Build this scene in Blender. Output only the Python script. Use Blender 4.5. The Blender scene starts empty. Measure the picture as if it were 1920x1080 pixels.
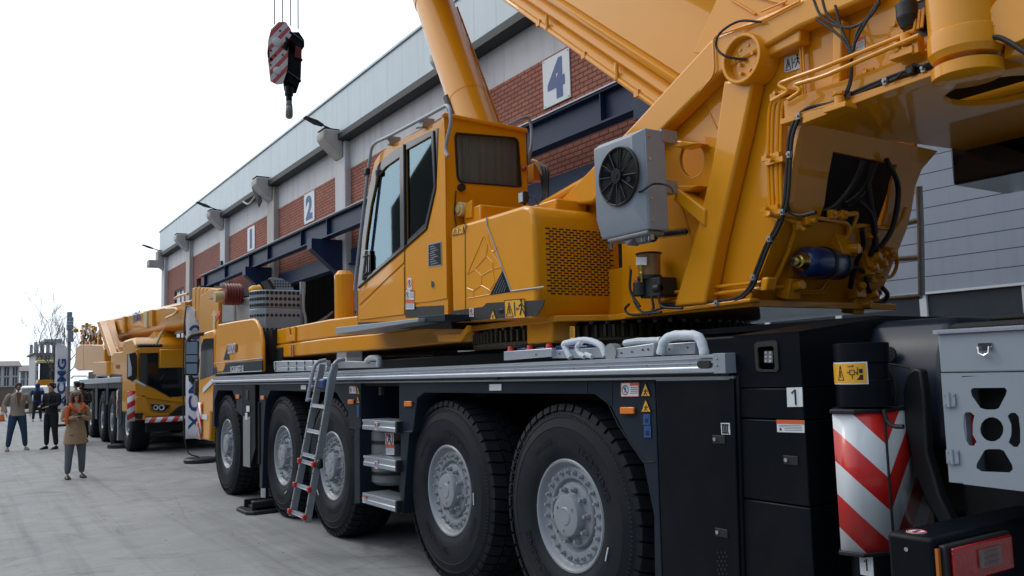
import bpy, bmesh, math, random
from math import radians as R, sin, cos, pi, sqrt, atan2
from mathutils import Vector as V, Matrix
random.seed(7)
S = bpy.context.scene
COL = S.collection

# ------------------------------------------------------------------ camera
F, PIT, ROL, YAW, H = 1598.07, .09777, -.02936, .57409, 1.70
cy, sy = cos(YAW), sin(YAW)
FW = V((sy*cos(PIT), cy*cos(PIT), sin(PIT)))
r0 = V((cy, -sy, 0)); u0 = r0.cross(FW)
RT = r0*cos(ROL)+u0*sin(ROL); UP = u0*cos(ROL)-r0*sin(ROL)
cam = bpy.data.cameras.new('camera'); co = bpy.data.objects.new('camera', cam); COL.objects.link(co)
m = Matrix((RT, UP, -FW)).transposed().to_4x4(); m.translation = V((0, 0, H)); co.matrix_world = m
cam.sensor_width = 36; cam.lens = 36*F/1920; cam.clip_end = 3000; cam.clip_start = .05
S.camera = co

def ray(px, py): return FW*F+RT*(px-960)-UP*(py-540)
def AX(px, py, x): d = ray(px, py); t = x/d.x; return V((x, d.y*t, d.z*t+H))
def AY(px, py, y): d = ray(px, py); t = y/d.y; return V((d.x*t, y, d.z*t+H))
def AZ(px, py, z): d = ray(px, py); t = (z-H)/d.z; return V((d.x*t, d.y*t, z))

# ------------------------------------------------------------------ materials
MATS = {}
def mat(name, col, rough=.5, metal=0, coat=0, var=.12, nscale=6, bump=0, bscale=60, coatr=.06, spec=.5, trans=0, emit=0, rvar=.12, dust=0, alpha=1, streak=0):
    m = bpy.data.materials.new(name); m.use_nodes = True; MATS[name] = m
    nt = m.node_tree; N = nt.nodes; L = nt.links; b = N['Principled BSDF']
    b.inputs['Metallic'].default_value = metal; b.inputs['Coat Weight'].default_value = coat
    b.inputs['Coat Roughness'].default_value = coatr; b.inputs['Specular IOR Level'].default_value = spec
    b.inputs['Transmission Weight'].default_value = trans; b.inputs['Alpha'].default_value = alpha
    if emit:
        b.inputs['Emission Color'].default_value = (*col, 1); b.inputs['Emission Strength'].default_value = emit
    tc = N.new('ShaderNodeTexCoord')
    n = N.new('ShaderNodeTexNoise'); n.inputs['Scale'].default_value = nscale; n.inputs['Detail'].default_value = 5; n.inputs['Roughness'].default_value = .6
    L.new(tc.outputs['Object'], n.inputs['Vector'])
    mx = N.new('ShaderNodeMix'); mx.data_type = 'RGBA'
    mx.inputs[6].default_value = (*[c*(1-var) for c in col], 1); mx.inputs[7].default_value = (*[min(1, c*(1+var)) for c in col], 1)
    L.new(n.outputs['Fac'], mx.inputs[0])
    out = mx.outputs[2]
    if dust:
        n2 = N.new('ShaderNodeTexNoise'); n2.inputs['Scale'].default_value = 2.3; n2.inputs['Detail'].default_value = 8; n2.inputs['Roughness'].default_value = .7
        L.new(tc.outputs['Object'], n2.inputs['Vector'])
        rp = N.new('ShaderNodeMapRange'); rp.inputs[1].default_value = .45; rp.inputs[2].default_value = .8; rp.inputs[4].default_value = dust
        L.new(n2.outputs['Fac'], rp.inputs[0])
        m2 = N.new('ShaderNodeMix'); m2.data_type = 'RGBA'; m2.inputs[7].default_value = (.22, .2, .17, 1)
        L.new(rp.outputs[0], m2.inputs[0]); L.new(out, m2.inputs[6]); out = m2.outputs[2]
    if streak:   # rain-washed dirt running down the wall
        mp = N.new('ShaderNodeMapping'); mp.inputs['Scale'].default_value = (2.2, 2.2, .12); L.new(tc.outputs['Object'], mp.inputs[0])
        ns = N.new('ShaderNodeTexNoise'); ns.inputs['Scale'].default_value = 1.6; ns.inputs['Detail'].default_value = 6; ns.inputs['Roughness'].default_value = .7; L.new(mp.outputs[0], ns.inputs['Vector'])
        rs = N.new('ShaderNodeMapRange'); rs.inputs[1].default_value = .48; rs.inputs[2].default_value = .75; rs.inputs[3].default_value = 1; rs.inputs[4].default_value = 1-streak; L.new(ns.outputs['Fac'], rs.inputs[0])
        sc = N.new('ShaderNodeVectorMath'); sc.operation = 'SCALE'; L.new(out, sc.inputs[0]); L.new(rs.outputs[0], sc.inputs['Scale']); out = sc.outputs[0]
    L.new(out, b.inputs['Base Color'])
    mr = N.new('ShaderNodeMapRange'); mr.inputs[3].default_value = max(.02, rough*(1-rvar)); mr.inputs[4].default_value = min(1, rough*(1+rvar)+dust*.2)
    n3 = N.new('ShaderNodeTexNoise'); n3.inputs['Scale'].default_value = nscale*3; n3.inputs['Detail'].default_value = 4
    L.new(tc.outputs['Object'], n3.inputs['Vector']); L.new(n3.outputs['Fac'], mr.inputs[0]); L.new(mr.outputs[0], b.inputs['Roughness'])
    if bump:
        n4 = N.new('ShaderNodeTexNoise'); n4.inputs['Scale'].default_value = bscale; n4.inputs['Detail'].default_value = 4
        L.new(tc.outputs['Object'], n4.inputs['Vector'])
        bp = N.new('ShaderNodeBump'); bp.inputs['Strength'].default_value = bump; bp.inputs['Distance'].default_value = .01
        L.new(n4.outputs['Fac'], bp.inputs['Height']); L.new(bp.outputs[0], b.inputs['Normal'])
    return m

Y_ = mat('yellow_paint', (.70, .278, .0012), .45, coat=.65, coatr=.04, spec=.22, var=.07, nscale=2.2, bump=.25, bscale=1.6, dust=.03)
Y_.node_tree.nodes['Principled BSDF'].inputs['Coat IOR'].default_value = 1.5
YF = mat('yellow_paint_far', (.58, .25, .005), .4, spec=.25, coat=.5, coatr=.1, var=.08, nscale=3, dust=.12)
YF.node_tree.nodes['Principled BSDF'].inputs['Coat IOR'].default_value = 1.5
DK = mat('dark_grey_paint', (.014, .022, .035), .40, spec=.15, var=.12, nscale=4, bump=.04, bscale=14, dust=.05)
DK2 = mat('charcoal_panel', (.0032, .0050, .0085), .36, spec=.13, var=.15, nscale=4, bump=.05, bscale=10, dust=.03)
BK = mat('black_plastic', (.009, .010, .012), .5, var=.3, nscale=9, bump=.05, dust=.05)
BKG = mat('black_gloss', (.008, .012, .020), .2, coat=.6, var=.2, bump=.02, bscale=8)
UND = mat('underbody_black', (.006, .006, .007), .8, var=.3)
RUB = mat('tyre_rubber', (.009, .012, .018), .62, var=.25, nscale=12, bump=.12, bscale=90, dust=.07, spec=.2)
RIMM = mat('rim_grey_paint', (.24, .27, .31), .42, coat=.2, coatr=.2, var=.12, nscale=10, bump=.03, dust=.10)
AL = mat('brushed_aluminium', (.50, .55, .62), .38, metal=.75, var=.08, nscale=14, bump=.04, bscale=120, dust=.06)
GAL = mat('galvanised_steel', (.33, .35, .38), .45, metal=.6, var=.18, nscale=20, bump=.05, dust=.1)
GRY = mat('grey_paint', (.25, .29, .34), .4, coat=.3, coatr=.2, var=.08, nscale=5, bump=.04, bscale=20, dust=.06)
GRD = mat('grey_cowl', (.20, .21, .22), .5, coat=.1, var=.12, nscale=8, dust=.1)
RINGM = mat('slew_ring_steel', (.055, .045, .028), .5, metal=.5, var=.4, nscale=30, dust=.1)
CHR = mat('polished_steel', (.6, .62, .66), .15, metal=1, var=.05)
BRS = mat('brass', (.55, .42, .12), .3, metal=1, var=.1)
OBM = mat('blue_black_gloss', (.010, .016, .030), .34, coat=.12, coatr=.2, spec=.3, var=.2, bump=.05, bscale=6)
BLU = mat('blue_enamel', (.01, .04, .16), .35, coat=.5, var=.2)
WHT = mat('white_film', (.62, .66, .70), .5, var=.04)
FLAG = mat('flag_fabric', (.86, .88, .94), .8, var=.03)
WRAP = mat('white_wrap', (.55, .60, .66), .6, var=.15, nscale=30, bump=.25, bscale=40)
RED = mat('red_film', (.52, .02, .015), .4, var=.08)
ORG = mat('orange_plastic', (.75, .2, .02), .3, coat=.4, var=.1)
ORD = mat('orange_label', (.65, .10, .03), .5, var=.08)
YLB = mat('yellow_label', (.72, .36, .02), .5, var=.05)
INK = mat('black_ink', (.01, .01, .012), .5, var=.1)
BINK = mat('blue_ink', (.015, .06, .22), .5, var=.1)
HOSE = mat('black_hose', (.008, .008, .009), .5, var=.3, bump=.4, bscale=160)
GLS = mat('tinted_glass', (.018, .026, .030), .04, coat=1, coatr=.02, var=.1, spec=.8, rvar=.05)
GLS.node_tree.nodes['Principled BSDF'].inputs['Coat IOR'].default_value = 1.5
CURT = mat('grey_curtain', (.50, .54, .53), .7, var=.2)
KG = mat('black_windscreen', (.006, .008, .010), .05, spec=.4, var=.1)
SCR = mat('window_screen_glass', (.010, .013, .014), .12, coat=.6, coatr=.05, var=.2)
LENS = mat('clear_lens', (.5, .55, .6), .15, coat=1, var=.2, nscale=60)
RLENS = mat('dull_clear_lens', (.16, .10, .10), .3, coat=.5, var=.4, nscale=60)
REDL = mat('red_lamp_lens', (.36, .006, .006), .15, coat=1, var=.25, nscale=40, bump=.5, bscale=120)
AMB = mat('amber_lens', (.42, .12, .012), .25, coat=.5, var=.15)
TAN = mat('amber_reservoir', (.30, .17, .07), .25, coat=.6, var=.2)
DRED = mat('maroon_hose', (.14, .015, .015), .5, var=.3)
CREAM = mat('cream_metal', (.55, .45, .22), .4, coat=.3, var=.1)
def thin_glass(name, tint, refl=2.7):
    m = bpy.data.materials.new(name); m.use_nodes = True; nt = m.node_tree; N = nt.nodes; L = nt.links; N.remove(N['Principled BSDF'])
    t = N.new('ShaderNodeBsdfTransparent'); t.inputs[0].default_value = (*tint, 1); g = N.new('ShaderNodeBsdfGlossy'); g.inputs['Roughness'].default_value = .02; g.inputs[0].default_value = (.62, .86, 1, 1)
    f = N.new('ShaderNodeFresnel'); f.inputs[0].default_value = refl; x = N.new('ShaderNodeMixShader'); L.new(f.outputs[0], x.inputs[0]); L.new(t.outputs[0], x.inputs[1]); L.new(g.outputs[0], x.inputs[2]); L.new(x.outputs[0], N['Material Output'].inputs[0]); return m
TGL = thin_glass('cab_glass', (.42, .52, .55)); TGR = thin_glass('dark_cab_glass', (.85, .88, .88), 1.45)
SEAT = mat('seat_fabric', (.02, .022, .025), .9, var=.2); CTRIM = mat('cab_trim', (.05, .05, .048), .7, var=.15)
# setting
BLUS = mat('navy_steel_paint', (.009, .025, .075), .5, spec=.3, var=.15, nscale=3, bump=.03, dust=.03)
PLA = mat('white_plaster', (.56, .56, .59), .85, var=.05, nscale=1.2, bump=.15, bscale=20, streak=.28)
CON = mat('pale_concrete', (.46, .44, .43), .85, var=.14, nscale=2.5, bump=.4, bscale=14, streak=.35)
GUT = mat('dark_gutter', (.014, .018, .022), .6, var=.1)
INT = mat('dark_interior', (.006, .007, .009), .9, var=.2)

def bricks(name, c1, c2, mortar, bw, bh, ms=.010):
    m = bpy.data.materials.new(name); m.use_nodes = True; nt = m.node_tree; N = nt.nodes; L = nt.links; b = N['Principled BSDF']
    tc = N.new('ShaderNodeTexCoord'); sp = N.new('ShaderNodeSeparateXYZ'); cb = N.new('ShaderNodeCombineXYZ')
    L.new(tc.outputs['Object'], sp.inputs[0]); L.new(sp.outputs[1], cb.inputs[0]); L.new(sp.outputs[2], cb.inputs[1])
    t = N.new('ShaderNodeTexBrick'); t.inputs['Scale'].default_value = 1; t.inputs['Brick Width'].default_value = bw; t.inputs['Row Height'].default_value = bh
    t.inputs['Mortar Size'].default_value = ms; t.inputs['Mortar Smooth'].default_value = .2
    t.inputs['Color1'].default_value = (*c1, 1); t.inputs['Color2'].default_value = (*c2, 1); t.inputs['Mortar'].default_value = (*mortar, 1)
    L.new(cb.outputs[0], t.inputs['Vector'])
    n = N.new('ShaderNodeTexNoise'); n.inputs['Scale'].default_value = 1.1; n.inputs['Detail'].default_value = 6; L.new(tc.outputs['Object'], n.inputs['Vector'])
    mr = N.new('ShaderNodeMapRange'); mr.inputs[3].default_value = .8; mr.inputs[4].default_value = 1.2; L.new(n.outputs['Fac'], mr.inputs[0])
    mm = N.new('ShaderNodeVectorMath'); mm.operation = 'SCALE'; L.new(t.outputs['Color'], mm.inputs[0]); L.new(mr.outputs[0], mm.inputs['Scale'])
    L.new(mm.outputs[0], b.inputs['Base Color']); b.inputs['Roughness'].default_value = .85
    bp = N.new('ShaderNodeBump'); bp.inputs['Strength'].default_value = .9; bp.inputs['Distance'].default_value = .02; bp.invert = True
    L.new(t.outputs['Fac'], bp.inputs['Height']); L.new(bp.outputs[0], b.inputs['Normal'])
    return m
BRK = bricks('red_brick', (.38, .125, .085), (.29, .095, .065), (.085, .03, .026), .30, .11, .016)
BRN = bricks('brown_brick_plain', (.24, .085, .065), (.20, .07, .055), (.13, .05, .04), .30, .11, .006)

def ribbed(name, col, axis, period, width, dark, rough=.4, metal=.2):
    """sheet metal with narrow seams every `period` metres along an axis"""
    m = mat(name, col, rough, metal=metal, var=.05, nscale=.8, streak=.14); nt = m.node_tree; N = nt.nodes; L = nt.links; b = N['Principled BSDF']
    tc = N.new('ShaderNodeTexCoord'); sp = N.new('ShaderNodeSeparateXYZ'); L.new(tc.outputs['Object'], sp.inputs[0])
    d = N.new('ShaderNodeMath'); d.operation = 'DIVIDE'; d.inputs[1].default_value = period; L.new(sp.outputs[axis], d.inputs[0])
    f = N.new('ShaderNodeMath'); f.operation = 'FRACT'; L.new(d.outputs[0], f.inputs[0])
    lt = N.new('ShaderNodeMath'); lt.operation = 'LESS_THAN'; lt.inputs[1].default_value = width/period; L.new(f.outputs[0], lt.inputs[0])
    src = b.inputs['Base Color'].links[0].from_socket
    mx = N.new('ShaderNodeMix'); mx.data_type = 'RGBA'; mx.inputs[7].default_value = (*dark, 1)
    L.new(lt.outputs[0], mx.inputs[0]); L.new(src, mx.inputs[6]); L.new(mx.outputs[2], b.inputs['Base Color'])
    bp = N.new('ShaderNodeBump'); bp.inputs['Strength'].default_value = .8; bp.inputs['Distance'].default_value = .01; bp.invert = True
    L.new(lt.outputs[0], bp.inputs['Height']); L.new(bp.outputs[0], b.inputs['Normal'])
    return m
FAS = ribbed('pale_metal_cladding', (.36, .43, .48), 1, 1.05, .03, (.30, .36, .40))
SHUT = ribbed('grey_sectional_door', (.29, .34, .42), 2, .235, .012, (.03, .04, .055))

def stripes(name, kx, period, duty=.5, red=(.55, .015, .012)):
    """red and white retro-reflective bands laid out in the mesh's own UV (metres)"""
    m = bpy.data.materials.new(name); m.use_nodes = True; nt = m.node_tree; N = nt.nodes; L = nt.links; b = N['Principled BSDF']
    uv = N.new('ShaderNodeUVMap'); sp = N.new('ShaderNodeSeparateXYZ'); L.new(uv.outputs[0], sp.inputs[0])
    a = N.new('ShaderNodeMath'); a.operation = 'MULTIPLY_ADD'; a.inputs[1].default_value = kx; L.new(sp.outputs[0], a.inputs[0]); L.new(sp.outputs[1], a.inputs[2])
    d = N.new('ShaderNodeMath'); d.operation = 'DIVIDE'; d.inputs[1].default_value = period; L.new(a.outputs[0], d.inputs[0])
    f = N.new('ShaderNodeMath'); f.operation = 'FRACT'; L.new(d.outputs[0], f.inputs[0])
    lt = N.new('ShaderNodeMath'); lt.operation = 'LESS_THAN'; lt.inputs[1].default_value = duty; L.new(f.outputs[0], lt.inputs[0])
    mx = N.new('ShaderNodeMix'); mx.data_type = 'RGBA'; mx.inputs[6].default_value = (.62, .66, .70, 1); mx.inputs[7].default_value = (*red, 1)
    L.new(lt.outputs[0], mx.inputs[0]); L.new(mx.outputs[2], b.inputs['Base Color']); b.inputs['Roughness'].default_value = .35
    b.inputs['Coat Weight'].default_value = .4
    return m
STR = stripes('red_white_stripes', .9, .286)
STRS = stripes('red_white_small_stripes', 1.0, .24)

# ------------------------------------------------------------------ mesh helpers
WL = {}
def link(o, parent, loc):
    COL.objects.link(o); loc = V(loc); WL[o] = loc
    if parent is not None: o.parent = parent; o.location = loc-WL[parent]
    else: o.location = loc
    return o
def obj(name, bm, mt, parent=None, loc=(0, 0, 0), bevel=0, smooth=35, bseg=2, normals=True):
    if normals: bmesh.ops.recalc_face_normals(bm, faces=bm.faces)
    me = bpy.data.meshes.new(name); bm.to_mesh(me); bm.free()
    if isinstance(mt, (list, tuple)):
        for x in mt: me.materials.append(x)
    else: me.materials.append(mt)
    if smooth:
        me.shade_smooth(); me.set_sharp_from_angle(angle=R(smooth))
    o = bpy.data.objects.new(name, me); link(o, parent, loc)
    if bevel:
        b = o.modifiers.new('bevel', 'BEVEL'); b.width = bevel; b.segments = bseg; b.limit_method = 'ANGLE'; b.angle_limit = R(32)
        b.harden_normals = False
    return o
def tag(o, label, cat, group=None, kind=None):
    if label: o['label'] = label
    if cat: o['category'] = cat
    if group: o['group'] = group
    if kind: o['kind'] = kind
    return o
def thing(name, label, cat, loc, group=None):
    o = bpy.data.objects.new(name, None); o.empty_display_size = .2; link(o, None, loc)
    return tag(o, label, cat, group)
def part(name, parent, loc=None):
    o = bpy.data.objects.new(name, None); link(o, parent, WL[parent] if loc is None else loc); return o
def nb(): return bmesh.new()
def face(bm, vs, mi=0):
    try:
        f = bm.faces.new(vs); f.material_index = mi; return f
    except ValueError: return None
def prism(bm, pts, vec, mi=0):
    """closed solid: polygon pts (Vectors) swept by vec"""
    a = [bm.verts.new(p) for p in pts]; b = [bm.verts.new(V(p)+V(vec)) for p in pts]; n = len(a)
    face(bm, a, mi); face(bm, b[::-1], mi)
    for i in range(n): face(bm, (a[i], b[i], b[(i+1) % n], a[(i+1) % n]), mi)
def box(bm, c, s, mi=0, rot=None):
    c = V(c); x, y, z = s[0]/2, s[1]/2, s[2]/2
    P = [V((i, j, k)) for i in (-x, x) for j in (-y, y) for k in (-z, z)]
    if rot is not None: P = [rot @ p for p in P]
    v = [bm.verts.new(c+p) for p in P]
    for q in ((0, 1, 3, 2), (4, 6, 7, 5), (0, 4, 5, 1), (2, 3, 7, 6), (0, 2, 6, 4), (1, 5, 7, 3)): face(bm, [v[i] for i in q], mi)
def b2(bm, lo, hi, mi=0):
    lo = V(lo); hi = V(hi); box(bm, (lo+hi)/2, [abs(hi[i]-lo[i]) for i in range(3)], mi)
def frame(d):
    d = V(d).normalized(); a = V((0, 0, 1)) if abs(d.z) < .9 else V((0, 1, 0))
    u = d.cross(a).normalized(); return u, u.cross(d)
def tube(bm, pts, r, n=10, mi=0, cap=True, closed=False):
    pts = [V(p) for p in pts]; rs = r if isinstance(r, (list, tuple)) else [r]*len(pts)
    rings = []; u = None
    for i, p in enumerate(pts):
        d = (pts[min(i+1, len(pts)-1)]-pts[max(i-1, 0)])
        if closed: d = pts[(i+1) % len(pts)]-pts[i-1]
        d.normalize()
        if u is None: u, w = frame(d)
        else:
            u = (u-d*u.dot(d)).normalized(); w = u.cross(d)
        rings.append([bm.verts.new(p+(u*cos(2*pi*k/n)+w*sin(2*pi*k/n))*rs[i]) for k in range(n)])
    m_ = len(rings)
    for i in range(m_ if closed else m_-1):
        a, b = rings[i], rings[(i+1) % m_]
        for k in range(n): face(bm, (a[k], a[(k+1) % n], b[(k+1) % n], b[k]), mi)
    if cap and not closed: face(bm, rings[0][::-1], mi); face(bm, rings[-1], mi)
def bend(pts, r=.05, seg=4):
    """round the corners of a polyline"""
    pts = [V(p) for p in pts]; out = [pts[0]]
    for i in range(1, len(pts)-1):
        a, b, c = pts[i-1], pts[i], pts[i+1]; k = min(r, (a-b).length*.45, (c-b).length*.45)
        p, q = b+(a-b).normalized()*k, b+(c-b).normalized()*k
        for j in range(seg+1):
            t = j/seg; out.append(p*(1-t)**2+b*2*t*(1-t)+q*t*t)
    out.append(pts[-1]); return out
def curve(pts, seg=6):
    """Catmull-Rom through points"""
    P = [V(p) for p in pts]; P = [P[0]*2-P[1]]+P+[P[-1]*2-P[-2]]; out = []
    for i in range(1, len(P)-2):
        a, b, c, d = P[i-1:i+3]
        for j in range(seg):
            t = j/seg; out.append(.5*((2*b)+(c-a)*t+(2*a-5*b+4*c-d)*t*t+(3*b-a-3*c+d)*t**3))
    out.append(P[-2]); return out
def lathe(bm, prof, c=(0, 0, 0), axis='x', n=48, mi=0, a0=0, a1=2*pi):
    """prof = (axial, radius) pairs"""
    c = V(c); full = abs(a1-a0-2*pi) < 1e-6; N_ = n if full else n+1; rings = []
    for (h, r) in prof:
        ring = []
        for k in range(N_):
            t = a0+(a1-a0)*k/n; A, B = r*cos(t), r*sin(t)
            p = {'x': V((h, A, B)), 'y': V((B, h, A)), 'z': V((A, B, h))}[axis]
            ring.append(bm.verts.new(c+p))
        rings.append(ring)
    for i in range(len(rings)-1):
        a, b = rings[i], rings[i+1]
        for k in range(n): face(bm, (a[k], a[(k+1) % N_], b[(k+1) % N_], b[k]), mi)
    return rings
def cyl(bm, p, q, r, n=16, mi=0, r2=None): tube(bm, [p, q], [r, r if r2 is None else r2], n, mi)
def discx(bm, c, r, t=.002, n=16, mi=0): cyl(bm, V(c), V(c)+V((-t, 0, 0)), r, n, mi)
def ellipsoid(bm, c, s, n=16, mi=0, rot=None):
    M = Matrix.Translation(V(c)) @ (rot.to_4x4() if rot is not None else Matrix()) @ Matrix.Diagonal((*s, 1))
    r = bmesh.ops.create_uvsphere(bm, u_segments=n, v_segments=max(6, n*2//3), radius=1, matrix=M)
    for v in r['verts']:
        for f in v.link_faces: f.material_index = mi
def holed(bm, outer, holes, vec, mi=0):
    """plate with holes cut through it: outer and holes are lists of coplanar Vectors"""
    vec = V(vec); e1 = []; loops = []
    for L_ in [outer]+list(holes):
        vs = [bm.verts.new(V(p)) for p in L_]; loops.append(vs)
        e1 += [bm.edges.new((vs[i], vs[(i+1) % len(vs)])) for i in range(len(vs))]
    g = bmesh.ops.triangle_fill(bm, edges=e1, use_beauty=True, use_dissolve=False)
    fs = [f for f in g['geom'] if isinstance(f, bmesh.types.BMFace)]
    for f in fs: f.material_index = mi
    mp = {}
    for vs in loops:
        for v in vs: mp[v] = bm.verts.new(v.co+vec)
    for f in fs: face(bm, [mp[v] for v in reversed(f.verts)], mi)
    for vs in loops:
        n = len(vs)
        for i in range(n): face(bm, (vs[i], vs[(i+1) % n], mp[vs[(i+1) % n]], mp[vs[i]]), mi)
def slabX(name, px, x, t, mt, parent, bevel=.006, **k):
    """polygon seen in the photo at side distance x, made t thick (away from the viewer)"""
    bm = nb(); prism(bm, [AX(a, b, x) for a, b in px], (t, 0, 0)); return obj(name, bm, mt, parent, bevel=bevel, **k)
def slabY(name, px, y, t, mt, parent, bevel=.006, **k):
    bm = nb(); prism(bm, [AY(a, b, y) for a, b in px], (0, t, 0)); return obj(name, bm, mt, parent, bevel=bevel, **k)
def circX(c, r, n=24, ry=None):
    c = V(c); return [c+V((0, r*cos(2*pi*k/n), (ry or r)*sin(2*pi*k/n))) for k in range(n)]
def rrect(lo, hi, r, x, n=4):
    """rounded rectangle in the plane X = x; lo, hi = (y, z)"""
    (a, b), (c, d) = lo, hi; out = []
    for (cx, cz, s) in ((c-r, d-r, 0), (a+r, d-r, 1), (a+r, b+r, 2), (c-r, b+r, 3)):
        for k in range(n+1):
            t = pi/2*(s+k/n); out.append(V((x, cx+r*cos(t), cz+r*sin(t))))
    return out
def rrectY(lo, hi, r, y, n=4): return [V((p.y, y, p.z)) for p in rrect(lo, hi, r, 0, n)]

FONTCACHE = {}
def text_geo(s, bold=.0):
    k = (s, bold)
    if k in FONTCACHE: return FONTCACHE[k]
    c = bpy.data.curves.new('txt', 'FONT'); c.body = s; c.size = 1; c.offset = bold; c.resolution_u = 3; c.align_x = 'CENTER'; c.align_y = 'CENTER'; c.extrude = 0
    o = bpy.data.objects.new('txt', c); COL.objects.link(o); bpy.context.view_layer.update()
    me = o.to_mesh(); vs = [v.co.copy() for v in me.vertices]; fs = [list(p.vertices) for p in me.polygons]
    o.to_mesh_clear(); bpy.data.objects.remove(o); bpy.data.curves.remove(c)
    x0, x1 = min(v.x for v in vs), max(v.x for v in vs); y0, y1 = min(v.y for v in vs), max(v.y for v in vs)
    vs = [V(((v.x-(x0+x1)/2), (v.y-(y0+y1)/2), 0)) for v in vs]
    FONTCACHE[k] = (vs, fs, x1-x0, y1-y0); return FONTCACHE[k]
def text(bm, s, c, ex, ey, w, h, bold=.02, lift=.003, mi=0, rot90=False):
    """raised lettering: centred at c, reading along ex, up along ey, filling w x h metres"""
    vs, fs, W, Hh = text_geo(s, bold); ex = V(ex); ey = V(ey); n = ex.cross(ey).normalized()
    if rot90: ex, ey = ey, -ex
    P = [V(c)+ex*(v.x*w/W)+ey*(v.y*h/Hh) for v in vs]
    a = [bm.verts.new(p+n*lift) for p in P]
    for f in fs: face(bm, [a[i] for i in f], mi)
EXS, EYS = V((0, -1, 0)), V((0, 0, 1))       # reading direction on surfaces that face -X
EXR, EYR = V((1, 0, 0)), V((0, 0, 1))        # on surfaces that face -Y
def polyline_relief(bm, pts, r, mi=0, n=5): 
    for a, b in zip(pts, pts[1:]): tube(bm, [a, b], r, n, mi)
def quadpx(px, x): return [AX(a, b, x) for a, b in px]

def label_plate(name, parent, px, x, mt=WHT, kind=None, t=.003, edge=None, lab=None):
    """a sticker: px = quad in the photo. Content built on it as thin geometry"""
    P = quadpx(px, x); bm = nb(); prism(bm, P, (-t, 0, 0), 0)
    c = sum(P, V())/4; w = (P[1]-P[0]).length; h = (P[3]-P[0]).length
    ex = (P[1]-P[0]).normalized(); ey = (P[0]-P[3]).normalized(); mats = [mt, INK, RED, YLB, BINK, ORD]
    def q(u0, v0, u1, v1, mi, l=.0012):
        a = c+ex*(u0*w)+ey*(v0*h)+V((-t-l, 0, 0)); b = c+ex*(u1*w)+ey*(v0*h)+V((-t-l, 0, 0)); d = c+ex*(u1*w)+ey*(v1*h)+V((-t-l, 0, 0)); e = c+ex*(u0*w)+ey*(v1*h)+V((-t-l, 0, 0))
        face(bm, [bm.verts.new(p) for p in (a, b, d, e)], mi)
    def ring(u, v, r, th, mi):
        cc = c+ex*(u*w)+ey*(v*h)+V((-t-.001, 0, 0)); n = 20
        A = [bm.verts.new(cc+(ex*cos(2*pi*k/n)+ey*sin(2*pi*k/n))*r) for k in range(n)]; B = [bm.verts.new(cc+(ex*cos(2*pi*k/n)+ey*sin(2*pi*k/n))*(r-th)) for k in range(n)]
        for k in range(n): face(bm, (A[k], A[(k+1) % n], B[(k+1) % n], B[k]), mi)
        d = (ex*.7-ey*.7)*r; s_ = (ex+ey)*.7*th*.5
        face(bm, [bm.verts.new(cc+p+V((-.0006, 0, 0))) for p in (-d-s_, -d+s_, d+s_, d-s_)], mi)
    def figure(u, v, s_, mi=1):
        cc = c+ex*(u*w)+ey*(v*h)+V((-t-.002, 0, 0)); K = lambda a, b: cc+ex*(a*s_)+ey*(b*s_)
        for seg in (((0, .1), (0, .45)), ((0, .1), (-.25, -.4)), ((0, .1), (.3, -.35)), ((0, .38), (-.35, .2)), ((0, .38), (.3, .1))):
            tube(bm, [K(*seg[0]), K(*seg[1])], s_*.05, 4, mi)
        tube(bm, [K(0, .5), K(0, .66)], s_*.09, 5, mi)
    if kind == 'no':       # prohibition ring with red title and lines of small print
        ring(-.25, -.03, min(w*.2, h*.36), min(w, h)*.06, 1); q(.02, .28, .48, .48, 5)
        figure(-.25, -.05, min(w, h)*.4)
        for k in range(4): q(.04, .16-k*.13, .44, .12-k*.13, 1)
        for e in ((-.5, .46, .5, .5), (-.5, -.5, .5, -.46), (-.5, -.5, -.47, .5), (.47, -.5, .5, .5)): q(*e, 5)
    elif kind == 'round': ring(0, .0, w*.45, w*.10, 2); figure(0, 0, w*.6)
    elif kind == 'title':
        q(-.5, .18, .5, .5, 5)
        for k in range(4): q(-.42+(k > 1)*.2, .08-k*.13, .42, .05-k*.13, 1)
        face(bm, [bm.verts.new(c+ex*(a*w)+ey*(b*h)+V((-t-.002, 0, 0))) for a, b in ((-.42, -.35), (-.3, -.35), (-.36, -.12))], 1)
    elif kind == 'lines':
        for k in range(9): q(-.42, .40-k*.09, .42-.12*(k % 3), .37-k*.09, 1)
    elif kind == 'warn':   # triangle with figure, panel with arrow and figure
        for e in ((-.5, .46, .5, .5), (-.5, -.5, .5, -.46), (-.5, -.5, -.47, .5), (.47, -.5, .5, .5)): q(*e, 0 if mt is WHT else 1)
        T = [(-.42, -.38), (-.08, -.38), (-.25, .36)]
        for i in range(3):
            a, b = T[i], T[(i+1) % 3]; tube(bm, [c+ex*(a[0]*w)+ey*(a[1]*h)+V((-t-.001, 0, 0)), c+ex*(b[0]*w)+ey*(b[1]*h)+V((-t-.001, 0, 0))], h*.025, 4, 1)
        figure(-.25, -.1, h*.4); figure(.36, -.02, h*.75); q(.08, -.03, .24, .03, 1); q(.1, -.1, .13, .1, 1); q(-.02, -.35, .04, .35, 1)
    elif kind == 'tri':
        pass
    elif kind == 'ppe':    # blue mandatory sign, head with helmet
        q(-.3, .12, .3, .4, 0, .001)
        q(-.22, -.3, .22, .06, 1, .0015)
    o = obj(name, bm, mats, parent, smooth=0, normals=False)
    if lab: o['label'] = lab
    return o
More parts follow.
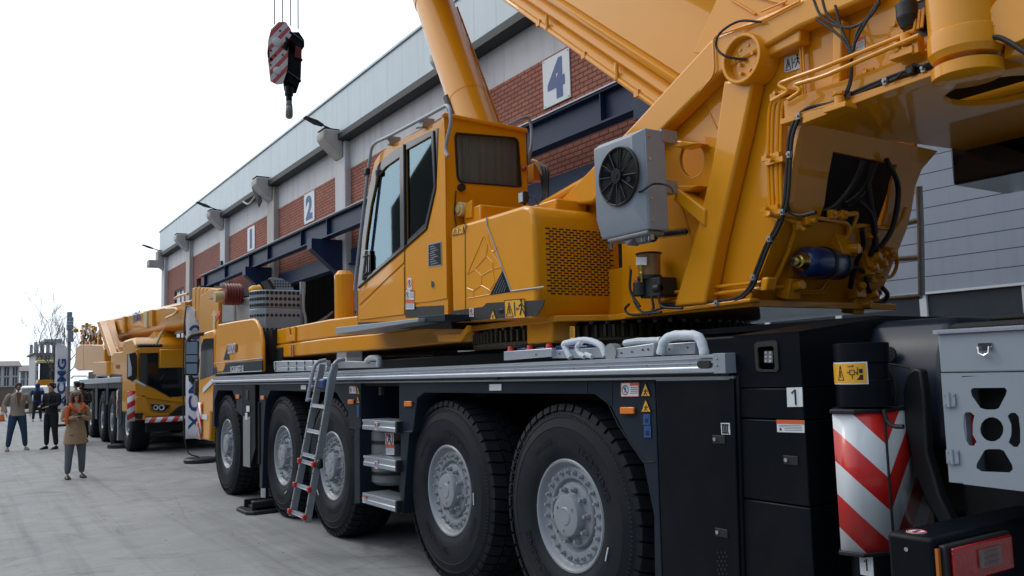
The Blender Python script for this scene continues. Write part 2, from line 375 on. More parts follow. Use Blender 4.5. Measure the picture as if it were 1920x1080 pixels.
def tri_label(name, parent, px, x, lab=None):
    P = [AX(a, b, x) for a, b in px]; bm = nb(); prism(bm, P, (-.003, 0, 0), 1)
    c = sum(P, V())/3; Q = [c+(p-c)*.84+V((-.0045, 0, 0)) for p in P]; prism(bm, Q, (.001, 0, 0), 0)
    s_ = (P[0]-c).length*.9; cc = c+V((-.005, .0, -.08*s_)); K = lambda a, b: cc+EXS*(a*s_)+EYS*(b*s_)
    for seg in (((0, .0), (0.1, .4)), ((0, .0), (-.3, -.25)), ((0, .0), (.25, -.25)), ((0.05, .2), (-.25, .15)), ((.08, .3), (.35, .1))): tube(bm, [K(*seg[0]), K(*seg[1])], s_*.07, 4, 1)
    o = obj(name, bm, [YLB, INK], parent, smooth=0, normals=False)
    if lab: o['label'] = lab
    return o

# ------------------------------------------------------------------ ground and world
def make_ground():
    m = bpy.data.materials.new('worn_concrete_yard'); m.use_nodes = True; nt = m.node_tree; N = nt.nodes; L = nt.links; b = N['Principled BSDF']
    tc = N.new('ShaderNodeTexCoord')
    def noise(s, d=8, r=.6, dist=0):
        n = N.new('ShaderNodeTexNoise'); n.inputs['Scale'].default_value = s; n.inputs['Detail'].default_value = d; n.inputs['Roughness'].default_value = r; n.inputs['Distortion'].default_value = dist
        L.new(tc.outputs['Object'], n.inputs['Vector']); return n
    big, mid, fine = noise(.22, 6, .6, .6), noise(1.7, 8, .7, .3), noise(45, 3, .7)
    cr = N.new('ShaderNodeValToRGB'); e = cr.color_ramp.elements
    e[0].position = .32; e[0].color = (.18, .185, .19, 1); e[1].position = .68; e[1].color = (.31, .312, .31, 1)
    ad = N.new('ShaderNodeMath'); ad.operation = 'MULTIPLY_ADD'; ad.inputs[1].default_value = .55; L.new(mid.outputs['Fac'], ad.inputs[0])
    m3 = N.new('ShaderNodeMath'); m3.operation = 'MULTIPLY'; m3.inputs[1].default_value = .45; L.new(big.outputs['Fac'], m3.inputs[0]); L.new(m3.outputs[0], ad.inputs[2])
    L.new(ad.outputs[0], cr.inputs[0])
    # dark oil and tyre stains
    st = noise(.75, 5, .75, 1.2); sr = N.new('ShaderNodeMapRange'); sr.inputs[1].default_value = .56; sr.inputs[2].default_value = .72; sr.inputs[3].default_value = 1; sr.inputs[4].default_value = .50; L.new(st.outputs['Fac'], sr.inputs[0])
    sp2 = noise(5.5, 3, .6, .4); s2 = N.new('ShaderNodeMapRange'); s2.inputs[1].default_value = .68; s2.inputs[2].default_value = .74; s2.inputs[3].default_value = 1; s2.inputs[4].default_value = .80; L.new(sp2.outputs['Fac'], s2.inputs[0])
    fr = N.new('ShaderNodeMapRange'); fr.inputs[3].default_value = .82; fr.inputs[4].default_value = 1.18; L.new(fine.outputs['Fac'], fr.inputs[0])
    # slab joints
    br = N.new('ShaderNodeTexBrick'); br.inputs['Scale'].default_value = 1; br.inputs['Brick Width'].default_value = 6; br.inputs['Row Height'].default_value = 4.5; br.inputs['Mortar Size'].default_value = .012; br.inputs['Mortar Smooth'].default_value = .4; br.offset = 0
    wp = N.new('ShaderNodeVectorMath'); wp.operation = 'ADD'; wn = noise(2.5, 3, .5); ws = N.new('ShaderNodeVectorMath'); ws.operation = 'SCALE'; ws.inputs['Scale'].default_value = .06
    L.new(wn.outputs['Color'], ws.inputs[0]); L.new(tc.outputs['Object'], wp.inputs[0]); L.new(ws.outputs[0], wp.inputs[1]); L.new(wp.outputs[0], br.inputs['Vector'])
    jr = N.new('ShaderNodeMapRange'); jr.inputs[3].default_value = 1; jr.inputs[4].default_value = .80; L.new(br.outputs['Fac'], jr.inputs[0])
    # hairline cracks
    vo = N.new('ShaderNodeTexVoronoi'); vo.feature = 'DISTANCE_TO_EDGE'; vo.inputs['Scale'].default_value = .33
    L.new(wp.outputs[0], vo.inputs['Vector']); ws2 = N.new('ShaderNodeMapRange'); ws2.inputs[1].default_value = .0; ws2.inputs[2].default_value = .006; ws2.inputs[3].default_value = .85; ws2.inputs[4].default_value = 1; L.new(vo.outputs['Distance'], ws2.inputs[0])
    mpg = N.new('ShaderNodeMapping'); mpg.inputs['Scale'].default_value = (3.2, .10, 1); mpg.inputs['Rotation'].default_value = (0, 0, R(4)); L.new(tc.outputs['Object'], mpg.inputs[0])
    tn = N.new('ShaderNodeTexNoise'); tn.inputs['Scale'].default_value = 1.1; tn.inputs['Detail'].default_value = 6; tn.inputs['Roughness'].default_value = .65; L.new(mpg.outputs[0], tn.inputs['Vector'])
    tr = N.new('ShaderNodeMapRange'); tr.inputs[1].default_value = .50; tr.inputs[2].default_value = .72; tr.inputs[3].default_value = 1.04; tr.inputs[4].default_value = .70; L.new(tn.outputs['Fac'], tr.inputs[0])
    spk = noise(17, 2, .5); s3 = N.new('ShaderNodeMapRange'); s3.inputs[1].default_value = .70; s3.inputs[2].default_value = .74; s3.inputs[3].default_value = 1; s3.inputs[4].default_value = .82; L.new(spk.outputs['Fac'], s3.inputs[0])
    prev = None
    for s_ in (sr, s2, fr, jr, ws2, tr, s3):
        if prev is None: prev = s_.outputs[0]; continue
        mm = N.new('ShaderNodeMath'); mm.operation = 'MULTIPLY'; L.new(prev, mm.inputs[0]); L.new(s_.outputs[0], mm.inputs[1]); prev = mm.outputs[0]
    sc = N.new('ShaderNodeVectorMath'); sc.operation = 'SCALE'; L.new(cr.outputs[0], sc.inputs[0]); L.new(prev, sc.inputs['Scale'])
    L.new(sc.outputs[0], b.inputs['Base Color']); b.inputs['Roughness'].default_value = .78
    bp = N.new('ShaderNodeBump'); bp.inputs['Strength'].default_value = .5; bp.inputs['Distance'].default_value = .012
    hh = N.new('ShaderNodeMath'); hh.operation = 'MULTIPLY_ADD'; hh.inputs[1].default_value = 1.5; L.new(mid.outputs['Fac'], hh.inputs[0]); L.new(prev, hh.inputs[2])
    L.new(hh.outputs[0], bp.inputs['Height']); L.new(bp.outputs[0], b.inputs['Normal'])
    bm = nb(); face(bm, [bm.verts.new(p) for p in ((-900, -900, 0), (900, -900, 0), (900, 1200, 0), (-900, 1200, 0))])
    g = obj('ground', bm, m, smooth=0); tag(g, 'worn grey concrete yard with dark stains and joints', 'ground', kind='structure')
make_ground()
W = bpy.data.worlds.new('World'); S.world = W; W.use_nodes = True
nt = W.node_tree; N = nt.nodes; L = nt.links; bg = N['Background']
SUN_EL, SUN_AZ = R(42), R(328)     # azimuth clockwise from +Y: bright haze to the left, ahead of the viewer
sk = N.new('ShaderNodeTexSky'); sk.sky_type = 'NISHITA'; sk.sun_disc = False; sk.sun_elevation = SUN_EL; sk.sun_rotation = SUN_AZ
sk.air_density = 1.2; sk.dust_density = 6; sk.ozone_density = 1
sd = V((sin(SUN_AZ)*cos(SUN_EL), cos(SUN_AZ)*cos(SUN_EL), sin(SUN_EL)))
# thin overcast: white cloud, brightest round the veiled sun
tcw = N.new('ShaderNodeTexCoord'); dp = N.new('ShaderNodeVectorMath'); dp.operation = 'DOT_PRODUCT'; dp.inputs[1].default_value = sd
L.new(tcw.outputs['Generated'], dp.inputs[0])
cr_ = N.new('ShaderNodeValToRGB'); cr_.color_ramp.interpolation = 'EASE'; e = cr_.color_ramp.elements
e[0].position = .0; e[0].color = (.026, .036, .052, 1); e[1].position = 1; e[1].color = (1, 1, 1, 1)
for p_, c_ in ((.30, (.045, .062, .088, 1)), (.50, (.15, .19, .245, 1)), (.62, (.36, .43, .51, 1)), (.80, (.57, .63, .69, 1)), (.92, (.82, .87, .92, 1))): q_ = e.new(p_); q_.color = c_
mr_ = N.new('ShaderNodeMapRange'); mr_.inputs[1].default_value = -1; mr_.inputs[2].default_value = 1; L.new(dp.outputs['Value'], mr_.inputs[0]); L.new(mr_.outputs[0], cr_.inputs[0])
gain = N.new('ShaderNodeVectorMath'); gain.operation = 'SCALE'; gain.inputs['Scale'].default_value = 28.0; L.new(cr_.outputs[0], gain.inputs[0])
ov = N.new('ShaderNodeMix'); ov.data_type = 'RGBA'; ov.inputs[0].default_value = .86
L.new(sk.outputs[0], ov.inputs[6]); L.new(gain.outputs[0], ov.inputs[7]); L.new(ov.outputs[2], bg.inputs['Color']); bg.inputs['Strength'].default_value = .12
sl = bpy.data.lights.new('sun', 'SUN'); sl.energy = .7; sl.angle = R(16); sl.color = (1, .96, .9)
so = bpy.data.objects.new('sun', sl); COL.objects.link(so)
so.rotation_euler = sd.to_track_quat('Z', 'Y').to_euler(); so.location = sd*50
vs = S.view_settings; vs.view_transform = 'Standard'; vs.look = 'None'; vs.gamma = 1; vs.exposure = -.62; vs.use_curve_mapping = False
S.cycles.max_bounces = 6; S.cycles.diffuse_bounces = 3; S.cycles.glossy_bounces = 3; S.cycles.use_denoising = True
# ================================================================== WORKSHOP BUILDING (side wall in the plane X = 11)
BX = 11.0
bld = thing('workshop_building', 'long workshop hall of red brick, white plaster and pale metal fascia behind the cranes', 'building', (BX, 25, 0))
Y0, Y1 = -12.0, 58.6
cols = [3.2+8.0*k for k in range(4)]+[35.0-.05, 42.9, 50.9]   # column centres along the wall
cols = [-5.0, 3.0, 10.7, 18.9, 27.4, 35.3, 43.2, 51.0, 58.2]
WINS = mat('door_strip_glass', (.035, .045, .06), .3, var=.2)
# fascia and roof
bm = nb(); b2(bm, (BX-.35, Y0, 9.98), (BX+14, Y1+.1, 11.42)); obj('metal_fascia', bm, FAS, bld, bevel=.01)
bm = nb(); b2(bm, (BX-.40, Y0, 11.42), (BX+14, Y1+.15, 11.50)); obj('roof_edge', bm, FAS, bld, bevel=.01)
bm = nb(); b2(bm, (BX-.42, Y0, 9.74), (BX-.003, Y1+.12, 9.977)); obj('gutter', bm, GUT, bld, bevel=.02)
# wall skins, bay by bay, with real openings
def wallY(name, ya, yb, za, zb, mt, holes=()):
    bm = nb(); outer = [V((BX, ya, za)), V((BX, yb, za)), V((BX, yb, zb)), V((BX, ya, zb))]
    holed(bm, outer, [[V((BX, a, c)), V((BX, a, d)), V((BX, b, d)), V((BX, b, c))] for a, b, c, d in holes], (.3, 0, 0))
    return obj(name, bm, mt, bld, smooth=0)
bm = nb(); b2(bm, (BX+.0, Y0, 8.78), (BX+.3, Y1, 9.977)); obj('plaster_band', bm, PLA, bld, smooth=0)
CW = .46
bays = list(zip(cols[:-1], cols[1:]))
for i, (a, b) in enumerate(bays):
    ya, yb = a+CW, b-CW
    if i == 0 or i == 1:     # grey sectional door behind the rear of the crane
        wallY('brick_wall', ya-CW, yb+CW*(i == 1), 5.2, 8.777, BRK)
        bm = nb(); b2(bm, (BX+.05, ya, 2.62), (BX+.12, yb, 5.197)); obj('sectional_door', bm, SHUT, bld, smooth=0)
        bm = nb(); b2(bm, (BX+.03, ya, 2.585), (BX+.14, yb, 2.617)); obj('door_rail', bm, WHT, bld)
        g = nb(); b2(g, (BX+.10, ya, 1.98), (BX+.12, yb, 2.582)); obj('door_window_strip', g, WINS, bld)
        p = nb()
        for k in range(5): yy = ya+(yb-ya)*(k+.42)/5; b2(p, (BX+.06, yy-.05, 1.98), (BX+.098, yy+.05, 2.582))
        obj('door_mullion', p, WHT, bld)
        bm = nb(); b2(bm, (BX+.05, ya, 0), (BX+.12, yb, 1.977)); obj('sectional_door', bm, SHUT, bld, smooth=0)
    elif i in (2, 3, 4, 5):  # brick above an open door with a navy lintel
        wallY('brick_wall', ya, yb, 6.0, 8.777, BRK)
        bm = nb(); b2(bm, (BX-.02, ya, 5.45), (BX+.28, yb, 5.997)); b2(bm, (BX-.12, ya, 5.45), (BX-.023, yb, 5.50))
        obj('door_lintel', bm, BLUS, bld)
        if i == 3: 
            bm = nb(); b2(bm, (BX+.2, ya, 3.9), (BX+.24, yb, 5.44)); obj('roller_door', bm, SHUT, bld, smooth=0)
    elif i == 6:
        wallY('brick_wall', ya, yb, 0, 8.777, BRN, [(44.6, 46.0, 4.6, 7.55), (48.6, 49.7, 5.1, 7.4)])
        bm = nb(); b2(bm, (BX+.12, 44.6, 4.6), (BX+.16, 46.0, 7.55)); obj('window', bm, GLS, bld)
        bm = nb()
        for q in (44.6, 45.27, 45.94): b2(bm, (BX+.06, q, 4.6), (BX+.117, q+.06, 7.55))
        b2(bm, (BX+.05, 44.6, 7.49), (BX+.057, 46.0, 7.55)); b2(bm, (BX+.05, 44.6, 6.0), (BX+.057, 46, 6.06)); obj('window_frame', bm, DK, bld)
        bm = nb(); b2(bm, (BX+.15, 48.6, 5.1), (BX+.18, 49.7, 7.4)); obj('window', bm, SCR, bld)
    else:
        wallY('brick_wall', ya, yb, 0, 8.777, BRN, [(53.0, 55.6, 3.6, 7.3)])
        bm = nb(); b2(bm, (BX+.12, 53.0, 3.6), (BX+.16, 55.6, 7.3)); obj('window', bm, WHT, bld)
        bm = nb(); [b2(bm, (BX+.06, q, 3.6), (BX+.117, q+.07, 7.3)) for q in (53.0, 54.2, 55.53)]; b2(bm, (BX+.04, 53.0, 7.2), (BX+.057, 55.6, 7.3)); obj('window_frame', bm, DK, bld)
# inside of the hall: floor dark, back wall
bm = nb(); b2(bm, (BX+13.7, Y0, 0), (BX+14, Y1, 9.9)); b2(bm, (BX+.4, Y0, 9.5), (BX+13.6, Y1, 9.7)); obj('inner_wall', bm, GRD, bld, smooth=0)
bm = nb(); b2(bm, (BX, Y1, 0), (BX+14, Y1+.25, 9.977)); obj('end_wall', bm, CON, bld, smooth=0)
bm = nb(); b2(bm, (BX+.4, Y0-.2, 0), (BX+14, Y0, 9.977)); obj('end_wall', bm, CON, bld, smooth=0)
# precast columns with corbel heads
for i, c in enumerate(cols):
    bm = nb(); b2(bm, (BX-.22, c-CW, 0), (BX+.35, c+CW, 9.735)); obj('column', bm, CON if i % 2 else PLA, bld, bevel=.03)
    bm = nb()
    pr = [(BX-.223, 9.15), (BX-.223, 9.73), (BX-.30, 10.10), (BX-.86, 10.10), (BX-.92, 10.02), (BX-.92, 9.80), (BX-.80, 9.66), (BX-.5, 9.36)]
    if i == 8: pr = [(BX-.223, 8.9), (BX-.223, 9.73), (BX-.3, 10.1), (BX-.62, 10.1), (BX-.62, 9.5), (BX-1.15, 9.5), (BX-1.15, 9.05), (BX-.4, 9.05)]
    prism(bm, [V((x, c-.36, z)) for x, z in pr], (0, .72, 0)); cb = obj('corbel', bm, CON, bld, bevel=.05)
    if i not in (8,):
        bm = nb(); b2(bm, (BX-.9, c-.34, 10.103), (BX-.36, c+.3, 10.13)); obj('flashing', bm, GUT, cb)
# crane runway beam along the facade
gx0, gx1, gz0, gz1 = BX-.95, BX-.65, 6.33, 6.97
bm = nb(); ya, yb = Y0, 44.6
b2(bm, (gx0, ya, gz1-.04), (gx1, yb, gz1)); b2(bm, (gx0, ya, gz0), (gx1, yb, gz0+.04)); b2(bm, (BX-.81, ya, gz0+.042), (BX-.79, yb, gz1-.042))
yy = -10
while yy < yb: b2(bm, (gx0+.01, yy, gz0+.043), (BX-.812, yy+.02, gz1-.043)); yy += 3.96 if int((yy+10)/1.98) % 3 else 2.6
rb = obj('runway_beam', bm, BLUS, bld)
bm = nb(); b2(bm, (gx0-.03, ya, gz1+.002), (gx1+.03, yb+.1, gz1+.03)); obj('beam_cap', bm, GAL, rb)
for i, c in enumerate(cols[:7]):
    bm = nb()
    prism(bm, [V((BX-.223, c-.20, 5.05)), V((BX-.223, c-.20, 6.325)), V((BX-1.30, c-.20, 6.325)), V((BX-1.30, c-.20, 5.98))], (0, .40, 0))
    b2(bm, (BX-1.32, c-.23, 5.96), (BX-1.302, c+.23, 6.327)); obj('beam_bracket', bm, BLUS, bld, bevel=.01)
bm = nb(); b2(bm, (BX-.33, 43.0, 7.05), (BX-.224, 43.5, 7.6)); obj('junction_box', bm, BLUS, bld, bevel=.02)
bm = nb(); tube(bm, curve([(BX-.5, 35.8, 9.9), (BX-.55, 36.6, 9.5), (BX-.5, 37.6, 9.45), (BX-.45, 38.6, 9.75)]), .04); obj('conduit', bm, CON, bld)
bm = nb(); prism(bm, [V((BX-.75, 35.5, 9.9)), V((BX-.75, 36.2, 9.9)), V((BX-.5, 36.0, 9.0)), V((BX-.5, 35.6, 9.2))], (.03, 0, 0)); obj('cable_plate', bm, GUT, bld)
# number boards
def board(n, px, w, h, lab):
    c = AX(px[0], px[1], BX-.03); r = thing('number_sign', lab, 'sign', (BX-.004, c.y, c.z), 'dock number signs')
    bm = nb(); b2(bm, (BX-.03, c.y-w/2, c.z-h/2), (BX-.004, c.y+w/2, c.z+h/2)); obj('panel', bm, WHT, r, bevel=.004)
    bm = nb(); text(bm, n, (BX-.031, c.y, c.z), EXS, EYS, w*(.64 if n != '1' else .34), h*.82, bold=.055, lift=.004); obj('numeral', bm, BINK, r, smooth=0, normals=False)
    bm = nb(); [discx(bm, (BX-.03, c.y+a*w*.44, c.z+b*h*.46), .018, .012, 8) for a in (-1, 1) for b in (-1, 1)]; obj('screw', bm, GAL, r)
board('4', (1042.5, 148), 1.02, 1.12, 'white board with big blue numeral 4 on the brick wall')
board('2', (579.5, 389), 1.15, 1.15, 'white board with grey-blue numeral 2 on the brick wall')
board('1', (470.5, 447.5), 1.15, 1.10, 'white board with slim grey-blue numeral 1 on the brick wall')
# floodlights on the corbels
def flood(px0, px1, c, lab):
    a = V((BX-.50, c-.1, 10.16)); r = thing('floodlight', lab, 'floodlight', a, 'floodlights on the corbels')
    d = V((-1, 0, .30)).normalized()
    bm = nb(); tube(bm, [a+V((.35, 0, .0)), a, a+d*.42], .03, 8); b2(bm, a+V((-.12, -.07, -.012)), a+V((.12, .07, .02))); obj('arm', bm, GUT, r)
    bm = nb(); side = V((0, 1, 0)); up = side.cross(d)*-1
    P = [a+d*.36+side*s*w+up*u for (s, w, u) in ((-1, .08, .04), (1, .08, .04), (1, .08, -.03), (-1, .08, -.03))]
    Q = [a+d*.62+side*s*w+up*u for (s, w, u) in ((-1, .17, .05), (1, .17, .05), (1, .17, -.04), (-1, .17, -.04))]
    T = [a+d*1.05+side*s*w+up*u for (s, w, u) in ((-1, .12, .02), (1, .12, .02), (1, .12, -.03), (-1, .12, -.03))]
    A = [[bm.verts.new(p) for p in X] for X in (P, Q, T)]
    for u, v in zip(A, A[1:]):
        for k in range(4): face(bm, (u[k], u[(k+1) % 4], v[(k+1) % 4], v[k]))
    face(bm, A[0][::-1]); face(bm, A[2]); h = obj('lamp_head', bm, GUT, r, bevel=.015)
    bm = nb(); prism(bm, [a+d*.60+side*-.11-up*.045, a+d*.60+side*.11-up*.045, a+d*1.0+side*.09-up*.035, a+d*1.0-side*.09-up*.035], -up*.006); obj('lens', bm, LENS, h)
flood(0, 0, 27.4, 'slim dark floodlight on the corbel between sign 2 and the crane cab')
flood(0, 0, 43.2, 'slim dark floodlight on the corbel beside sign 1')
flood(0, 0, 58.2, 'slim dark floodlight standing out from the end corbel at the hall corner')

# ================================================================== BACKGROUND
def win(bm, x, y, z, w, h, ax):
    if ax == 'y': b2(bm, (x, y-.05, z), (x+w, y+.0, z+h))
# pale apartment block far left
bW = mat('pale_render', (.62, .62, .62), .9, var=.06); bG = mat('grey_render', (.42, .44, .46), .9, var=.1); ROOF = mat('grey_brown_roof', (.22, .19, .18), .9, var=.15)
BRNW = mat('brown_block_wall', (.20, .15, .12), .9, var=.2, nscale=2)
WIN = mat('window_dark', (.05, .06, .075), .25, coat=.4, var=.3)
def house(name, lab, x0, x1, y0, z1, dep, rows, ncol, mt, roof=.6, wz=1.3):
    r = thing(name, lab, 'apartment block', ((x0+x1)/2, y0+dep/2, 0))
    bm = nb(); b2(bm, (x0, y0, 0), (x1, y0+dep, z1)); obj('wall', bm, mt, r, smooth=0)
    bm = nb(); prism(bm, [V((x0-.3, y0-.4, z1+.003)), V((x1+.3, y0-.4, z1+.003)), V((x1+.3, y0+dep*.5, z1+roof)), V((x0-.3, y0+dep*.5, z1+roof))], (0, 0, .15)); prism(bm, [V((x0-.3, y0+dep+.4, z1+.003)), V((x1+.3, y0+dep+.4, z1+.003)), V((x1+.3, y0+dep*.5+.01, z1+roof)), V((x0-.3, y0+dep*.5+.01, z1+roof))], (0, 0, .15)); obj('roof', bm, ROOF, r)
    fl = z1/rows; cw = (x1-x0)/ncol
    for i in range(rows):
        for j in range(ncol):
            f = nb(); X_ = x0+cw*(j+.5); Zc = fl*(i+.55); w = min(cw*.55, 1.6)
            b2(f, (X_-w/2, y0-.06, Zc-wz/2), (X_+w/2, y0-.003, Zc+wz/2)); o = obj('window', f, WIN, r, smooth=0)
            f = nb(); b2(f, (X_-w/2-.1, y0-.14, Zc-wz/2-.12), (X_+w/2+.1, y0-.003, Zc-wz/2-.003)); b2(f, (X_-.04, y0-.09, Zc-wz/2), (X_+.04, y0-.063, Zc+wz/2)); obj('sill', f, bW, o, smooth=0)
    return r
A0 = AY(-60, 700, 150); A1 = AY(36, 700, 150)
house('apartment_block', 'wide pale three-storey apartment block far off beyond the brown boundary wall', A0.x, A1.x, 150, AY(10, 688, 150).z, 14, 3, 6, bW, .9)
A0 = AY(38, 700, 185); A1 = AY(59, 700, 185)
house('apartment_block', 'small pale apartment block beyond, between two larger blocks', A0.x, A1.x, 185, AY(50, 697, 185).z, 14, 3, 2, bW, 1.2)
A0 = AY(66, 700, 120); A1 = AY(111, 700, 120)
r = house('apartment_block', 'tall unfinished grey concrete block with open top storey behind the banner', A0.x, A1.x, 120, AY(90, 664, 120).z, 12, 3, 3, bG, .1)
zt = AY(90, 664, 120).z; bm = nb(); x0, x1 = A0.x, A1.x
for k in range(5): xx = x0+(x1-x0)*k/4; b2(bm, (xx-.18, 120, zt+.16), (xx+.18, 120.4, zt+1.5)); b2(bm, (xx-.18, 128, zt+.16), (xx+.18, 128.4, zt+1.5))
b2(bm, (x0+.9, 119.8, zt+1.503), (x1+.2, 129, zt+1.85)); obj('roof_frame', bm, bG, r)
# brown boundary wall
w0 = AY(-90, 735, 85); w1 = AY(42, 735, 85); r = thing('boundary_wall', 'low brown block wall behind the white car', 'wall', (w0.x, 85, 0))
bm = nb(); b2(bm, (w0.x, 85, 0), (w1.x+1, 85.3, 1.65)); obj('masonry', bm, BRNW, r, smooth=0); bm = nb(); b2(bm, (w0.x, 84.9, 1.653), (w1.x+1, 85.4, 1.75)); obj('coping', bm, bG, r)
# bare tree
rt = thing('bare_tree', 'leafless winter tree with thin spreading twigs against the sky', 'tree', AZ(112, 768, 0)*0+V((AY(110, 720, 62).x, 62, 0)))
BARK = mat('bark', (.12, .10, .09), .9, var=.3, nscale=10)
base = WL[rt]; tr = nb(); tw = nb(); rnd = random.Random(5)
tube(tr, [base, base+V((.05, 0, 1.2)), base+V((.02, 0, 2.3))], [.15, .12, .10], 8); obj('trunk', tr, BARK, rt)
def branch(p, d, l, r, k):
    n = 4; pts = [p]; q = p.copy(); dd = d.copy()
    for i in range(n):
        dd = (dd+V((rnd.uniform(-.16, .16), rnd.uniform(-.16, .16), rnd.uniform(-.02, .16)))).normalized(); q = q+dd*l/n; pts.append(q.copy())
        if k > 0 and i > 0:
            for _ in range(1 if k > 1 else 2):
                s = V((rnd.uniform(-1, 1), rnd.uniform(-1, 1), rnd.uniform(.1, .7))).normalized()
                branch(q.copy(), (dd*.75+s*.7).normalized(), l*rnd.uniform(.42, .62), r*(.5-.05*i), k-1)
    tube(tw, pts, [max(.0075, r*(1-.2*i)) for i in range(n+1)], 5 if k else 3)
for a in range(8):
    t = a*2*pi/8+.3; branch(base+V((0, 0, 1.9+.08*a)), V((cos(t)*.85, sin(t)*.85, .8)).normalized(), rnd.uniform(2.0, 3.0), .05, 3)
branch(base+V((0, 0, 2.2)), V((-.25, 0, 1)), 3.6, .055, 3)
obj('crown', tw, BARK, rt)
# mast with grey box head
b0 = AY(128, 720, 46); r = thing('equipment_mast', 'grey box-headed mast rising beside the bare tree', 'mast', (b0.x, 46, 0))
t_ = AY(128, 583, 46).z; bm = nb(); tube(bm, [(b0.x, 46, 0), (b0.x, 46, t_-1.0)], .08, 10); tube(bm, [(b0.x-.2, 46, 2.3), (b0.x-.22, 46, t_-.8)], .03, 6); obj('pole', bm, GRD, r)
bm = nb(); b2(bm, (b0.x-.12, 45.85, t_-.95), (b0.x+.10, 46.15, t_-.05)); b2(bm, (b0.x-.02, 45.78, t_-.9), (b0.x+.15, 46.18, t_-.3)); b2(bm, (b0.x-.08, 45.85, t_-1.5), (b0.x+.16, 46.15, t_-.95)); obj('head', bm, GRY, r, bevel=.03)
bm = nb(); ellipsoid(bm, (b0.x+.28, 45.9, t_-.95), (.11, .11, .11), 12); tube(bm, [(b0.x+.28, 45.9, t_-.9), (b0.x+.12, 45.9, t_-.7)], .02, 6); obj('ball_weight', bm, YF, r)
bm = nb(); b2(bm, (b0.x-.14, 45.76, t_-.55), (b0.x+.12, 45.78, t_-.50)); b2(bm, (b0.x-.14, 45.76, t_-.68), (b0.x+.12, 45.78, t_-.63)); obj('marking', bm, WHT, r)
# wheel loader behind the banner
b0 = AY(96, 735, 68); lx = b0.x; r = thing('wheel_loader', 'yellow-roofed loader with glazed cab, partly behind the banner', 'loader', (lx, 68.0, 0))
bm = nb(); b2(bm, (lx-.85, 68.0, 1.6), (lx+.75, 69.6, 2.1)); b2(bm, (lx-1.0, 67.8, .7), (lx+1.0, 72.0, 1.6)); obj('body', bm, YF, r, bevel=.05)
bm = nb(); b2(bm, (lx-.72, 68.0, 2.1), (lx+.9, 69.5, 3.25)); obj('cab_glass', bm, GLS, r, bevel=.04)
bm = nb()
for sx in (-.74, .05, .86): b2(bm, (lx+sx, 67.96, 2.1), (lx+sx+.07, 68.02, 3.25))
obj('cab_pillar', bm, DK2, r)
bm = nb(); b2(bm, (lx-.95, 67.7, 3.25), (lx+1.15, 69.8, 3.45)); obj('cab_roof', bm, CREAM, r, bevel=.06)
for sx in (-1, 1):
    bm = nb(); lathe(bm, [(-.25, .3), (-.25, .62), (-.18, .7), (.18, .7), (.25, .62), (.25, .3)], (lx+sx*.95, 68.6, .7), 'x', 24); obj('wheel', bm, RUB, r)
bm = nb(); ellipsoid(bm, (lx+.30, 67.3, 1.55), (.36, .36, .42), 18); obj('lamp_dome', bm, CREAM, r)
# beacon on roof
bm = nb(); cyl(bm, (lx-.8, 68.0, 3.45), (lx-.8, 68.0, 3.65), .08, 10); obj('beacon', bm, ORG, r)
# second banner, white car, cone
def banner(base, px_poly, lab, s, chars, width, rot, ht, z0, shift=.35):
    r = thing('feather_flag', lab, 'flag', base, 'white feather flags with blue lettering')
    bm = nb(); lathe(bm, [(0, 0), (0, .30), (.02, .33), (.07, .33), (.10, .30), (.10, 0)], base, 'z', 28); obj('base', bm, BK, r)
    dx = V((cos(rot), sin(rot), 0)); b = V(base); x0 = -width*shift
    top = z0+ht
    bm = nb(); tube(bm, curve([b+V((0, 0, .08)), b+dx*x0+V((0, 0, z0)), b+dx*(x0-.02)+V((0, 0, top-.3)), b+dx*(x0+width*.3)+V((0, 0, top))]), .013, 8); obj('pole', bm, GUT, r)
    n = 16; A = []; Bv = []; nn = V((-dx.y, dx.x, 0))
    bm = nb(); g = []
    for i in range(n+1):
        z = i/n; row = []
        wl = width*(.72+.28*min(1, z*1.6))
        if z > .86: wl = width*sqrt(max(0.02, 1-((z-.86)/.14)**2))
        for j in range(5):
            u = j/4; p = b+dx*(x0+.015+wl*u)+nn*(.03*sin(u*4+z*7)+.02*sin(z*13+u*2))+V((0, 0, z0+ht*z)); row.append(bm.verts.new(p))
        g.append(row)
    for i in range(n):
        for j in range(4): face(bm, (g[i][j], g[i][j+1], g[i+1][j+1], g[i+1][j]))
    c = obj('cloth', bm, FLAG, r, smooth=80); so_ = c.modifiers.new('t', 'SOLIDIFY'); so_.thickness = .004
    return r, b, dx, nn, x0
fb = V((4.26, 18.8, 0))
r, b, dx, nn, x0 = banner(fb, None, 'white feather flag on a black round foot between the two cranes', 'XCMG', 4, .37, R(-12), 2.80, .5, .84)
fn = nn*-1
bm = nb(); c0 = b+dx*(x0+.19)+fn*.07
for t0, t1 in ((R(20), R(160)), (R(200), R(340))):
    pts = [c0+V((0, 0, 2.72))+dx*cos(t0+(t1-t0)*k/10)*.10+V((0, 0, sin(t0+(t1-t0)*k/10)*.13)) for k in range(11)]; tube(bm, pts, .032, 6)
for k, ch in enumerate('XCMG'):
    text(bm, ch, c0+V((0, 0, .85+.38*k)), dx, V((0, 0, 1)), .33, .24, .03, .004, rot90=True)
o = obj('lettering', bm, BINK, r, smooth=0, normals=False)
fb = V((AY(110, 725, 40).x, 40, 0))
r, b, dx, nn, x0 = banner(fb, None, 'white feather flag with large blue letters standing behind the group of men', 'XCMG', 4, .47, R(-8), 2.75, .72)
for o_ in list(r.children):
    if o_.name.startswith('cloth'): pass
bm = nb(); fn = nn*-1
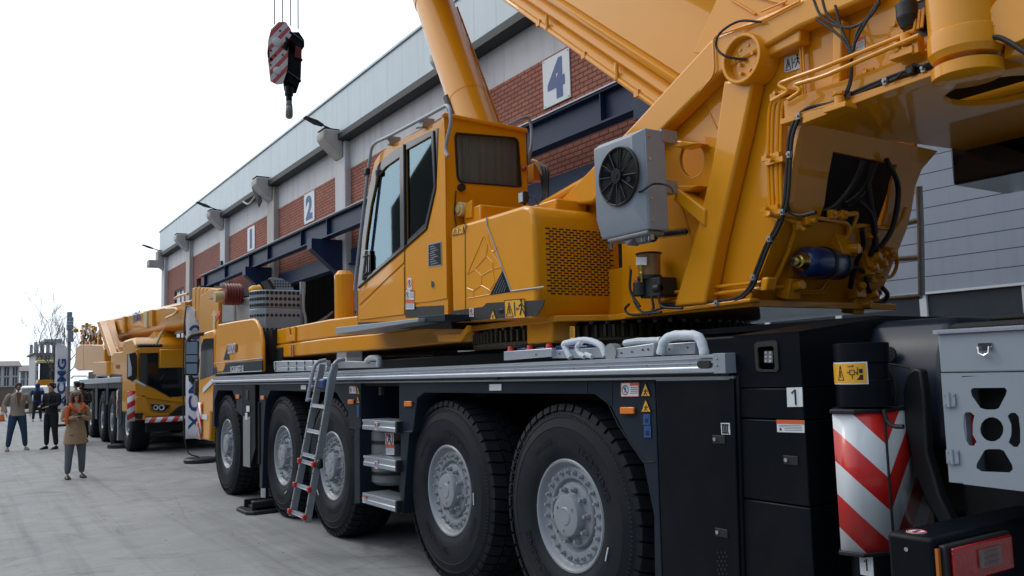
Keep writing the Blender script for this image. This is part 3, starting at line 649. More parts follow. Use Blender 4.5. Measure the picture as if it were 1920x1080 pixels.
for k, ch in enumerate('XCMG'):
    text(bm, ch, b+dx*(x0+.27)+fn*.07+V((0, 0, 1.05+.50*k)), dx, V((0, 0, 1)), .45, .32, .035, .004, rot90=True)
obj('lettering', bm, BINK, r, smooth=0, normals=False)
# suv
cx = (AY(30, 740, 61).x+AY(69, 740, 61).x)/2+.35; r = thing('parked_suv', 'white hatchback-style suv parked with its rear facing the yard', 'car', (cx, 61, 0))
wp_ = mat('white_car_paint', (.62, .65, .68), .3, coat=1, var=.03)
bm = nb(); pts = [(61, .45), (60.85, .75), (60.9, 1.05), (61.1, 1.15), (61.45, 1.62), (61.8, 1.70), (63.4, 1.68), (64.2, 1.2), (65.2, 1.05), (65.4, .5)]
prism(bm, [V((cx-.88, y, z)) for y, z in pts], (1.76, 0, 0)); obj('body', bm, wp_, r, bevel=.09, bseg=3)
bm = nb(); prism(bm, [V((cx-.66, 61.10, 1.17)), V((cx+.66, 61.10, 1.17)), V((cx+.56, 61.36, 1.54)), V((cx-.56, 61.36, 1.54))], (0, -.03, .02)); obj('rear_window', bm, GLS, r)
bm = nb(); b2(bm, (cx-.86, 60.78, .28), (cx+.86, 61.1, .62)); obj('bumper', bm, BK, r, bevel=.05)
for s_ in (-1, 1):
    bm = nb(); b2(bm, (cx+s_*.62, 60.83, .95), (cx+s_*.87, 61.0, 1.1)); obj('tail_lamp', bm, REDL, r, bevel=.02)
    for yy in (61.6, 64.5):
        bm = nb(); lathe(bm, [(-.11, .2), (-.11, .31), (-.07, .34), (.07, .34), (.11, .31), (.11, .2)], (cx+s_*.78, yy, .34), 'x', 20); obj('wheel', bm, RUB, r)
bm = nb(); b2(bm, (cx-.25, 60.82, .8), (cx+.25, 60.84, .92)); obj('number_plate', bm, WHT, r)
# cone
cc = AZ(3, 790, 0); r = thing('traffic_cone', 'orange cone standing on the yard beside the person in the beige blazer', 'traffic cone', cc)
bm = nb(); cyl(bm, cc+V((0, 0, .03)), cc+V((0, 0, .72)), .15, 20, 0, .03); obj('body', bm, ORG, r); bm = nb(); cyl(bm, cc+V((0, 0, .33)), cc+V((0, 0, .48)), .107, 20, 0, .078); obj('band', bm, WHT, r)
bm = nb(); b2(bm, cc+V((-.2, -.2, 0)), cc+V((.2, .2, .03))); obj('foot', bm, BK, r)

# unseen halls added outside the frame to darken reflections and block low sky
oh = thing('added_reflection_hall', 'unseen long low hall added across the yard for paint and glass to reflect', 'building', (-26, 30, 0))
bm = nb(); b2(bm, (-44, -50, 0), (-26, 240, 9.5)); YW_ = mat('dark_cladding', (.09, .085, .08), .8, var=.3, nscale=.3); obj('wall', bm, YW_, oh, smooth=0)
bm = nb(); b2(bm, (-44.3, -50.3, 9.5), (-25.7, 240.3, 10.1)); obj('roof', bm, YW_, oh)
for k in range(34): bm = nb(); b2(bm, (-25.99, -44+k*8.5, 2), (-25.93, -39+k*8.5, 6.5)); obj('window', bm, WIN, oh)

br_ = thing('added_reflection_hall', 'unseen brown gabled block added to darken reflections in the cab glass', 'building', (-19, 22, 0)); BWL = mat('brown_cladding', (.07, .05, .038), .8, var=.3, nscale=.4)  # gabled block added out of view for the dark patch in the cab windows
bm = nb(); b2(bm, (-26, 29, 0), (-13, 43, 11)); obj('wall', bm, BWL, br_, smooth=0)
bm = nb(); prism(bm, [V((-13, 29, 11)), V((-13, 43, 11)), V((-13, 35, 15)), V((-13, 29, 12))], (-13, 0, 0)); obj('roof', bm, BWL, br_, smooth=0)
for k in range(3): bm = nb(); b2(bm, (-12.99, 30.5+k*5, 1.5), (-12.93, 33.5+k*5, 5.5)); obj('window', bm, WIN, br_)
ot = thing('added_reflection_hall', 'unseen tall dark block added far down the yard to dim reflected sky', 'building', (-34, 200, 0))  # tall block added out of view against bright sky in grazing paint reflections
bm = nb(); b2(bm, (-60, 245, 0), (-27, 420, 34)); obj('wall', bm, YW_, ot, smooth=0)
for k in range(9): bm = nb(); b2(bm, (-26.99, 250+k*18, 4), (-26.9, 262+k*18, 20)); obj('window', bm, WIN, ot)

rnd = random.Random(21); bm = nb()
for k in range(170):
    y = rnd.uniform(4, 40); x = rnd.uniform(-1, 3.2) if y < 16 else rnd.uniform(-1, 12); s_ = rnd.uniform(.004, .012)
    bmesh.ops.create_icosphere(bm, subdivisions=1, radius=s_, matrix=Matrix.Translation((x, y, s_*.3)) @ Matrix.Diagonal((1, rnd.uniform(.6, 1.4), .6, 1)))
tag(obj('gravel', bm, mat('grit', (.24, .24, .235), .9, var=.4, nscale=.7)), 'scattered grit and small stones on the concrete', 'gravel', kind='stuff')
# ================================================================== NEAR CRANE
CR = thing('mobile_crane', 'huge five-axle crane in front with leaning ladder and red-white chevron guard', 'mobile crane', (4.8, 8.5, 0))
WY = [13.225, 10.56, 8.903, 6.279, 4.632]; WX = 3.394; WZ = .746

def make_tyre():
    bm = nb(); prof = [(.03, .33), (.0, .366), (-.012, .385), (-.018, .40), (-.022, .405), (-.034, .45), (-.040, .52), (-.038, .575), (-.041, .58), (-.035, .60), (-.022, .64), (-.025, .644), (-.004, .685), (.004, .70), (.03, .714), (.06, .718), (.36, .718), (.39, .714), (.42, .69), (.445, .62), (.45, .52), (.43, .41), (.41, .36), (.38, .34)]
    lathe(bm, prof, n=96)
    n = 50; d = 2*pi/n
    def blk(c, r0, r1):
        lo = [V((x, r0(x)*cos(t), r0(x)*sin(t))) for x, t in c]; hi = [V((x+dx, r1(x)*cos(t), r1(x)*sin(t))) for (x, t), dx in zip(c, [0]*4)]
        a = [bm.verts.new(p) for p in lo]; b = [bm.verts.new(p) for p in hi]; face(bm, b)
        for i in range(4): face(bm, (a[i], a[(i+1) % 4], b[(i+1) % 4], b[i]))
    for k in range(n):
        t = k*d
        for m_ in (0, 1):
            X_ = (lambda x: x) if m_ == 0 else (lambda x: .414-x); o = 0 if m_ == 0 else d*.5
            blk([(X_(-.008), t+o), (X_(-.008), t+o+.82*d), (X_(.098), t+o+1.02*d), (X_(.098), t+o+.18*d)], lambda x: .69 if (x < .01 or x > .40) else .712, lambda x: .731 if (x < .01 or x > .40) else .746)
            blk([(X_(.110), t+o+.05*d), (X_(.110), t+o+.92*d), (X_(.198), t+o+1.27*d), (X_(.198), t+o+.40*d)], lambda x: .712, lambda x: .747)
        # shoulder cleats running down the sidewall
        a0, a1 = t+.04*d, t+.80*d
        P = [V((x, r*cos(a), r*sin(a))) for a in (a0, a1) for x, r in ((-.010, .728), (-.022, .690))]; Q = [V((x+.012, r*cos(a), r*sin(a))) for a in (a0, a1) for x, r in ((-.010, .728), (-.022, .690))]
        a = [bm.verts.new(p) for p in P]; b = [bm.verts.new(p) for p in Q]
        face(bm, (a[0], a[1], a[3], a[2])); face(bm, (a[0], b[0], b[1], a[1])); face(bm, (a[2], a[3], b[3], b[2])); face(bm, (a[1], b[1], b[3], a[3]))
    # fine rim ring of short serrations
    for k in range(150):
        t = k*2*pi/150; p = V((-.034, .655*cos(t), .655*sin(t))); q = V((-.030, .668*cos(t), .668*sin(t))); tube(bm, [p, q], .0035, 4, cap=False)
    # raised sidewall lettering
    def arc_text(s, phi0, r, h, bold=.02):
        vs, fs, Wd, Hh = text_geo(s, bold); k = h/Hh
        mp = [V((-.044 if abs(r-.5) < .06 else -.041, 0, 0))+((V((0, 0, 1))*cos(phi0+v.x*k*1.15/r)+V((0, -1, 0))*sin(phi0+v.x*k*1.15/r))*(r+v.y*k)) for v in vs]
        a = [bm.verts.new(p) for p in mp]
        for f in fs: face(bm, [a[i] for i in f])
    arc_text('TECHKING', R(205), .475, .060, .03); arc_text('TECHKING', R(25), .475, .060, .03); arc_text('445/95R25', R(-48), .50, .035); arc_text('445/95R25', R(120), .50, .035)
    bmesh.ops.recalc_face_normals(bm, faces=bm.faces)
    o = obj('tyre', bm, RUB, None, smooth=30); return o
def make_rim():
    bm = nb()
    lathe(bm, [(.04, .350), (.012, .368), (-.004, .370), (-.012, .362), (-.010, .350), (.0, .340), (.018, .332), (.032, .322), (.036, .316), (.030, .306), (.030, .250), (.034, .240), (.060, .226), (.064, .216), (.048, .210), (.046, .20), (.046, .12), (.06, .05)], n=64)
    return obj('rim', bm, RIMM, None, smooth=30)
def make_hub():
    bm = nb()
    lathe(bm, [(.046, .212), (.034, .205), (.030, .19), (.028, .145), (.020, .140)], n=40)
    lathe(bm, [(.03, .142), (-.020, .138), (-.034, .130), (-.038, .112), (-.038, .06), (-.042, .055), (-.042, .0)], n=40)
    for k in range(24):
        t = 2*pi*k/24+.06; c = V((.03, .281*cos(t), .281*sin(t))); cyl(bm, c, c+V((-.012, 0, 0)), .0175, 10); cyl(bm, c+V((-.012, 0, 0)), c+V((-.034, 0, 0)), .0125, 8, 0, .009)
    for k in range(10):
        t = 2*pi*k/10+.2; c = V((.028, .173*cos(t), .173*sin(t))); cyl(bm, c, c+V((-.026, 0, 0)), .019, 6); cyl(bm, c+V((-.026, 0, 0)), c+V((-.048, 0, 0)), .012, 8)
    for a, l in ((2.2, .03), (4.6, .022), (0.2, .016)):
        c = V((-.038, .095*cos(a), .095*sin(a))); cyl(bm, c, c+V((-.008, 0, 0)), .009, 8)
    tube(bm, [(-.040, .05*cos(a), .05*sin(a)) for a in [x*.45 for x in range(11)]], .003, 4)
    return obj('hub', bm, RIMM, None, smooth=30)
T0, R0, H0 = make_tyre(), make_rim(), make_hub(); protos = (T0, R0, H0)
chk = nb(); b2(chk, (-.048, -.47, -.06), (-.043, -.462, .03)); C0 = obj('chalk_mark', chk, WHT, None)
def wheel(parent, x, y, z, spin, side=1, full=True, used=[0], white=True):
    w = part('wheel', parent, (x, y, z)); w.rotation_euler = (spin, 0, 0) if side == 1 else (spin, 0, pi)
    for p in (protos+((C0,) if white else ())) if full else protos[:2]:
        if p.name not in used: used.append(p.name); c = p; c.parent = w; c.location = (0, 0, 0); continue
        c = p.copy(); COL.objects.link(c); c.parent = w; c.location = (0, 0, 0)
    return w
for i, y in enumerate(WY):
    w = wheel(CR, WX, y, WZ, [.5, 1.1, 2.4, 0, .35][i])
for i, y in enumerate(WY): wheel(CR, 6.3, y, WZ, i*.7, -1, False)

# --- chassis, deck and underside
bm = nb()
b2(bm, (4.15, 1.9, .95), (5.45, 14.6, 1.62)); 
for y in WY: cyl(bm, (3.6, y, WZ), (6.1, y, WZ), .10, 12); b2(bm, (4.5, y-.25, .5), (5.1, y+.25, .96)); b2(bm, (3.84, y-.12, .62), (4.1, y+.12, 1.5))
obj('chassis', bm, UND, CR, bevel=.01)
bm = nb(); b2(bm, (3.34, 3.06, 1.60), (6.26, 13.5, 1.655)); b2(bm, (3.42, 3.06, 1.655), (6.2, 13.4, 1.735)); obj('deck', bm, UND, CR)
bm = nb(); b2(bm, (3.75, 2.7, 1.738), (5.85, 10.9, 1.87)); b2(bm, (3.95, 4.2, 1.872), (5.65, 7.6, 1.90)); obj('carrier_top_frame', bm, DK2, CR, bevel=.015)
for x in (4.05, 5.5): pass
bm = nb(); b2(bm, (3.95, 7.25, .55), (4.12, 7.95, 1.6)); obj('dark_backing', bm, UND, CR)
# extruded aluminium side rail
prof = [(3.30, 1.663), (3.235, 1.663), (3.228, 1.668), (3.228, 1.686), (3.240, 1.692), (3.243, 1.697), (3.243, 1.712), (3.237, 1.715), (3.243, 1.718), (3.243, 1.735), (3.236, 1.738), (3.230, 1.742), (3.230, 1.755), (3.30, 1.757)]
bm = nb(); prism(bm, [V((x, 3.12, z)) for x, z in prof], (0, 10.42, 0)); rail = obj('side_rail', bm, AL, CR, smooth=20)
bm = nb(); b2(bm, (3.224, 3.035, 1.660), (3.40, 3.118, 1.762)); cyl(bm, (3.224, 3.09, 1.735), (3.218, 3.09, 1.735), .006, 8); cyl(bm, (3.224, 3.09, 1.702), (3.218, 3.09, 1.702), .006, 8); obj('rail_end_cap', bm, GRY, rail, bevel=.003)
bm = nb(); P = rrect((3.145, 1.690), (3.235, 1.728), .018, 3.2275); prism(bm, P, (.02, 0, 0)); obj('rail_lock', bm, BK, rail)
bm = nb(); [cyl(bm, (3.243, y, 1.712), (3.2405, y, 1.712), .004, 6) for y in [3.3+.34*k for k in range(28)]]; obj('rail_screw', bm, INK, rail)
bm = nb(); b2(bm, (3.272, 3.03, 1.632), (3.38, 13.55, 1.645)); obj('drip_strip', bm, GAL, rail)
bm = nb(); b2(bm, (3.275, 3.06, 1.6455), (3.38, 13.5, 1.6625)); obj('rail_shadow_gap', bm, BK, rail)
for px in (928, 448):
    c = AX(px, 708, 3.26); bm = nb(); b2(bm, c+V((-.01, -.04, -.012)), c+V((.02, .04, .02))); obj('rail_latch', bm, BK, rail, bevel=.004)
# folded grey deck behind the rail
bm = nb(); b2(bm, (3.30, 3.06, 1.757), (3.75, 13.3, 1.7605)); obj('walkway', bm, GAL, CR)

# --- fenders
f1 = slabX('fender', [(400, 720), (455, 718.5), (455, 781), (443, 770), (443, 752), (435, 732), (408, 732), (402, 752), (401.5, 800), (398, 800), (399, 740)], 3.30, .5, DK, CR)
f2 = slabX('fender', [(486, 718.4), (676, 715.4), (676.5, 801), (674, 803), (675, 944), (664.5, 944), (664, 806), (655, 802), (652, 772), (630, 735.5), (507, 732), (498, 752), (495, 790), (491.5, 916), (486.5, 914), (487.5, 786), (486, 783)], 3.30, .42, DK, CR)
f3 = slabX('fender', [(748, 714.3), (1227, 708), (1242.5, 1110), (1228, 1110), (1226, 966), (1206, 868), (1169.5, 811), (1145, 762), (1114.5, 739), (795, 736.5), (782, 747), (774.5, 808), (767, 814), (755, 964), (750.5, 963), (751, 816), (748, 810)], 3.30, .42, DK, CR)
# raised arch lips and seams
for poly, par in (([(1227.5, 866), (1206, 866.5), (1160, 798), (1138, 752), (1118, 738)], f3), ([(748.6, 809), (773, 809)], f3), ([(1100, 709.5), (1101, 738)], f3), ([(1147, 714), (1147.5, 762)], f3), ([(676, 802), (655, 802)], f2)):
    bm = nb(); polyline_relief(bm, [AX(a, b, 3.299) for a, b in poly], .004); obj('seam', bm, BK, par, smooth=0)
for par, pxs in ((f3, [((1192, 766), (1192, 866))]),):
    pass
# mudguard liner behind the wheels
bm = nb(); b2(bm, (3.75, 3.8, 1.56), (4.1, 13.9, 1.6)); obj('wheel_well_liner', bm, UND, CR)
# --- fender fittings
def marker(px, parent):
    a, b, c, d = px; bm = nb(); P = [AX(a, b, 3.296), AX(c, b, 3.296), AX(c, d, 3.296), AX(a, d, 3.296)]; prism(bm, P, (-.018, 0, 0)); return obj('side_marker_lamp', bm, ORG, parent, bevel=.005)
for q, p in (((1166, 763, 1192, 776), f3), ((760.5, 752, 774, 762), f3), ((654.5, 749, 664.5, 757.5), f2), ((490.5, 742, 496.5, 749.5), f2), ((444, 740, 450, 747.5), f1)): marker(q, p)
LX_ = 3.2965
label_plate('warning_label', f3, [(1165, 718), (1198.5, 717), (1198.5, 743.5), (1165, 744)], LX_, WHT, 'no', lab='white and red prohibition sticker above the amber lamp')
tri_label('warning_label', f3, [(1211, 717), (1202, 743.5), (1221, 743.5)], LX_, 'upper yellow warning triangle'); tri_label('warning_label', f3, [(1211.5, 747.5), (1202.5, 773), (1222, 773)], LX_, 'lower yellow warning triangle')
label_plate('warning_label', f3, [(1206.5, 776), (1219.5, 776), (1219.5, 796.5), (1206.5, 796.5)], LX_, BINK, 'ppe', lab='blue helmet sign'); label_plate('warning_label', f3, [(1208, 798), (1221, 798), (1221, 820.5), (1208, 820.5)], LX_, BINK, 'ppe', lab='blue glove sign')
label_plate('reflector_label', f3, [(918, 720.5), (940.5, 720), (940.5, 732), (918, 732.5)], LX_, WHT, None)
label_plate('reflector_label', f2, [(564.5, 722.5), (574, 722.2), (574, 730), (564.5, 730)], LX_, WHT, None)
label_plate('warning_label', f2, [(655.5, 724), (668, 723.6), (668, 738), (655.5, 738)], LX_, WHT, 'no')
tri_label('warning_label', f2, [(671.5, 724), (668.7, 739), (675, 739)], LX_); tri_label('warning_label', f2, [(671.5, 742), (668.7, 756), (675, 756)], LX_)
label_plate('warning_label', f2, [(669.5, 759), (674, 759), (674, 782), (669.5, 782)], LX_, BINK, None)
# --- front stabiliser post between first and second wheels
bm = nb(); prism(bm, [AX(a, b, 3.28) for a, b in ((455, 719), (478, 719), (479, 840), (469, 876), (455.5, 873))], (.5, 0, 0)); fs_ = obj('stabiliser_box', bm, DK2, CR, bevel=.01)
slabX('cover_panel', [(455.5, 781), (468.5, 782), (468.5, 877), (455.8, 874)], 3.27, .01, GRD, fs_)
slabX('grip_recess', [(460.5, 732), (465.5, 732), (465, 750), (460.5, 748)], 3.272, .01, BK, fs_)
label_plate('warning_label', fs_, [(462, 761), (468, 761), (468, 772), (462, 772)], 3.272, WHT, None); label_plate('warning_label', fs_, [(460, 774), (464, 774), (464, 787), (460, 787)], 3.272, WHT, None)
bm = nb(); cyl(bm, AX(484, 730, 3.42)+V((0, .1, .02)), AX(484, 730, 3.42)+V((0, .1, -.35)), .07, 12); obj('valve_block', bm, Y_, fs_)
# striped guard of the stabiliser
def striped(name, pts, z0, z1, parent, m_, t=.006, mirror=None, off=0):
    bm = nb(); uvl = bm.loops.layers.uv.new('UVMap'); u = 0; us = [0]
    for a, b in zip(pts, pts[1:]): u += (V((b[0]-a[0], b[1]-a[1]))).length; us.append(u)
    um = us[mirror] if mirror is not None else 0
    for i, (a, b) in enumerate(zip(pts, pts[1:])):
        vs = [bm.verts.new((a[0], a[1], z0)), bm.verts.new((b[0], b[1], z0)), bm.verts.new((b[0], b[1], z1)), bm.verts.new((a[0], a[1], z1))]
        f = bm.faces.new(vs); UV = [(us[i], z0), (us[i+1], z0), (us[i+1], z1), (us[i], z1)]
        for l, (x, y) in zip(f.loops, UV): l[uvl].uv = ((-(x-um) if x < um or (x == um and us[i] < um) else -(um-x)*-1) if False else -abs(x-um), y+off)
    bmesh.ops.remove_doubles(bm, verts=bm.verts, dist=1e-5)
    o = obj(name, bm, m_, parent, smooth=20, normals=False); s_ = o.modifiers.new('t', 'SOLIDIFY'); s_.thickness = t; s_.offset = 0; return o
c = AX(484, 810, 3.40); striped('striped_guard', [(3.40, AX(479, 810, 3.40).y), (3.40, AX(487, 810, 3.40).y-.05)], AX(484, 839, 3.4).z, AX(484, 779, 3.4).z, CR, STR)
# float plates on the ground
fp = AZ(497, 957, 0); fl = part('stabiliser_foot', CR, (fp.x, fp.y, 0))
bm = nb(); prism(bm, [fp+V((x, y, .0))*.74 for x, y in ((-.42, -.30), (-.32, -.42), (.34, -.42), (.44, -.3), (.44, .3), (.34, .42), (-.32, .42), (-.42, .3))], (0, 0, .045)); b2(bm, fp+V((-.24, -.26, .045))*.74, fp+V((.3, .26, .11))*.74); b2(bm, fp+V((-.2, -.2, .11))*.74, fp+V((.24, .2, .17))*.74)
for s_ in (-1, 1): b2(bm, fp+V((-.3, s_*.24-.02, .045))*.74, fp+V((.34, s_*.24+.02, .20))*.74)
obj('float_plate', bm, BK, fl, bevel=.01)
bm = nb(); c = AX(481, 900, 3.45); cyl(bm, fp+V((0, 0, .17)), fp+V((0, 0, 1.2)), .055, 14); obj('jack_rod', bm, CHR, fl)
bm = nb(); cyl(bm, fp+V((0, 0, .60)), fp+V((0, 0, 1.4)), .09, 16); obj('jack_tube', bm, DK2, fl)
# --- steps between the axles
st = part('side_steps', CR, (3.3, 7.5, 1))
for (a, b, c, d) in (((679, 787.5), (741.5, 791), (741.5, 811), (679, 805)), ((681, 854.5), (741.5, 864), (741.5, 884), (681, 874.5)), ((679.5, 926), (741.5, 939.5), (741.5, 960), (679.5, 946))):
    P = [AX(x, y, 3.25) for x, y in (a, b, c, d)]; w = P[0].y-P[1].y; z0, z1 = P[2].z, P[1].z; y1, y0 = P[0].y, P[1].y
    bm = nb(); pf = [(3.25, z0), (3.25, z0+(z1-z0)*.38), (3.258, z0+(z1-z0)*.42), (3.258, z0+(z1-z0)*.72), (3.25, z0+(z1-z0)*.76), (3.25, z1), (3.262, z1), (3.52, z1), (3.52, z0)]
    prism(bm, [V((x, y0, z)) for x, z in pf], (0, y1-y0, 0)); s_ = obj('step', bm, AL, st, bevel=.002)
    bm = nb(); b2(bm, (3.243, y0-.035, z0-.006), (3.53, y0-.001, z1+.004)); obj('step_end_cap', bm, BK, s_, bevel=.006)
    bm = nb(); b2(bm, (3.34, y1+.001, z0), (3.5, y1+.04, z1)); obj('step_bracket', bm, UND, s_)
    if z0 > .8 and z0 < 1.3: label_plate('round_label', s_, [(703, b[1]-.2), (708, b[1]+.4), (708, b[1]+15), (703, b[1]+14)], 3.2485, WHT, 'round')
    if z0 > 1.3: label_plate('round_label', s_, [(701, 789.5), (709, 790), (709, 807), (701, 806)], 3.2485, WHT, 'round')
    if z0 < .8: label_plate('warning_label', s_, [(679.8, 927.5), (686, 929), (686, 943), (679.8, 942)], 3.2485, WHT, 'title')
bm = nb(); c = AX(722, 855, 3.55); lathe(bm, [(-.27, .0), (-.27, .20), (-.24, .235), (.24, .235), (.27, .20), (.27, 0)], (c.x+.1, c.y-.02, c.z), 'z', 28); tk = obj('air_tank', bm, GRD, CR)
bm = nb(); [lathe(bm, [(z, .238), (z, .246), (z+.03, .246), (z+.03, .238)], (c.x+.1, c.y-.02, c.z), 'z', 28) for z in (-.17, .13)]; obj('tank_strap', bm, BK, tk)
label_plate('warning_label', tk, [(723, 811), (738.5, 812), (738.5, 834), (723, 833)], 3.405, WHT, 'round'); label_plate('warning_label', tk, [(724, 834), (739.5, 835), (739.5, 853), (724, 852)], 3.405, WHT, 'title')
for k in range(4):
    bm = nb(); a = AX(703+k*6, 800, 3.6+.05*k); tube(bm, curve([a, a+V((0, 0, .13)), a+V((.1, -.12, .18)), a+V((.2, -.3, .1))]), .014, 8); obj('hose', bm, HOSE, tk)
def work_lamp(px0, py0, px1, py1, x, parent, tilt=0, name='work_lamp'):
    P = [AX(px0, py0, x), AX(px1, py0, x), AX(px1, py1, x), AX(px0, py1, x)]; bm = nb(); prism(bm, P, (.05, 0, 0)); o = obj(name, bm, BK, parent, bevel=.012)
    c = sum(P, V())/4; ey = (P[0]-P[3])*.5; ex = (P[1]-P[0])*.5; bm = nb(); prism(bm, [c-V((.0015, 0, 0))+ex*a+ey*b for a, b in ((-.78, -.78), (.78, -.78), (.78, .78), (-.78, .78))], (-.004, 0, 0), 0)
    for i in (-.42, .42):
        for j in (-.55, 0, .55): q = c+ex*i+ey*j+V((-.0055, 0, 0)); discx(bm, q, ey.length*.2, .003, 8, 1)
    obj('lens', bm, [GRD, LENS], o); return o
work_lamp(699, 724, 717, 742, 3.5, CR)
bm = nb(); c = AX(708, 722, 3.52); b2(bm, c+V((0, -.012, -.01)), c+V((.02, .012, .06))); obj('lamp_bracket', bm, GRD, CR)
# --- leaning access ladder
LY = 8.25; lad = part('access_ladder', CR, (3.1, LY, 1))
def LP(px, py): return AY(px, py, LY+.25*(0))
TL, TR, BL, BR = AY(604, 683, 8.42), AY(628, 683, 8.1), AY(548, 968, 8.42), AY(576, 980, 8.1)
up = (TL-BL).normalized(); acr = (TR-TL).normalized(); nrm = up.cross(acr).normalized()
for nm, A_, B_ in (('ladder_rail', BL, TL), ('ladder_rail', BR, TR)):
    bm = nb(); d = (B_-A_); u = d.normalized(); q = [A_+acr*a+nrm*b for a, b in ((-.014, -.035), (.014, -.035), (.014, .035), (-.014, .035))]; prism(bm, q, d); o = obj(nm, bm, GAL, lad, bevel=.004)
    bm = nb()
    for k in range(9): cc = A_+d*(.1+.1*k); cyl(bm, cc-nrm*.036, cc-nrm*.038, .008, 8)
    obj('ladder_hole', bm, INK, o)
for k, t in enumerate((.03, .20, .355, .40, .555, .72)):
    A_, B_ = BL+(TL-BL)*t, BR+(TR-BR)*t; lo_ = k < 3
    bm = nb(); q = [A_+up*a+nrm*b for a, b in ((-.016, -.03), (.016, -.03), (.016, .04), (-.016, .04))]; prism(bm, q, B_-A_)
    for j in (-1, 1): tube(bm, [A_+up*.016*j-nrm*.031, B_+up*.016*j-nrm*.031], .004, 4)
    o = obj('ladder_rung', bm, AL, lad, bevel=.003)
    if lo_:
        bm = nb()
        for p in (A_, B_): box(bm, p-nrm*.04, (.035, .05, .05))
        obj('rung_end', bm, RED, o, bevel=.008)
for (pts, y) in (([(576, 753), (586, 700), (591, 684), (598, 678), (611, 675.5)], 8.5), ([(577, 748), (593, 750)], 8.45), ([(584, 724), (598, 726)], 8.45), ([(611, 755), (618, 705), (626, 684), (633, 676), (646, 674)], 8.1)):
    bm = nb(); tube(bm, bend([AY(a, b, y) for a, b in pts], .06), .020 if len(pts) > 2 else .014, 10); obj('ladder_handrail', bm, GRY, lad)
bm = nb(); c = AY(609, 719, 8.3); box(bm, c, (.10, .16, .10)); obj('ladder_clamp', bm, BLU, lad, bevel=.02)
bm = nb(); c = AY(598, 869, 8.1); box(bm, c+V((.0, -.03, 0)), (.05, .05, .09)); ellipsoid(bm, c+V((-.02, -.06, 0)), (.035, .035, .05), 10); obj('ladder_latch', bm, BK, lad, bevel=.01)
# --- things stowed on the deck rail: folded ladders, wrapped handles, wedges
sd_ = part('stowed_ladder', CR, (3.4, 5, 1.78))
def chan(name, px, x, t=.04, mt=AL): return slabX(name, px, x, t, mt, sd_, bevel=.004)
o = chan('ladder_channel', [(944.5, 659), (1034, 652.5), (1034, 668.5), (944.5, 676)], 3.34); chan('ladder_channel', [(1034.5, 657), (1150, 649), (1150, 671), (1034.5, 672)], 3.37); chan('ladder_channel', [(1150, 654), (1225, 643.5), (1225, 667), (1150, 672)], 3.34); chan('ladder_channel', [(1238, 645), (1303, 641), (1303, 664), (1238, 666)], 3.42)
for (x0, y0, x1, y1) in ((955, 676, 972, 673), (1060, 670, 1085, 668), (1175, 668, 1200, 666)): pass
bm = nb()
for px, py in ((1165, 662), (1185, 660), (1205, 656), (1215, 655), (1255, 655), (1290, 652), (1005, 665), (1050, 663)): discx(bm, AX(px, py, 3.338), .006, .003, 8)
obj('rivet', bm, INK, sd_)
for k, (px, py) in enumerate(((958, 658), (994, 656), (1030, 653.5))):
    bm = nb(); c = AX(px, py, 3.5); cyl(bm, c+V((0, 0, -.04)), c+V((0, 0, .035)), .04, 14, 0, .02); obj('marker_cone', bm, RED, sd_)
for px0, px1, py in ((968, 985, 655), (1003, 1020, 654), (1040, 1100, 651)):
    bm = nb(); prism(bm, [AX(px0, py-3, 3.6), AX(px1, py-4, 3.6), AX(px1, py+10, 3.6), AX(px0, py+10, 3.6)], (.1, 0, 0)); obj('blue_wedge', bm, BLU, sd_, bevel=.01)
for pts, x, r in (([(1070, 671), (1062, 655), (1056, 645), (1075, 640), (1095, 637), (1112, 640), (1128, 648), (1136, 668)], 3.36, .026), ([(1096, 669), (1085, 662), (1081, 650), (1090, 642)], 3.30, .020), ([(1110, 669), (1098, 664)], 3.31, .018)):
    bm = nb(); pp = bend([AX(a, b, x) for a, b in pts], .05); tube(bm, pp, [r*.8*(1+.05*sin(i*2.1)) for i in range(len(pp))], 10); obj('wrapped_handle', bm, WRAP, sd_)
bm = nb(); pp = [AX(a, b, 3.36) for a, b in ((1239, 664), (1243, 645), (1252, 634), (1266, 629), (1285, 628.5), (1302, 629), (1312, 635), (1318, 650), (1321, 665))]; pp = curve(pp, 4); tube(bm, pp, [.027*(1+.04*sin(i*1.7)) for i in range(len(pp))], 12); obj('wrapped_handle', bm, WRAP, sd_)
bm = nb(); pp = curve([AX(a, b, 3.6) for a, b in ((1172, 644), (1195, 640), (1220, 639), (1240, 638))], 4); tube(bm, pp, [.022*(1+.05*sin(i*1.7)) for i in range(len(pp))], 10); obj('wrapped_handle', bm, WRAP, sd_)
bm = nb(); c = AX(1144, 661, 3.33); cyl(bm, c, c+V((.05, 0, 0)), .055, 20); obj('pivot_disc', bm, GAL, sd_)
slabX('ladder_channel', [(628, 676), (712, 679), (712, 689), (628, 691)], 3.45, .05, GAL, sd_); bm = nb(); tube(bm, curve([AX(a, b, 3.45) for a, b in ((688, 677), (694, 672), (704, 671), (711, 674), (710, 687))], 3), .03, 10); obj('wrapped_handle', bm, WRAP, sd_)
# slatted ladder in front (rows of slots)
for (q, r_) in (([(513, 678), (530, 676.5), (612, 676), (612, 685), (513, 688)], 0), ([(513, 689), (612, 686), (612, 695), (515, 697)], 0)): slabX('ladder_channel', q, 3.34, .05, AL, sd_)
bm = nb()
for k in range(5):
    for r_ in (0, 1): c = AX(517+k*15.5 + (8 if k else 0), 682-(k*.5)+r_*10.5, 3.338); b2(bm, c+V((-.003, -.012, -.022)), c+V((.001, .012, .022)))
obj('slot', bm, INK, sd_)
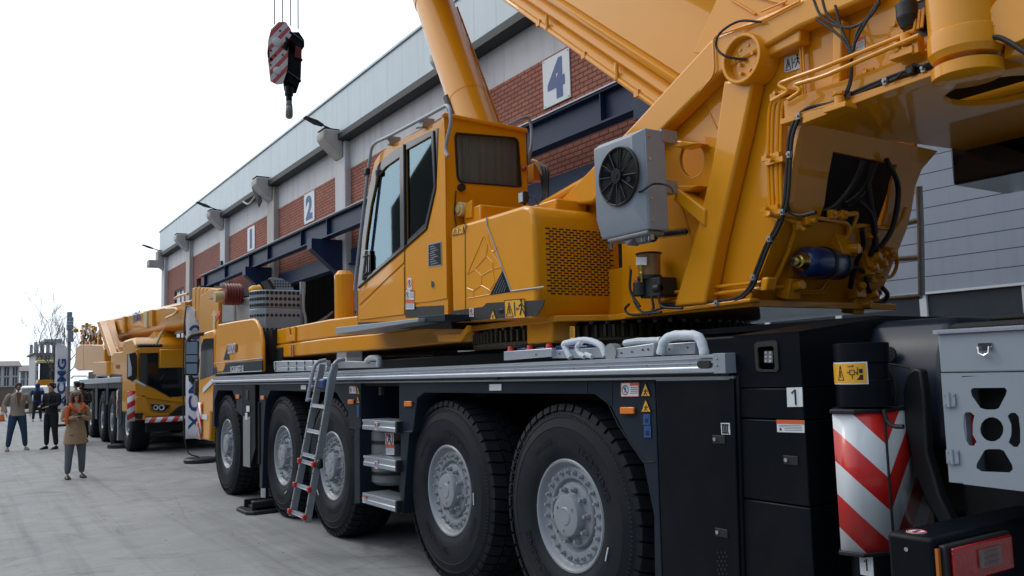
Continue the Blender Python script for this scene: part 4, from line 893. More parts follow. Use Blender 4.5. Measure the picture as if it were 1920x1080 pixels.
# --- toolbox door ahead of the stabiliser cabinet
tb = slabX('toolbox', [(1228, 706.5), (1384, 703.5), (1396, 1130), (1244, 1130)], 3.285, .6, DK2, CR, bevel=.012)
slabX('door', [(1229.5, 713.5), (1375, 710.5), (1388, 1130), (1245, 1130)], 3.270, .012, DK2, tb, bevel=.008)
bm = nb(); polyline_relief(bm, [AX(a, b, 3.270) for a, b in ((1230, 713.2), (1366, 711), (1374, 705))], .003); obj('door_edge', bm, GRY, tb)
def lockplate(px, py, x, parent, w=.085, h=.042):
    c = AX(px, py, x); r = part('door_lock', parent, c); bm = nb(); b2(bm, c+V((-.004, -w/2, -h/2)), c+V((0, w/2, h/2))); obj('plate', bm, BK, parent, bevel=.003)
    bpy.data.objects.remove(r); bm = nb(); cc = c+V((-.004, w*.28, 0)); discx(bm, cc, .010, .006, 12); return obj('lock_barrel', bm, CHR, parent)
lockplate(1348, 824, 3.270, tb); lockplate(1353, 999, 3.270, tb)
P_ = [(1352, 793), (1368.5, 793), (1370, 815), (1353.5, 814.5)]
o = label_plate('number_label', tb, P_, 3.2695, WHT, None); q = quadpx(P_, 3.2695); c = sum(q, V())/4
bm = nb()
for k in range(4): b2(bm, c+V((-.006, -.018+.011*k, -.018)), c+V((-.0035, -.012+.011*k, .018)))
b2(bm, c+V((-.006, -.022, .018)), c+V((-.0035, .022, .024))); b2(bm, c+V((-.006, -.022, -.024)), c+V((-.0035, .022, -.018))); obj('pictogram', bm, INK, o)
bm = nb()
for i in range(6):
    for j in range(3): discx(bm, AX(1346+j*7+(i % 2)*3, 1036+i*8, 3.2695), .006, .002, 8)
obj('vent_hole', bm, INK, tb)
# --- rear stabiliser cabinet with sloping roof
cab_ = part('stabiliser_cabinet', CR, (3.3, 2.85, 1.2)); ya_, yb_ = 2.635, 3.045
zt_ = AX(1375, 633, 3.3).z; bk = AY(1622, 597, 2.635); 
segs = [(0, .90), (.905, 1.28), (1.285, 1.50)]
def cabseg(z0, z1, name):
    bm = nb(); b2(bm, (3.30, ya_, z0), (4.3, yb_, z1)); return obj(name, bm, DK2, cab_, bevel=.006)
zs = [.35, AX(1391, 933, 3.3).z, AX(1386, 783, 3.3).z, AX(1381, 726, 3.3).z]
for z0, z1 in zip(zs, zs[1:]): cabseg(z0, z1-.005, 'cabinet_panel')
# upper panel with lamp recess
z0 = zs[-1]; pr = [V((3.30, ya_, z0)), V((3.30, ya_, zt_)), V((4.0, ya_, bk.z)), V((5.3, ya_, bk.z)), V((5.3, ya_, z0))]
bm = nb(); A0 = [V((3.30, yb_, z0)), V((3.30, ya_, z0)), V((3.30, ya_, zt_)), V((3.30, yb_, zt_))]
hl = [AX(a, b, 3.3) for a, b in ((1422, 654), (1425, 650.5), (1449, 648.5), (1452.5, 652), (1455, 689), (1452, 692.5), (1428, 692), (1424.5, 689))]
holed(bm, A0, [hl], (.006, 0, 0)); obj('lamp_panel', bm, DK2, cab_, smooth=0)
bm = nb(); prism(bm, [V((3.3065, ya_+.002, z0)), V((3.3065, ya_+.002, zt_)), V((4.0, ya_+.002, bk.z)), V((5.3, ya_+.002, bk.z)), V((5.3, ya_+.002, z0))], (0, .012, 0)); prism(bm, [V((3.3065, yb_-.012, z0)), V((3.3065, yb_-.012, zt_)), V((4.0, yb_-.012, bk.z)), V((5.3, yb_-.012, bk.z)), V((5.3, yb_-.012, z0))], (0, .012, 0))
prism(bm, [V((3.30, ya_, zt_+.001)), V((4.0, ya_, bk.z+.001)), V((5.3, ya_, bk.z+.001)), V((5.3, ya_, bk.z+.012)), V((4.0, ya_, bk.z+.012)), V((3.30, ya_, zt_+.01))], (0, yb_-ya_, 0)); obj('cabinet_roof', bm, DK2, cab_)
bm = nb(); fr_ = [AX(a, b, 3.3) for a, b in ((1416, 646), (1421, 641), (1454, 638), (1459, 642), (1462, 692), (1458, 697), (1424, 697), (1419, 692))]; hl2 = hl
holed(bm, fr_, [hl], (-.008, 0, 0)); obj('lamp_surround', bm, BK, cab_, smooth=0)
bm = nb(); b2(bm, (3.42, ya_+.05, z0+.02), (3.44, yb_-.05, zt_-.02)); obj('lamp_well', bm, UND, cab_)
work_lamp(1432, 655, 1452, 683, 3.325, cab_)
o = label_plate('number_label', cab_, [(1475.5, 727), (1504.5, 726), (1506, 762.5), (1477, 763)], 3.2985, WHT, None); q = quadpx([(1475.5, 727), (1504.5, 726), (1506, 762.5), (1477, 763)], 3.2985); c = sum(q, V())/4
bm = nb(); tube(bm, [c+V((-.005, -.006, -.036)), c+V((-.005, -.006, .036)), c+V((-.005, .014, .018))], .0042, 6); obj('numeral', bm, INK, o, smooth=0, normals=False)
label_plate('warning_label', cab_, [(1457, 787), (1508.5, 788), (1509, 811.5), (1458, 810)], 3.2985, WHT, 'title', lab='white sticker with an orange title band')
lockplate(1483, 863, 3.2995, cab_)
# --- rear stabiliser jack and chevron guard
jc = V((3.43, 2.405, 0)); jk = part('stabiliser_jack', CR, jc)
bm = nb(); lathe(bm, [(1.50, .0), (1.50, .118), (1.615, .118), (1.62, .112), (1.69, .112), (1.695, .118), (1.735, .119), (1.78, .119), (1.783, .114), (1.78, .0)], jc, 'z', 40); lathe(bm, [(.25, .0), (.25, .085), (.30, .10), (.86, .10), (.88, .10)], jc, 'z', 36); obj('jack_tube', bm, DK2, jk)
# warning label wrapped round the tube
def wrap(a0, a1, z0, z1, r, mt, name, par):
    bm = nb(); n = 12
    for k in range(n):
        t0, t1 = a0+(a1-a0)*k/n, a0+(a1-a0)*(k+1)/n; A_, B_ = [V((jc.x+r*sin(t), jc.y+r*cos(t), 0)) for t in (t0, t1)]
        face(bm, [bm.verts.new(p) for p in (A_+V((0, 0, z0)), B_+V((0, 0, z0)), B_+V((0, 0, z1)), A_+V((0, 0, z1)))])
    return obj(name, bm, mt, par, normals=False)
o = wrap(R(224), R(320), 1.600, 1.698, .1200, WHT, 'warning_label', jk); wrap(R(227), R(320), 1.606, 1.692, .1212, YLB, 'label_face', o)
fa = R(263); K = lambda a, b: V((jc.x+.1225*sin(fa-a/.122), jc.y+.1225*cos(fa-a/.122), 1.649+b))
bm = nb()
for a, b in (((-.058, -.03), (-.026, -.03)), ((-.026, -.03), (-.042, .034)), ((-.042, .034), (-.058, -.03)), ((-.042, -.02), (-.042, .01)), ((-.008, .004), (.006, .004)), ((.006, -.006), (.026, -.006)), ((.006, .014), (.026, .014)), ((.006, -.006), (.006, .014)), ((.026, -.006), (.026, .014)), ((.026, .004), (.036, .004)), ((.016, -.006), (.016, -.024)), ((-.002, .030), (.024, .030)), ((.018, .036), (.024, .030)), ((.040, .026), (.040, -.006)), ((.034, .002), (.040, -.006))): tube(bm, [K(*a), K(*b)], .0017, 4)
for q_ in (((.046, .0), (.062, .0), (.062, .018), (.046, .018)), ((.034, -.03), (.062, -.03), (.062, -.006), (.050, -.008), (.046, -.018))): face(bm, [bm.verts.new(K(*w_)) for w_ in q_])
obj('pictogram', bm, INK, o, normals=False)
z0g, z1g = (ray(1668, 1030)*(3.72/F)).z+H, (ray(1664, 774)*(3.72/F)).z+H
def gpt(px, dep): d = ray(px, 900)*(dep/F); return (d.x, d.y)
gp = [gpt(1569, 3.76), gpt(1612, 3.69), gpt(1666, 3.72), gpt(1744, 4.02)]
striped('chevron_guard', gp, z0g, z1g, jk, STR, mirror=2, off=.14-z1g+2.86)
bm = nb()
for z in (z1g, z0g-.018):
    pts = [V((x, y, z)) for x, y in gp]+[V((3.62, 2.42, z)), V((3.5, 2.6, z))]; cc = sum(pts, V())/len(pts); pts = [cc+(p-cc)*1.07 for p in pts]; prism(bm, pts, (0, 0, .018))
b2(bm, (gp[2][0]-.006, gp[2][1]-.008, z0g), (gp[2][0]+.006, gp[2][1]+.008, z1g)); obj('guard_frame', bm, BK, jk, bevel=.004)
c = jc+V((-.098, -.03, .82)); bm = nb(); b2(bm, c+V((-.006, -.03, -.045)), c+V((-.002, .035, .04))); o = obj('number_label', bm, WHT, jk); bm = nb(); tube(bm, [c+V((-.007, 0, -.024)), c+V((-.007, 0, .026)), c+V((-.007, .012, .012))], .003, 6); obj('numeral', bm, INK, o, smooth=0, normals=False)
# --- outrigger beam end and rear frame behind the jack
bm = nb(); prism(bm, [V((x, 2.22, z)) for x, z in ((3.76, 1.3), (3.765, 1.58), (3.80, 1.72), (3.87, 1.86), (3.93, 1.90), (6.3, 1.90), (6.3, 1.3))], (0, .45, 0)); rbm = obj('outrigger_beam', bm, OBM, CR, bevel=.05, bseg=4)
bm = nb(); c = AX(1669, 664, 3.775); discx(bm, c, .036, .012, 20); obj('port_hole', bm, INK, rbm)
bm = nb(); b2(bm, (3.80, 1.5, .75), (6.2, 2.2, 1.86)); b2(bm, (4.1, 1.0, 1.86), (6.0, 2.18, 1.90)); b2(bm, (3.5, 2.64, .4), (6.2, 3.04, 1.3)); obj('rear_frame', bm, UND, CR, bevel=.02)
bm = nb(); b2(bm, (4.0, 2.7, 1.90), (6.2, 4.0, 1.935)); obj('rear_deck', bm, DK2, CR)
bm = nb()
prism(bm, [AX(a, b, 3.62) for a, b in ((1692, 735), (1700, 702), (1714, 690), (1726, 694), (1732, 740), (1738, 850), (1762, 930), (1790, 985), (1770, 1000), (1735, 940), (1712, 880), (1696, 800))], (.06, 0, 0)); obj('guard_arm', bm, BK, CR, bevel=.01)
bm = nb(); tube(bm, curve([AX(a, b, 3.40) for a, b in ((1656, 768), (1664, 790), (1676, 799), (1694, 800))]), .010, 8); tube(bm, curve([AX(a, b, 3.6) for a, b in ((1660, 686), (1672, 700), (1680, 730), (1678, 765))]), .012, 8); tube(bm, curve([AX(a, b, 3.6) for a, b in ((1654, 682), (1680, 684), (1704, 690))]), .004, 6); obj('rear_hose', bm, HOSE, CR)
bm = nb(); prism(bm, [AX(a, b, 3.9) for a, b in ((1744, 690), (1757, 688), (1772, 815), (1760, 818))], (.01, 0, 0)); obj('rear_reflector', bm, REDL, CR)
# --- grey accessory box at the very rear
gb = part('accessory_box', CR, (3.3, 1.5, 1.5)); yL = 1.96; zT, zM, zB = AX(1756, 621, 3.3).z, AX(1762, 700, 3.3).z, AX(1779, 904, 3.3).z
bm = nb(); b2(bm, (3.30, .9, zM+.003), (3.78, yL, zT-.012)); lid = obj('lid', bm, GRY, gb, bevel=.006)
bm = nb(); b2(bm, (3.285, .9, zT-.012), (3.80, yL+.01, zT+.004))
k = 0
while k < 60: yy = yL-.012*k-.006; prism(bm, [V((3.2845, yy, zT-.009)), V((3.2845, yy-.006, zT-.009)), V((3.2845, yy-.012, zT+.001)), V((3.2845, yy-.006, zT+.001))], (-.0015, 0, 0)); k += 1
obj('tread_plate_edge', bm, AL, lid)
c = AX(1848, 650, 3.298); bm = nb(); b2(bm, c+V((-.006, -.026, -.012)), c+V((0, .026, .014))); tube(bm, [c+V((-.014, -.022, 0)), c+V((-.018, -.02, -.025)), c+V((-.018, 0, -.034)), c+V((-.018, .02, -.025)), c+V((-.014, .022, 0))], .005, 8); obj('latch', bm, CHR, lid)
bm = nb(); b2(bm, (3.302, yL-.085, zB), (3.78, yL, zM)); b2(bm, (3.302, .9, zB), (3.78, yL-.085, zB+.012)); b2(bm, (3.302, .9, zM-.012), (3.78, yL-.085, zM)); b2(bm, (3.304, .9, zB+.012), (3.312, 1.47, zM-.012)); b2(bm, (3.312, .9, zB+.012), (3.76, .912, zM-.012)); b2(bm, (3.76, .9, zB), (3.78, yL, zM)); obj('box_frame', bm, GRY, gb)
def PX(l): return [AX(a, b, 3.298) for a, b in l]
d_out = PX([(1783, 713), (1788, 708), (1990, 695), (1990, 930), (1808, 908), (1797, 902), (1793, 893)])
def arcpts(cx, cy_, rx, ry, a0, a1, n=8): return [(cx+rx*cos(R(a0+(a1-a0)*k/n)), cy_+ry*sin(R(a0+(a1-a0)*k/n))) for k in range(n+1)]
holes = [arcpts(1859.5, 805, 22, 23, 0, 345, 15), [(1820, 732), (1824, 727.5), (1884, 727), (1888, 732), (1886, 740), (1873, 765), (1866, 768), (1848, 768), (1838, 765), (1822, 742)],
    [(1846, 844), (1854, 842), (1874, 842), (1882, 845), (1898, 872), (1899, 880), (1893, 886), (1840, 884), (1831, 878), (1831, 870)],
    [(1807, 778), (1811, 773), (1820, 773), (1827, 779), (1824, 795), (1824, 815), (1831, 828), (1826, 836), (1817, 835), (1811, 825), (1807, 800)],
    [(1889, 780), (1895, 774), (1904, 774), (1910, 781), (1913, 805), (1913, 830), (1908, 838), (1900, 838), (1891, 830), (1896, 815), (1896, 796)]]
bm = nb(); holed(bm, d_out, [PX(h) for h in holes], (.004, 0, 0)); dr = obj('box_door', bm, GRY, gb, smooth=0)
bm = nb(); b2(bm, (3.40, .95, zB+.02), (3.42, yL-.1, zM-.02)); obj('box_inside', bm, UND, gb)
bm = nb(); c = AX(1815, 805, 3.36); cyl(bm, c+V((0, 0, -.12)), c+V((0, 0, .12)), .035, 14); obj('fire_extinguisher', bm, REDL, gb)
for py in (750, 857):
    c = AX(1783+(py-750)*.06, py, 3.296); bm = nb(); b2(bm, c+V((-.006, -.02, -.026)), c+V((0, .003, .026))); b2(bm, c+V((-.006, .006, -.026)), c+V((0, .03, .026))); cyl(bm, c+V((-.007, .004, -.028)), c+V((-.007, .004, .028)), .006, 8); [discx(bm, c+V((-.006, y_, z_)), .004, .003, 6) for y_ in (-.013, .022) for z_ in (-.018, .018)]; obj('hinge', bm, GRY, dr)
bm = nb(); c = AX(1920, 745, 3.27); cyl(bm, c, c+V((0, 0, -.2)), .02, 10); 
bm.free()
# --- rear bumper with tail lamp
tl = part('rear_bumper', CR, (3.1, 1.8, .9)); yR = 1.80
cR = AY(1748, 1010, yR); zt = cR.z; 
bm = nb(); b2(bm, (cR.x, yR, .40), (3.98, 1.98, zt)); obj('bumper_box', bm, DK2, tl, bevel=.018, bseg=3)
a_, b_ = AY(1765, 1040, yR-.01), AY(1892, 1075, yR-.01); bm = nb(); b2(bm, (cR.x+.024, yR-.03, zt-.17), (b_.x-.005, yR-.001, zt-.025)); tl2 = obj('lamp_housing', bm, BK, tl, bevel=.006)
xl, xr = cR.x+.05, b_.x-.02
bm = nb(); b2(bm, (xl, yR-.045, zt-.16), (xr, yR-.031, zt-.035)); obj('tail_lamp', bm, REDL, tl2, bevel=.006)
bm = nb(); b2(bm, (xl+.14*(xr-xl)/.45+.03, yR-.052, zt-.125), (xr-.10, yR-.046, zt-.06)); 
for i in range(9):
    for j in range(3): c = V((xl+.19+(xr-xl-.31)*i/9, yR-.053, zt-.112+.02*j)); box(bm, c, (.012, .004, .010))
obj('reverse_lamp', bm, RLENS, tl2)
bm = nb(); b2(bm, (cR.x+.004, yR-.014, zt-.17), (cR.x+.019, yR-.003, zt-.035)); obj('amber_reflector', bm, AMB, tl2)
c = V((cR.x+.065, 1.90, zt+.001)); bm = nb(); cyl(bm, c, c+V((0, 0, .002)), .035, 24, 0); tube(bm, [c+V((.032*cos(a*.4), .032*sin(a*.4), .003)) for a in range(17)], .002, 4, 2); box(bm, c+V((0, 0, .003)), (.036, .010, .002), 1); obj('round_label', bm, [WHT, INK, RED], tl)
bm = nb(); c = AX(1700, 1030, cR.x-.001); discx(bm, c, .008, .004, 8); obj('bolt', bm, CHR, tl)
bm = nb(); b2(bm, (3.6, 1.6, .3), (6.0, 2.15, .75)); obj('rear_crossmember', bm, UND, CR)
bm = nb(); b2(bm, (3.8, 1.45, 1.10), (3.86, 1.48, 1.24)); obj('side_reflector', bm, LENS, tl)
# ================================================================== NEAR CRANE: UPPER STRUCTURE
# slewing ring
ring = part('slewing_ring', CR, (4.8, 5.8, 1.95)); RC = V((4.8, 5.8, 0)); RR = 1.24
bm = nb(); lathe(bm, [(1.885, 1.0), (1.885, RR-.02), (1.91, RR-.005), (1.93, RR-.005), (1.93, RR-.06), (2.03, RR-.06), (2.03, 1.0)], RC, 'z', 120)
n = 118
for k in range(n):
    t = 2*pi*k/n; d = V((sin(t), cos(t), 0)); s_ = V((d.y, -d.x, 0)); c = RC+d*(RR-.045)
    P = [c+s_*.022-d*.02, c+s_*.010+d*.045, c-s_*.010+d*.045, c-s_*.022-d*.02]; prism(bm, [p+V((0, 0, 1.935)) for p in P], (0, 0, .088))
obj('gear', bm, RINGM, ring, smooth=25)
bm = nb()
for k in range(60):
    t = 2*pi*k/60; c = RC+V((sin(t)*(RR-.1), cos(t)*(RR-.1), 2.035)); cyl(bm, c, c+V((0, 0, .018)), .018, 6)
obj('ring_bolt', bm, GAL, ring)
bm = nb(); b2(bm, (3.62, 5.08, 1.90), (3.86, 5.42, 2.10)); pm = obj('pinion_guard', bm, Y_, ring, bevel=.02); label_plate('warning_label', pm, [(1069, 612), (1078, 612), (1078, 635), (1069, 635)], 3.617, YLB, 'lines')
# turntable base plate
tt = part('turntable_frame', CR, (4.7, 4.5, 2.1))
bm = nb(); prism(bm, [V((x, y, 2.05)) for x, y in ((3.60, 6.9), (3.60, 5.0), (3.98, 4.85), (4.03, 3.55), (5.5, 3.55), (5.75, 5.0), (5.75, 6.9))], (0, 0, .045)); obj('base_plate', bm, Y_, tt, bevel=.006)
bm = nb(); b2(bm, (4.13, 3.9, 2.10), (5.4, 6.6, 2.45)); obj('core_box', bm, Y_, tt, bevel=.01)
XA = 4.08
# near side web with lightening hole
web_o = [(1038, 395), (1118, 318), (1333, 79), (1345, 68), (1500, 0), (1560, -28), (1700, -90), (2150, -300), (2150, 60), (1920, 126), (1767, 150), (1640, 190), (1501, 236), (1490, 290), (1478, 395), (1440, 480), (1406, 567), (1168, 597), (1165, 430), (1130, 400)]
hl = [(1297+23*cos(R(t)), 299+33*sin(R(t))) for t in range(0, 360, 15)]
bm = nb(); holed(bm, [AX(a, b, XA) for a, b in web_o], [[AX(a, b, XA) for a, b in hl]], (.03, 0, 0)); web = obj('side_web', bm, Y_, tt, smooth=30, bevel=.004)
bm = nb(); prism(bm, [AX(a, b, 5.5) for a, b in ((1160, 380), (1560, 60), (1900, -60), (2150, 60), (1920, 170), (1720, 250), (1690, 380), (1640, 578), (1300, 590))], (.03, 0, 0)); obj('side_web', bm, Y_, tt, smooth=30)
def rib(name, px, proud, mt=Y_, base=XA, par=None, bev=.012):
    P = [AX(a, b, base-proud) for a, b in px]; bm = nb(); prism(bm, P, (proud-.002, 0, 0)); return obj(name, bm, mt, par or web, bevel=bev, bseg=3)
rib('brace_rib', [(1038, 388), (1182, 238), (1330, 76), (1345, 66), (1500, -3), (1640, -60), (1640, -10), (1495, 52), (1345, 140), (1238, 246), (1110, 380)], .13, bev=.02)
rib('post_rib', [(1356, 150), (1412, 150), (1392, 250), (1345, 450), (1322, 570), (1262, 575), (1308, 420), (1335, 300)], .12, bev=.02)
rib('gusset', [(1313, 175), (1372, 150), (1347, 245)], .01, bev=.002)
rib('upper_rib', [(1412, 80), (1500, 52), (1500, 78), (1425, 112)], .10)
rib('web_seam', [(1312, 176), (1314, 175), (1347, 245), (1345, 245)], .016)
rib('lower_flange', [(1170, 588), (1406, 558), (1406, 567), (1170, 598)], .10)
rib('vertical_rib', [(1560, 40), (1580, 36), (1575, 180), (1558, 190)], .07)
rib('bracket_shelf', [(1255, 272), (1268, 262), (1310, 268), (1275, 278)], .12); rib('bracket_shelf', [(1250, 348), (1308, 347), (1290, 358), (1250, 362)], .12)
# lower diagonal box behind the cooler
rib('lower_brace', [(1268, 352), (1322, 392), (1320, 425), (1262, 375)], .14); 
# roundel at the pivot
rc = AX(1391, 110, XA-.16); bm = nb(); ringp = lathe(bm, [(.155, .155), (.0, .155), (-.012, .150), (-.014, .142), (-.012, .132), (.0, .128), (.045, .126), (.048, .0)], rc, 'x', 48); rd = obj('pivot_housing', bm, Y_, web, smooth=35)
bm = nb()
for a, rr in ((20, .085), (65, .08), (110, .085), (160, .06), (205, .085), (250, .08), (300, .085), (340, .05)): c = rc+V((.045, rr*cos(R(a)), rr*sin(R(a)))); cyl(bm, c, c+V((-.022, 0, 0)), .011, 8)
obj('pivot_bolt', bm, Y_, rd); bm = nb(); tube(bm, curve([AX(1427, 41, XA-.16), AX(1385, 40, XA-.2), AX(1350, 62, XA-.22), AX(1343, 88, XA-.22), AX(1362, 106, XA-.2), rc+V((.04, 0, 0))]), .008, 8); obj('sensor_cable', bm, HOSE, rd)
# flange under the tail beam and its underside
zf = AX(1505, 232, XA).z
tail = part('tail_beam', CR, (4.7, 1.8, 3.1))
bm = nb(); outer = [V((3.98, 3.22, zf)), V((3.98, .2, zf)), V((5.62, .2, zf)), V((5.62, 3.05, zf))]; hc = AZ(1868, 172, zf)
holed(bm, outer, [[hc+V((.26*cos(2*pi*k/24), .24*sin(2*pi*k/24), 0)) for k in range(24)]], (0, 0, .035)); obj('bottom_plate', bm, Y_, tail, smooth=30, bevel=.004); bm = nb(); b2(bm, (4.0, .2, zf+.034), (4.13, 3.2, zf+.14)); obj('edge_web', bm, Y_, tail)
bm = nb(); b2(bm, (4.2, .2, zf+.30), (5.45, 3.1, zf+.33)); obj('inner_plate', bm, UND, tail)
bm = nb(); b2(bm, (5.62, .1, zf-.22), (6.3, 3.15, zf+.15)); obj('counterweight_support', bm, BKG, tail, bevel=.02)
bm = nb(); prism(bm, [V((5.62, y, z)) for y, z in ((3.0, zf+.1), (2.5, zf-.22), (2.3, zf-.30), (.1, zf-.30), (.1, zf+.1))], (.1, 0, 0)); obj('support_arm', bm, DK2, tail)
# rear slanted panel with hose opening
Lp = [(1406, 567), (1440, 482), (1466, 410), (1478, 380), (1486, 320), (1494, 270), (1505, 226)]; Rp = [(1641, 578), (1668, 510), (1700, 430), (1709, 395), (1716, 350), (1728, 318), (1758, 283)]
LV = [AX(a, b, XA-.02) for a, b in Lp]; 
XB = 5.46; RV = []
for (a, b), l in zip(Rp, LV): q = AX(a, b, XB); RV.append(V((XB, q.y, q.z)))
bm = nb(); op_px = [(1563, 292), (1585, 287), (1668, 300), (1673, 310), (1652, 345), (1634, 385), (1622, 405), (1531, 402), (1545, 350), (1554, 310)]
# panel mesh: strips left to right, opening cut by skipping the middle of the upper strips
fr = [0, .06, .26, .42, .78, .94, 1]
G = [[bm.verts.new(l.lerp(r_, f)) for f in fr] for l, r_ in zip(LV, RV)]
G2 = [[bm.verts.new(l.lerp(r_, f)+V((0, .02, 0))) for f in fr] for l, r_ in zip(LV, RV)]
nR, nC = len(G), len(fr)
solid = lambda i, j: not (i in (2, 3, 4) and j in (2, 3))
for i in range(nR-1):
    for j in range(nC-1):
        if solid(i, j):
            face(bm, (G[i][j], G[i][j+1], G[i+1][j+1], G[i+1][j])); face(bm, (G2[i][j], G2[i+1][j], G2[i+1][j+1], G2[i][j+1]))
for i in range(nR-1):
    for j in range(nC-1):
        if not solid(i, j):
            for (a, b, si, sj) in (((i, j), (i+1, j), 0, -1), ((i, j+1), (i+1, j+1), 0, 1), ((i, j), (i, j+1), -1, 0), ((i+1, j), (i+1, j+1), 1, 0)):
                if solid(i+si, j+sj): face(bm, (G[a[0]][a[1]], G[b[0]][b[1]], G2[b[0]][b[1]], G2[a[0]][a[1]]))
rp = obj('rear_panel', bm, Y_, tt, smooth=40)
bm = nb(); face(bm, [bm.verts.new(G0+V((0, .22, 0))) for G0 in (LV[1].lerp(RV[1], .02), LV[1].lerp(RV[1], .98), LV[6].lerp(RV[6], .98)+V((0, 0, .1)), LV[6].lerp(RV[6], .02)+V((0, 0, .1)))]); r_ = bmesh.ops.extrude_face_region(bm, geom=list(bm.faces)); [setattr(v, 'co', v.co+V((0, .03, 0))) for v in r_['geom'] if isinstance(v, bmesh.types.BMVert)]; obj('dark_backing', bm, UND, tt)  # black sheet added behind the opening to give its inside the depth of shade
for side, nm in ((LV, 'panel_flange'),):
    bm = nb()
    for p, q in zip(side, side[1:]): prism(bm, [p+V((-.02, -.012, 0)), q+V((-.02, -.012, 0)), q+V((-.02, .03, 0)), p+V((-.02, .03, 0))], (.05, 0, 0))
    obj(nm, bm, Y_, rp)
def onpanel(px, py, off=.05):
    """point a little in front of the slanted panel seen at (px, py)"""
    d = ray(px, py); o = V((0, 0, H)); best = None; bs = 1e9
    for i in range(nR-1):
        a, b, c = LV[i], LV[i+1], RV[i]; n = (b-a).cross(c-a).normalized(); dn = d.dot(n)
        if abs(dn) < 1e-6: continue
        t = (a-o).dot(n)/dn; p = o+d*t; f = min(1, max(0, (p.x-a.x)/(c.x-a.x))); lo, hi = LV[i].lerp(RV[i], f).z, LV[i+1].lerp(RV[i+1], f).z
        sc_ = max(lo-p.z, p.z-hi, 0)
        if sc_ < bs: bs = sc_; best = p
    return best-d.normalized()*off
def ptube(name, pts, r, mt, off=.06, par=None, cv=True, n=8):
    bm = nb(); P = [onpanel(a, b, off) for a, b in pts]; tube(bm, curve(P, 5) if cv else bend(P, .05), r, n); return obj(name, bm, mt, par or rp)
for pts, r, off in (([(1618, 302), (1600, 345), (1570, 385), (1545, 400)], .022, -.06), ([(1640, 305), (1622, 350), (1604, 372), (1585, 385)], .022, .0), ([(1662, 300), (1682, 340), (1683, 380), (1672, 430), (1650, 465)], .018, .10), ([(1608, 375), (1632, 400), (1640, 450), (1632, 480)], .018, .12), ([(1616, 430), (1618, 460), (1603, 500), (1594, 540)], .017, .13), ([(1594, 498), (1620, 510), (1630, 545), (1650, 550)], .016, .14), ([(1655, 540), (1664, 552), (1655, 567), (1630, 570)], .016, .14), ([(1628, 345), (1634, 390), (1640, 420), (1644, 480)], .018, .1)):
    ptube('hydraulic_hose', pts, r, HOSE, off)
for pts, r in (([(1470, 402), (1510, 405), (1590, 418), (1592, 440), (1580, 450)], .014), ([(1440, 400), (1475, 412), (1500, 418)], .014), ([(1495, 420), (1475, 480), (1452, 528), (1435, 528)], .014), ([(1590, 430), (1610, 422), (1680, 430), (1692, 410), (1698, 390)], .014), ([(1420, 537), (1475, 538)], .014), ([(1500, 545), (1540, 545), (1552, 525)], .010), ([(1500, 550), (1545, 550), (1556, 530)], .010), ([(1680, 470), (1682, 500), (1672, 520), (1655, 520)], .013), ([(1560, 405), (1606, 400)], .016), ([(1586, 450), (1600, 425), (1608, 402)], .012)): ptube('hydraulic_pipe', pts, r, Y_, .06, cv=False)
bm = nb()
rnd = random.Random(3)
for (a, b, s_) in ((1512, 413, .07), (1495, 423, .05), (1575, 465, .13), (1590, 470, .08), (1480, 540, .12), (1625, 490, .11), (1640, 500, .09), (1620, 505, .10), (1605, 545, .10), (1618, 560, .11), (1600, 570, .12), (1650, 485, .07), (1670, 475, .07), (1630, 440, .05), (1560, 402, .05), (1580, 403, .05), (1635, 520, .07)):
    c = onpanel(a, b, .07); box(bm, c, (s_, s_*.8, s_*1.1), rot=Matrix.Rotation(rnd.uniform(-.4, .4), 3, 'X')); cyl(bm, c, c+V((rnd.uniform(-.05, .05), -s_*.9, rnd.uniform(-.04, .04))), s_*.28, 8)
obj('valve_block', bm, Y_, rp, bevel=.006)
# accumulator
a0 = onpanel(1498, 490, .16); a1 = onpanel(1572, 495, .10); ax = (a1-a0).normalized(); acc = part('accumulator', CR, a0)
M_ = V((1, 0, 0)).rotation_difference(ax).to_matrix()
def alongax(prof, mt, name, par):
    bm = nb(); lathe(bm, prof, (0, 0, 0), 'x', 32)
    for v in bm.verts: v.co = M_ @ v.co + a0
    return obj(name, bm, mt, par)
l = (a1-a0).length; Rr = .098
bot = alongax([(.03, .0), (.035, .05), (.05, .075), (.085, Rr-.006), (.13, Rr), (l*.98, Rr), (l*1.05, Rr-.02), (l*1.1, 0)], BLU, 'bottle', acc)
alongax([(-.05, 0), (-.05, .028), (-.02, .03), (-.015, .04), (.02, .045), (.04, .058), (.048, .02)], BRS, 'gas_valve', acc); alongax([(-.075, 0), (-.075, .018), (-.05, .018)], CHR, 'valve_stem', acc)
alongax([(l*.55, Rr), (l*.55, Rr+.005), (l*.62, Rr+.005), (l*.62, Rr)], BK, 'strap', acc); alongax([(l*.92, Rr), (l*.92, Rr+.005), (l*1.0, Rr+.005), (l*1.0, Rr-.02)], BK, 'strap', acc)
bm = nb(); c = (a0+a1)/2; box(bm, c+V((0, .10, .02)), (.34, .06, .22)); obj('bracket', bm, Y_, acc)
# access ladder far side
bm = nb(); x_ = 5.9
for pts in ([(1723, 350), (1726, 420), (1728, 553)],): tube(bm, [AX(a, b, x_) for a, b in pts], .025, 10)
for y_, xa in ((555, 1655), (482, 1655), (412, 1700)): tube(bm, [AX(1727, y_, x_), AX(xa, y_+6, x_)], .022, 8)
obj('side_ladder', bm, GAL, tt)
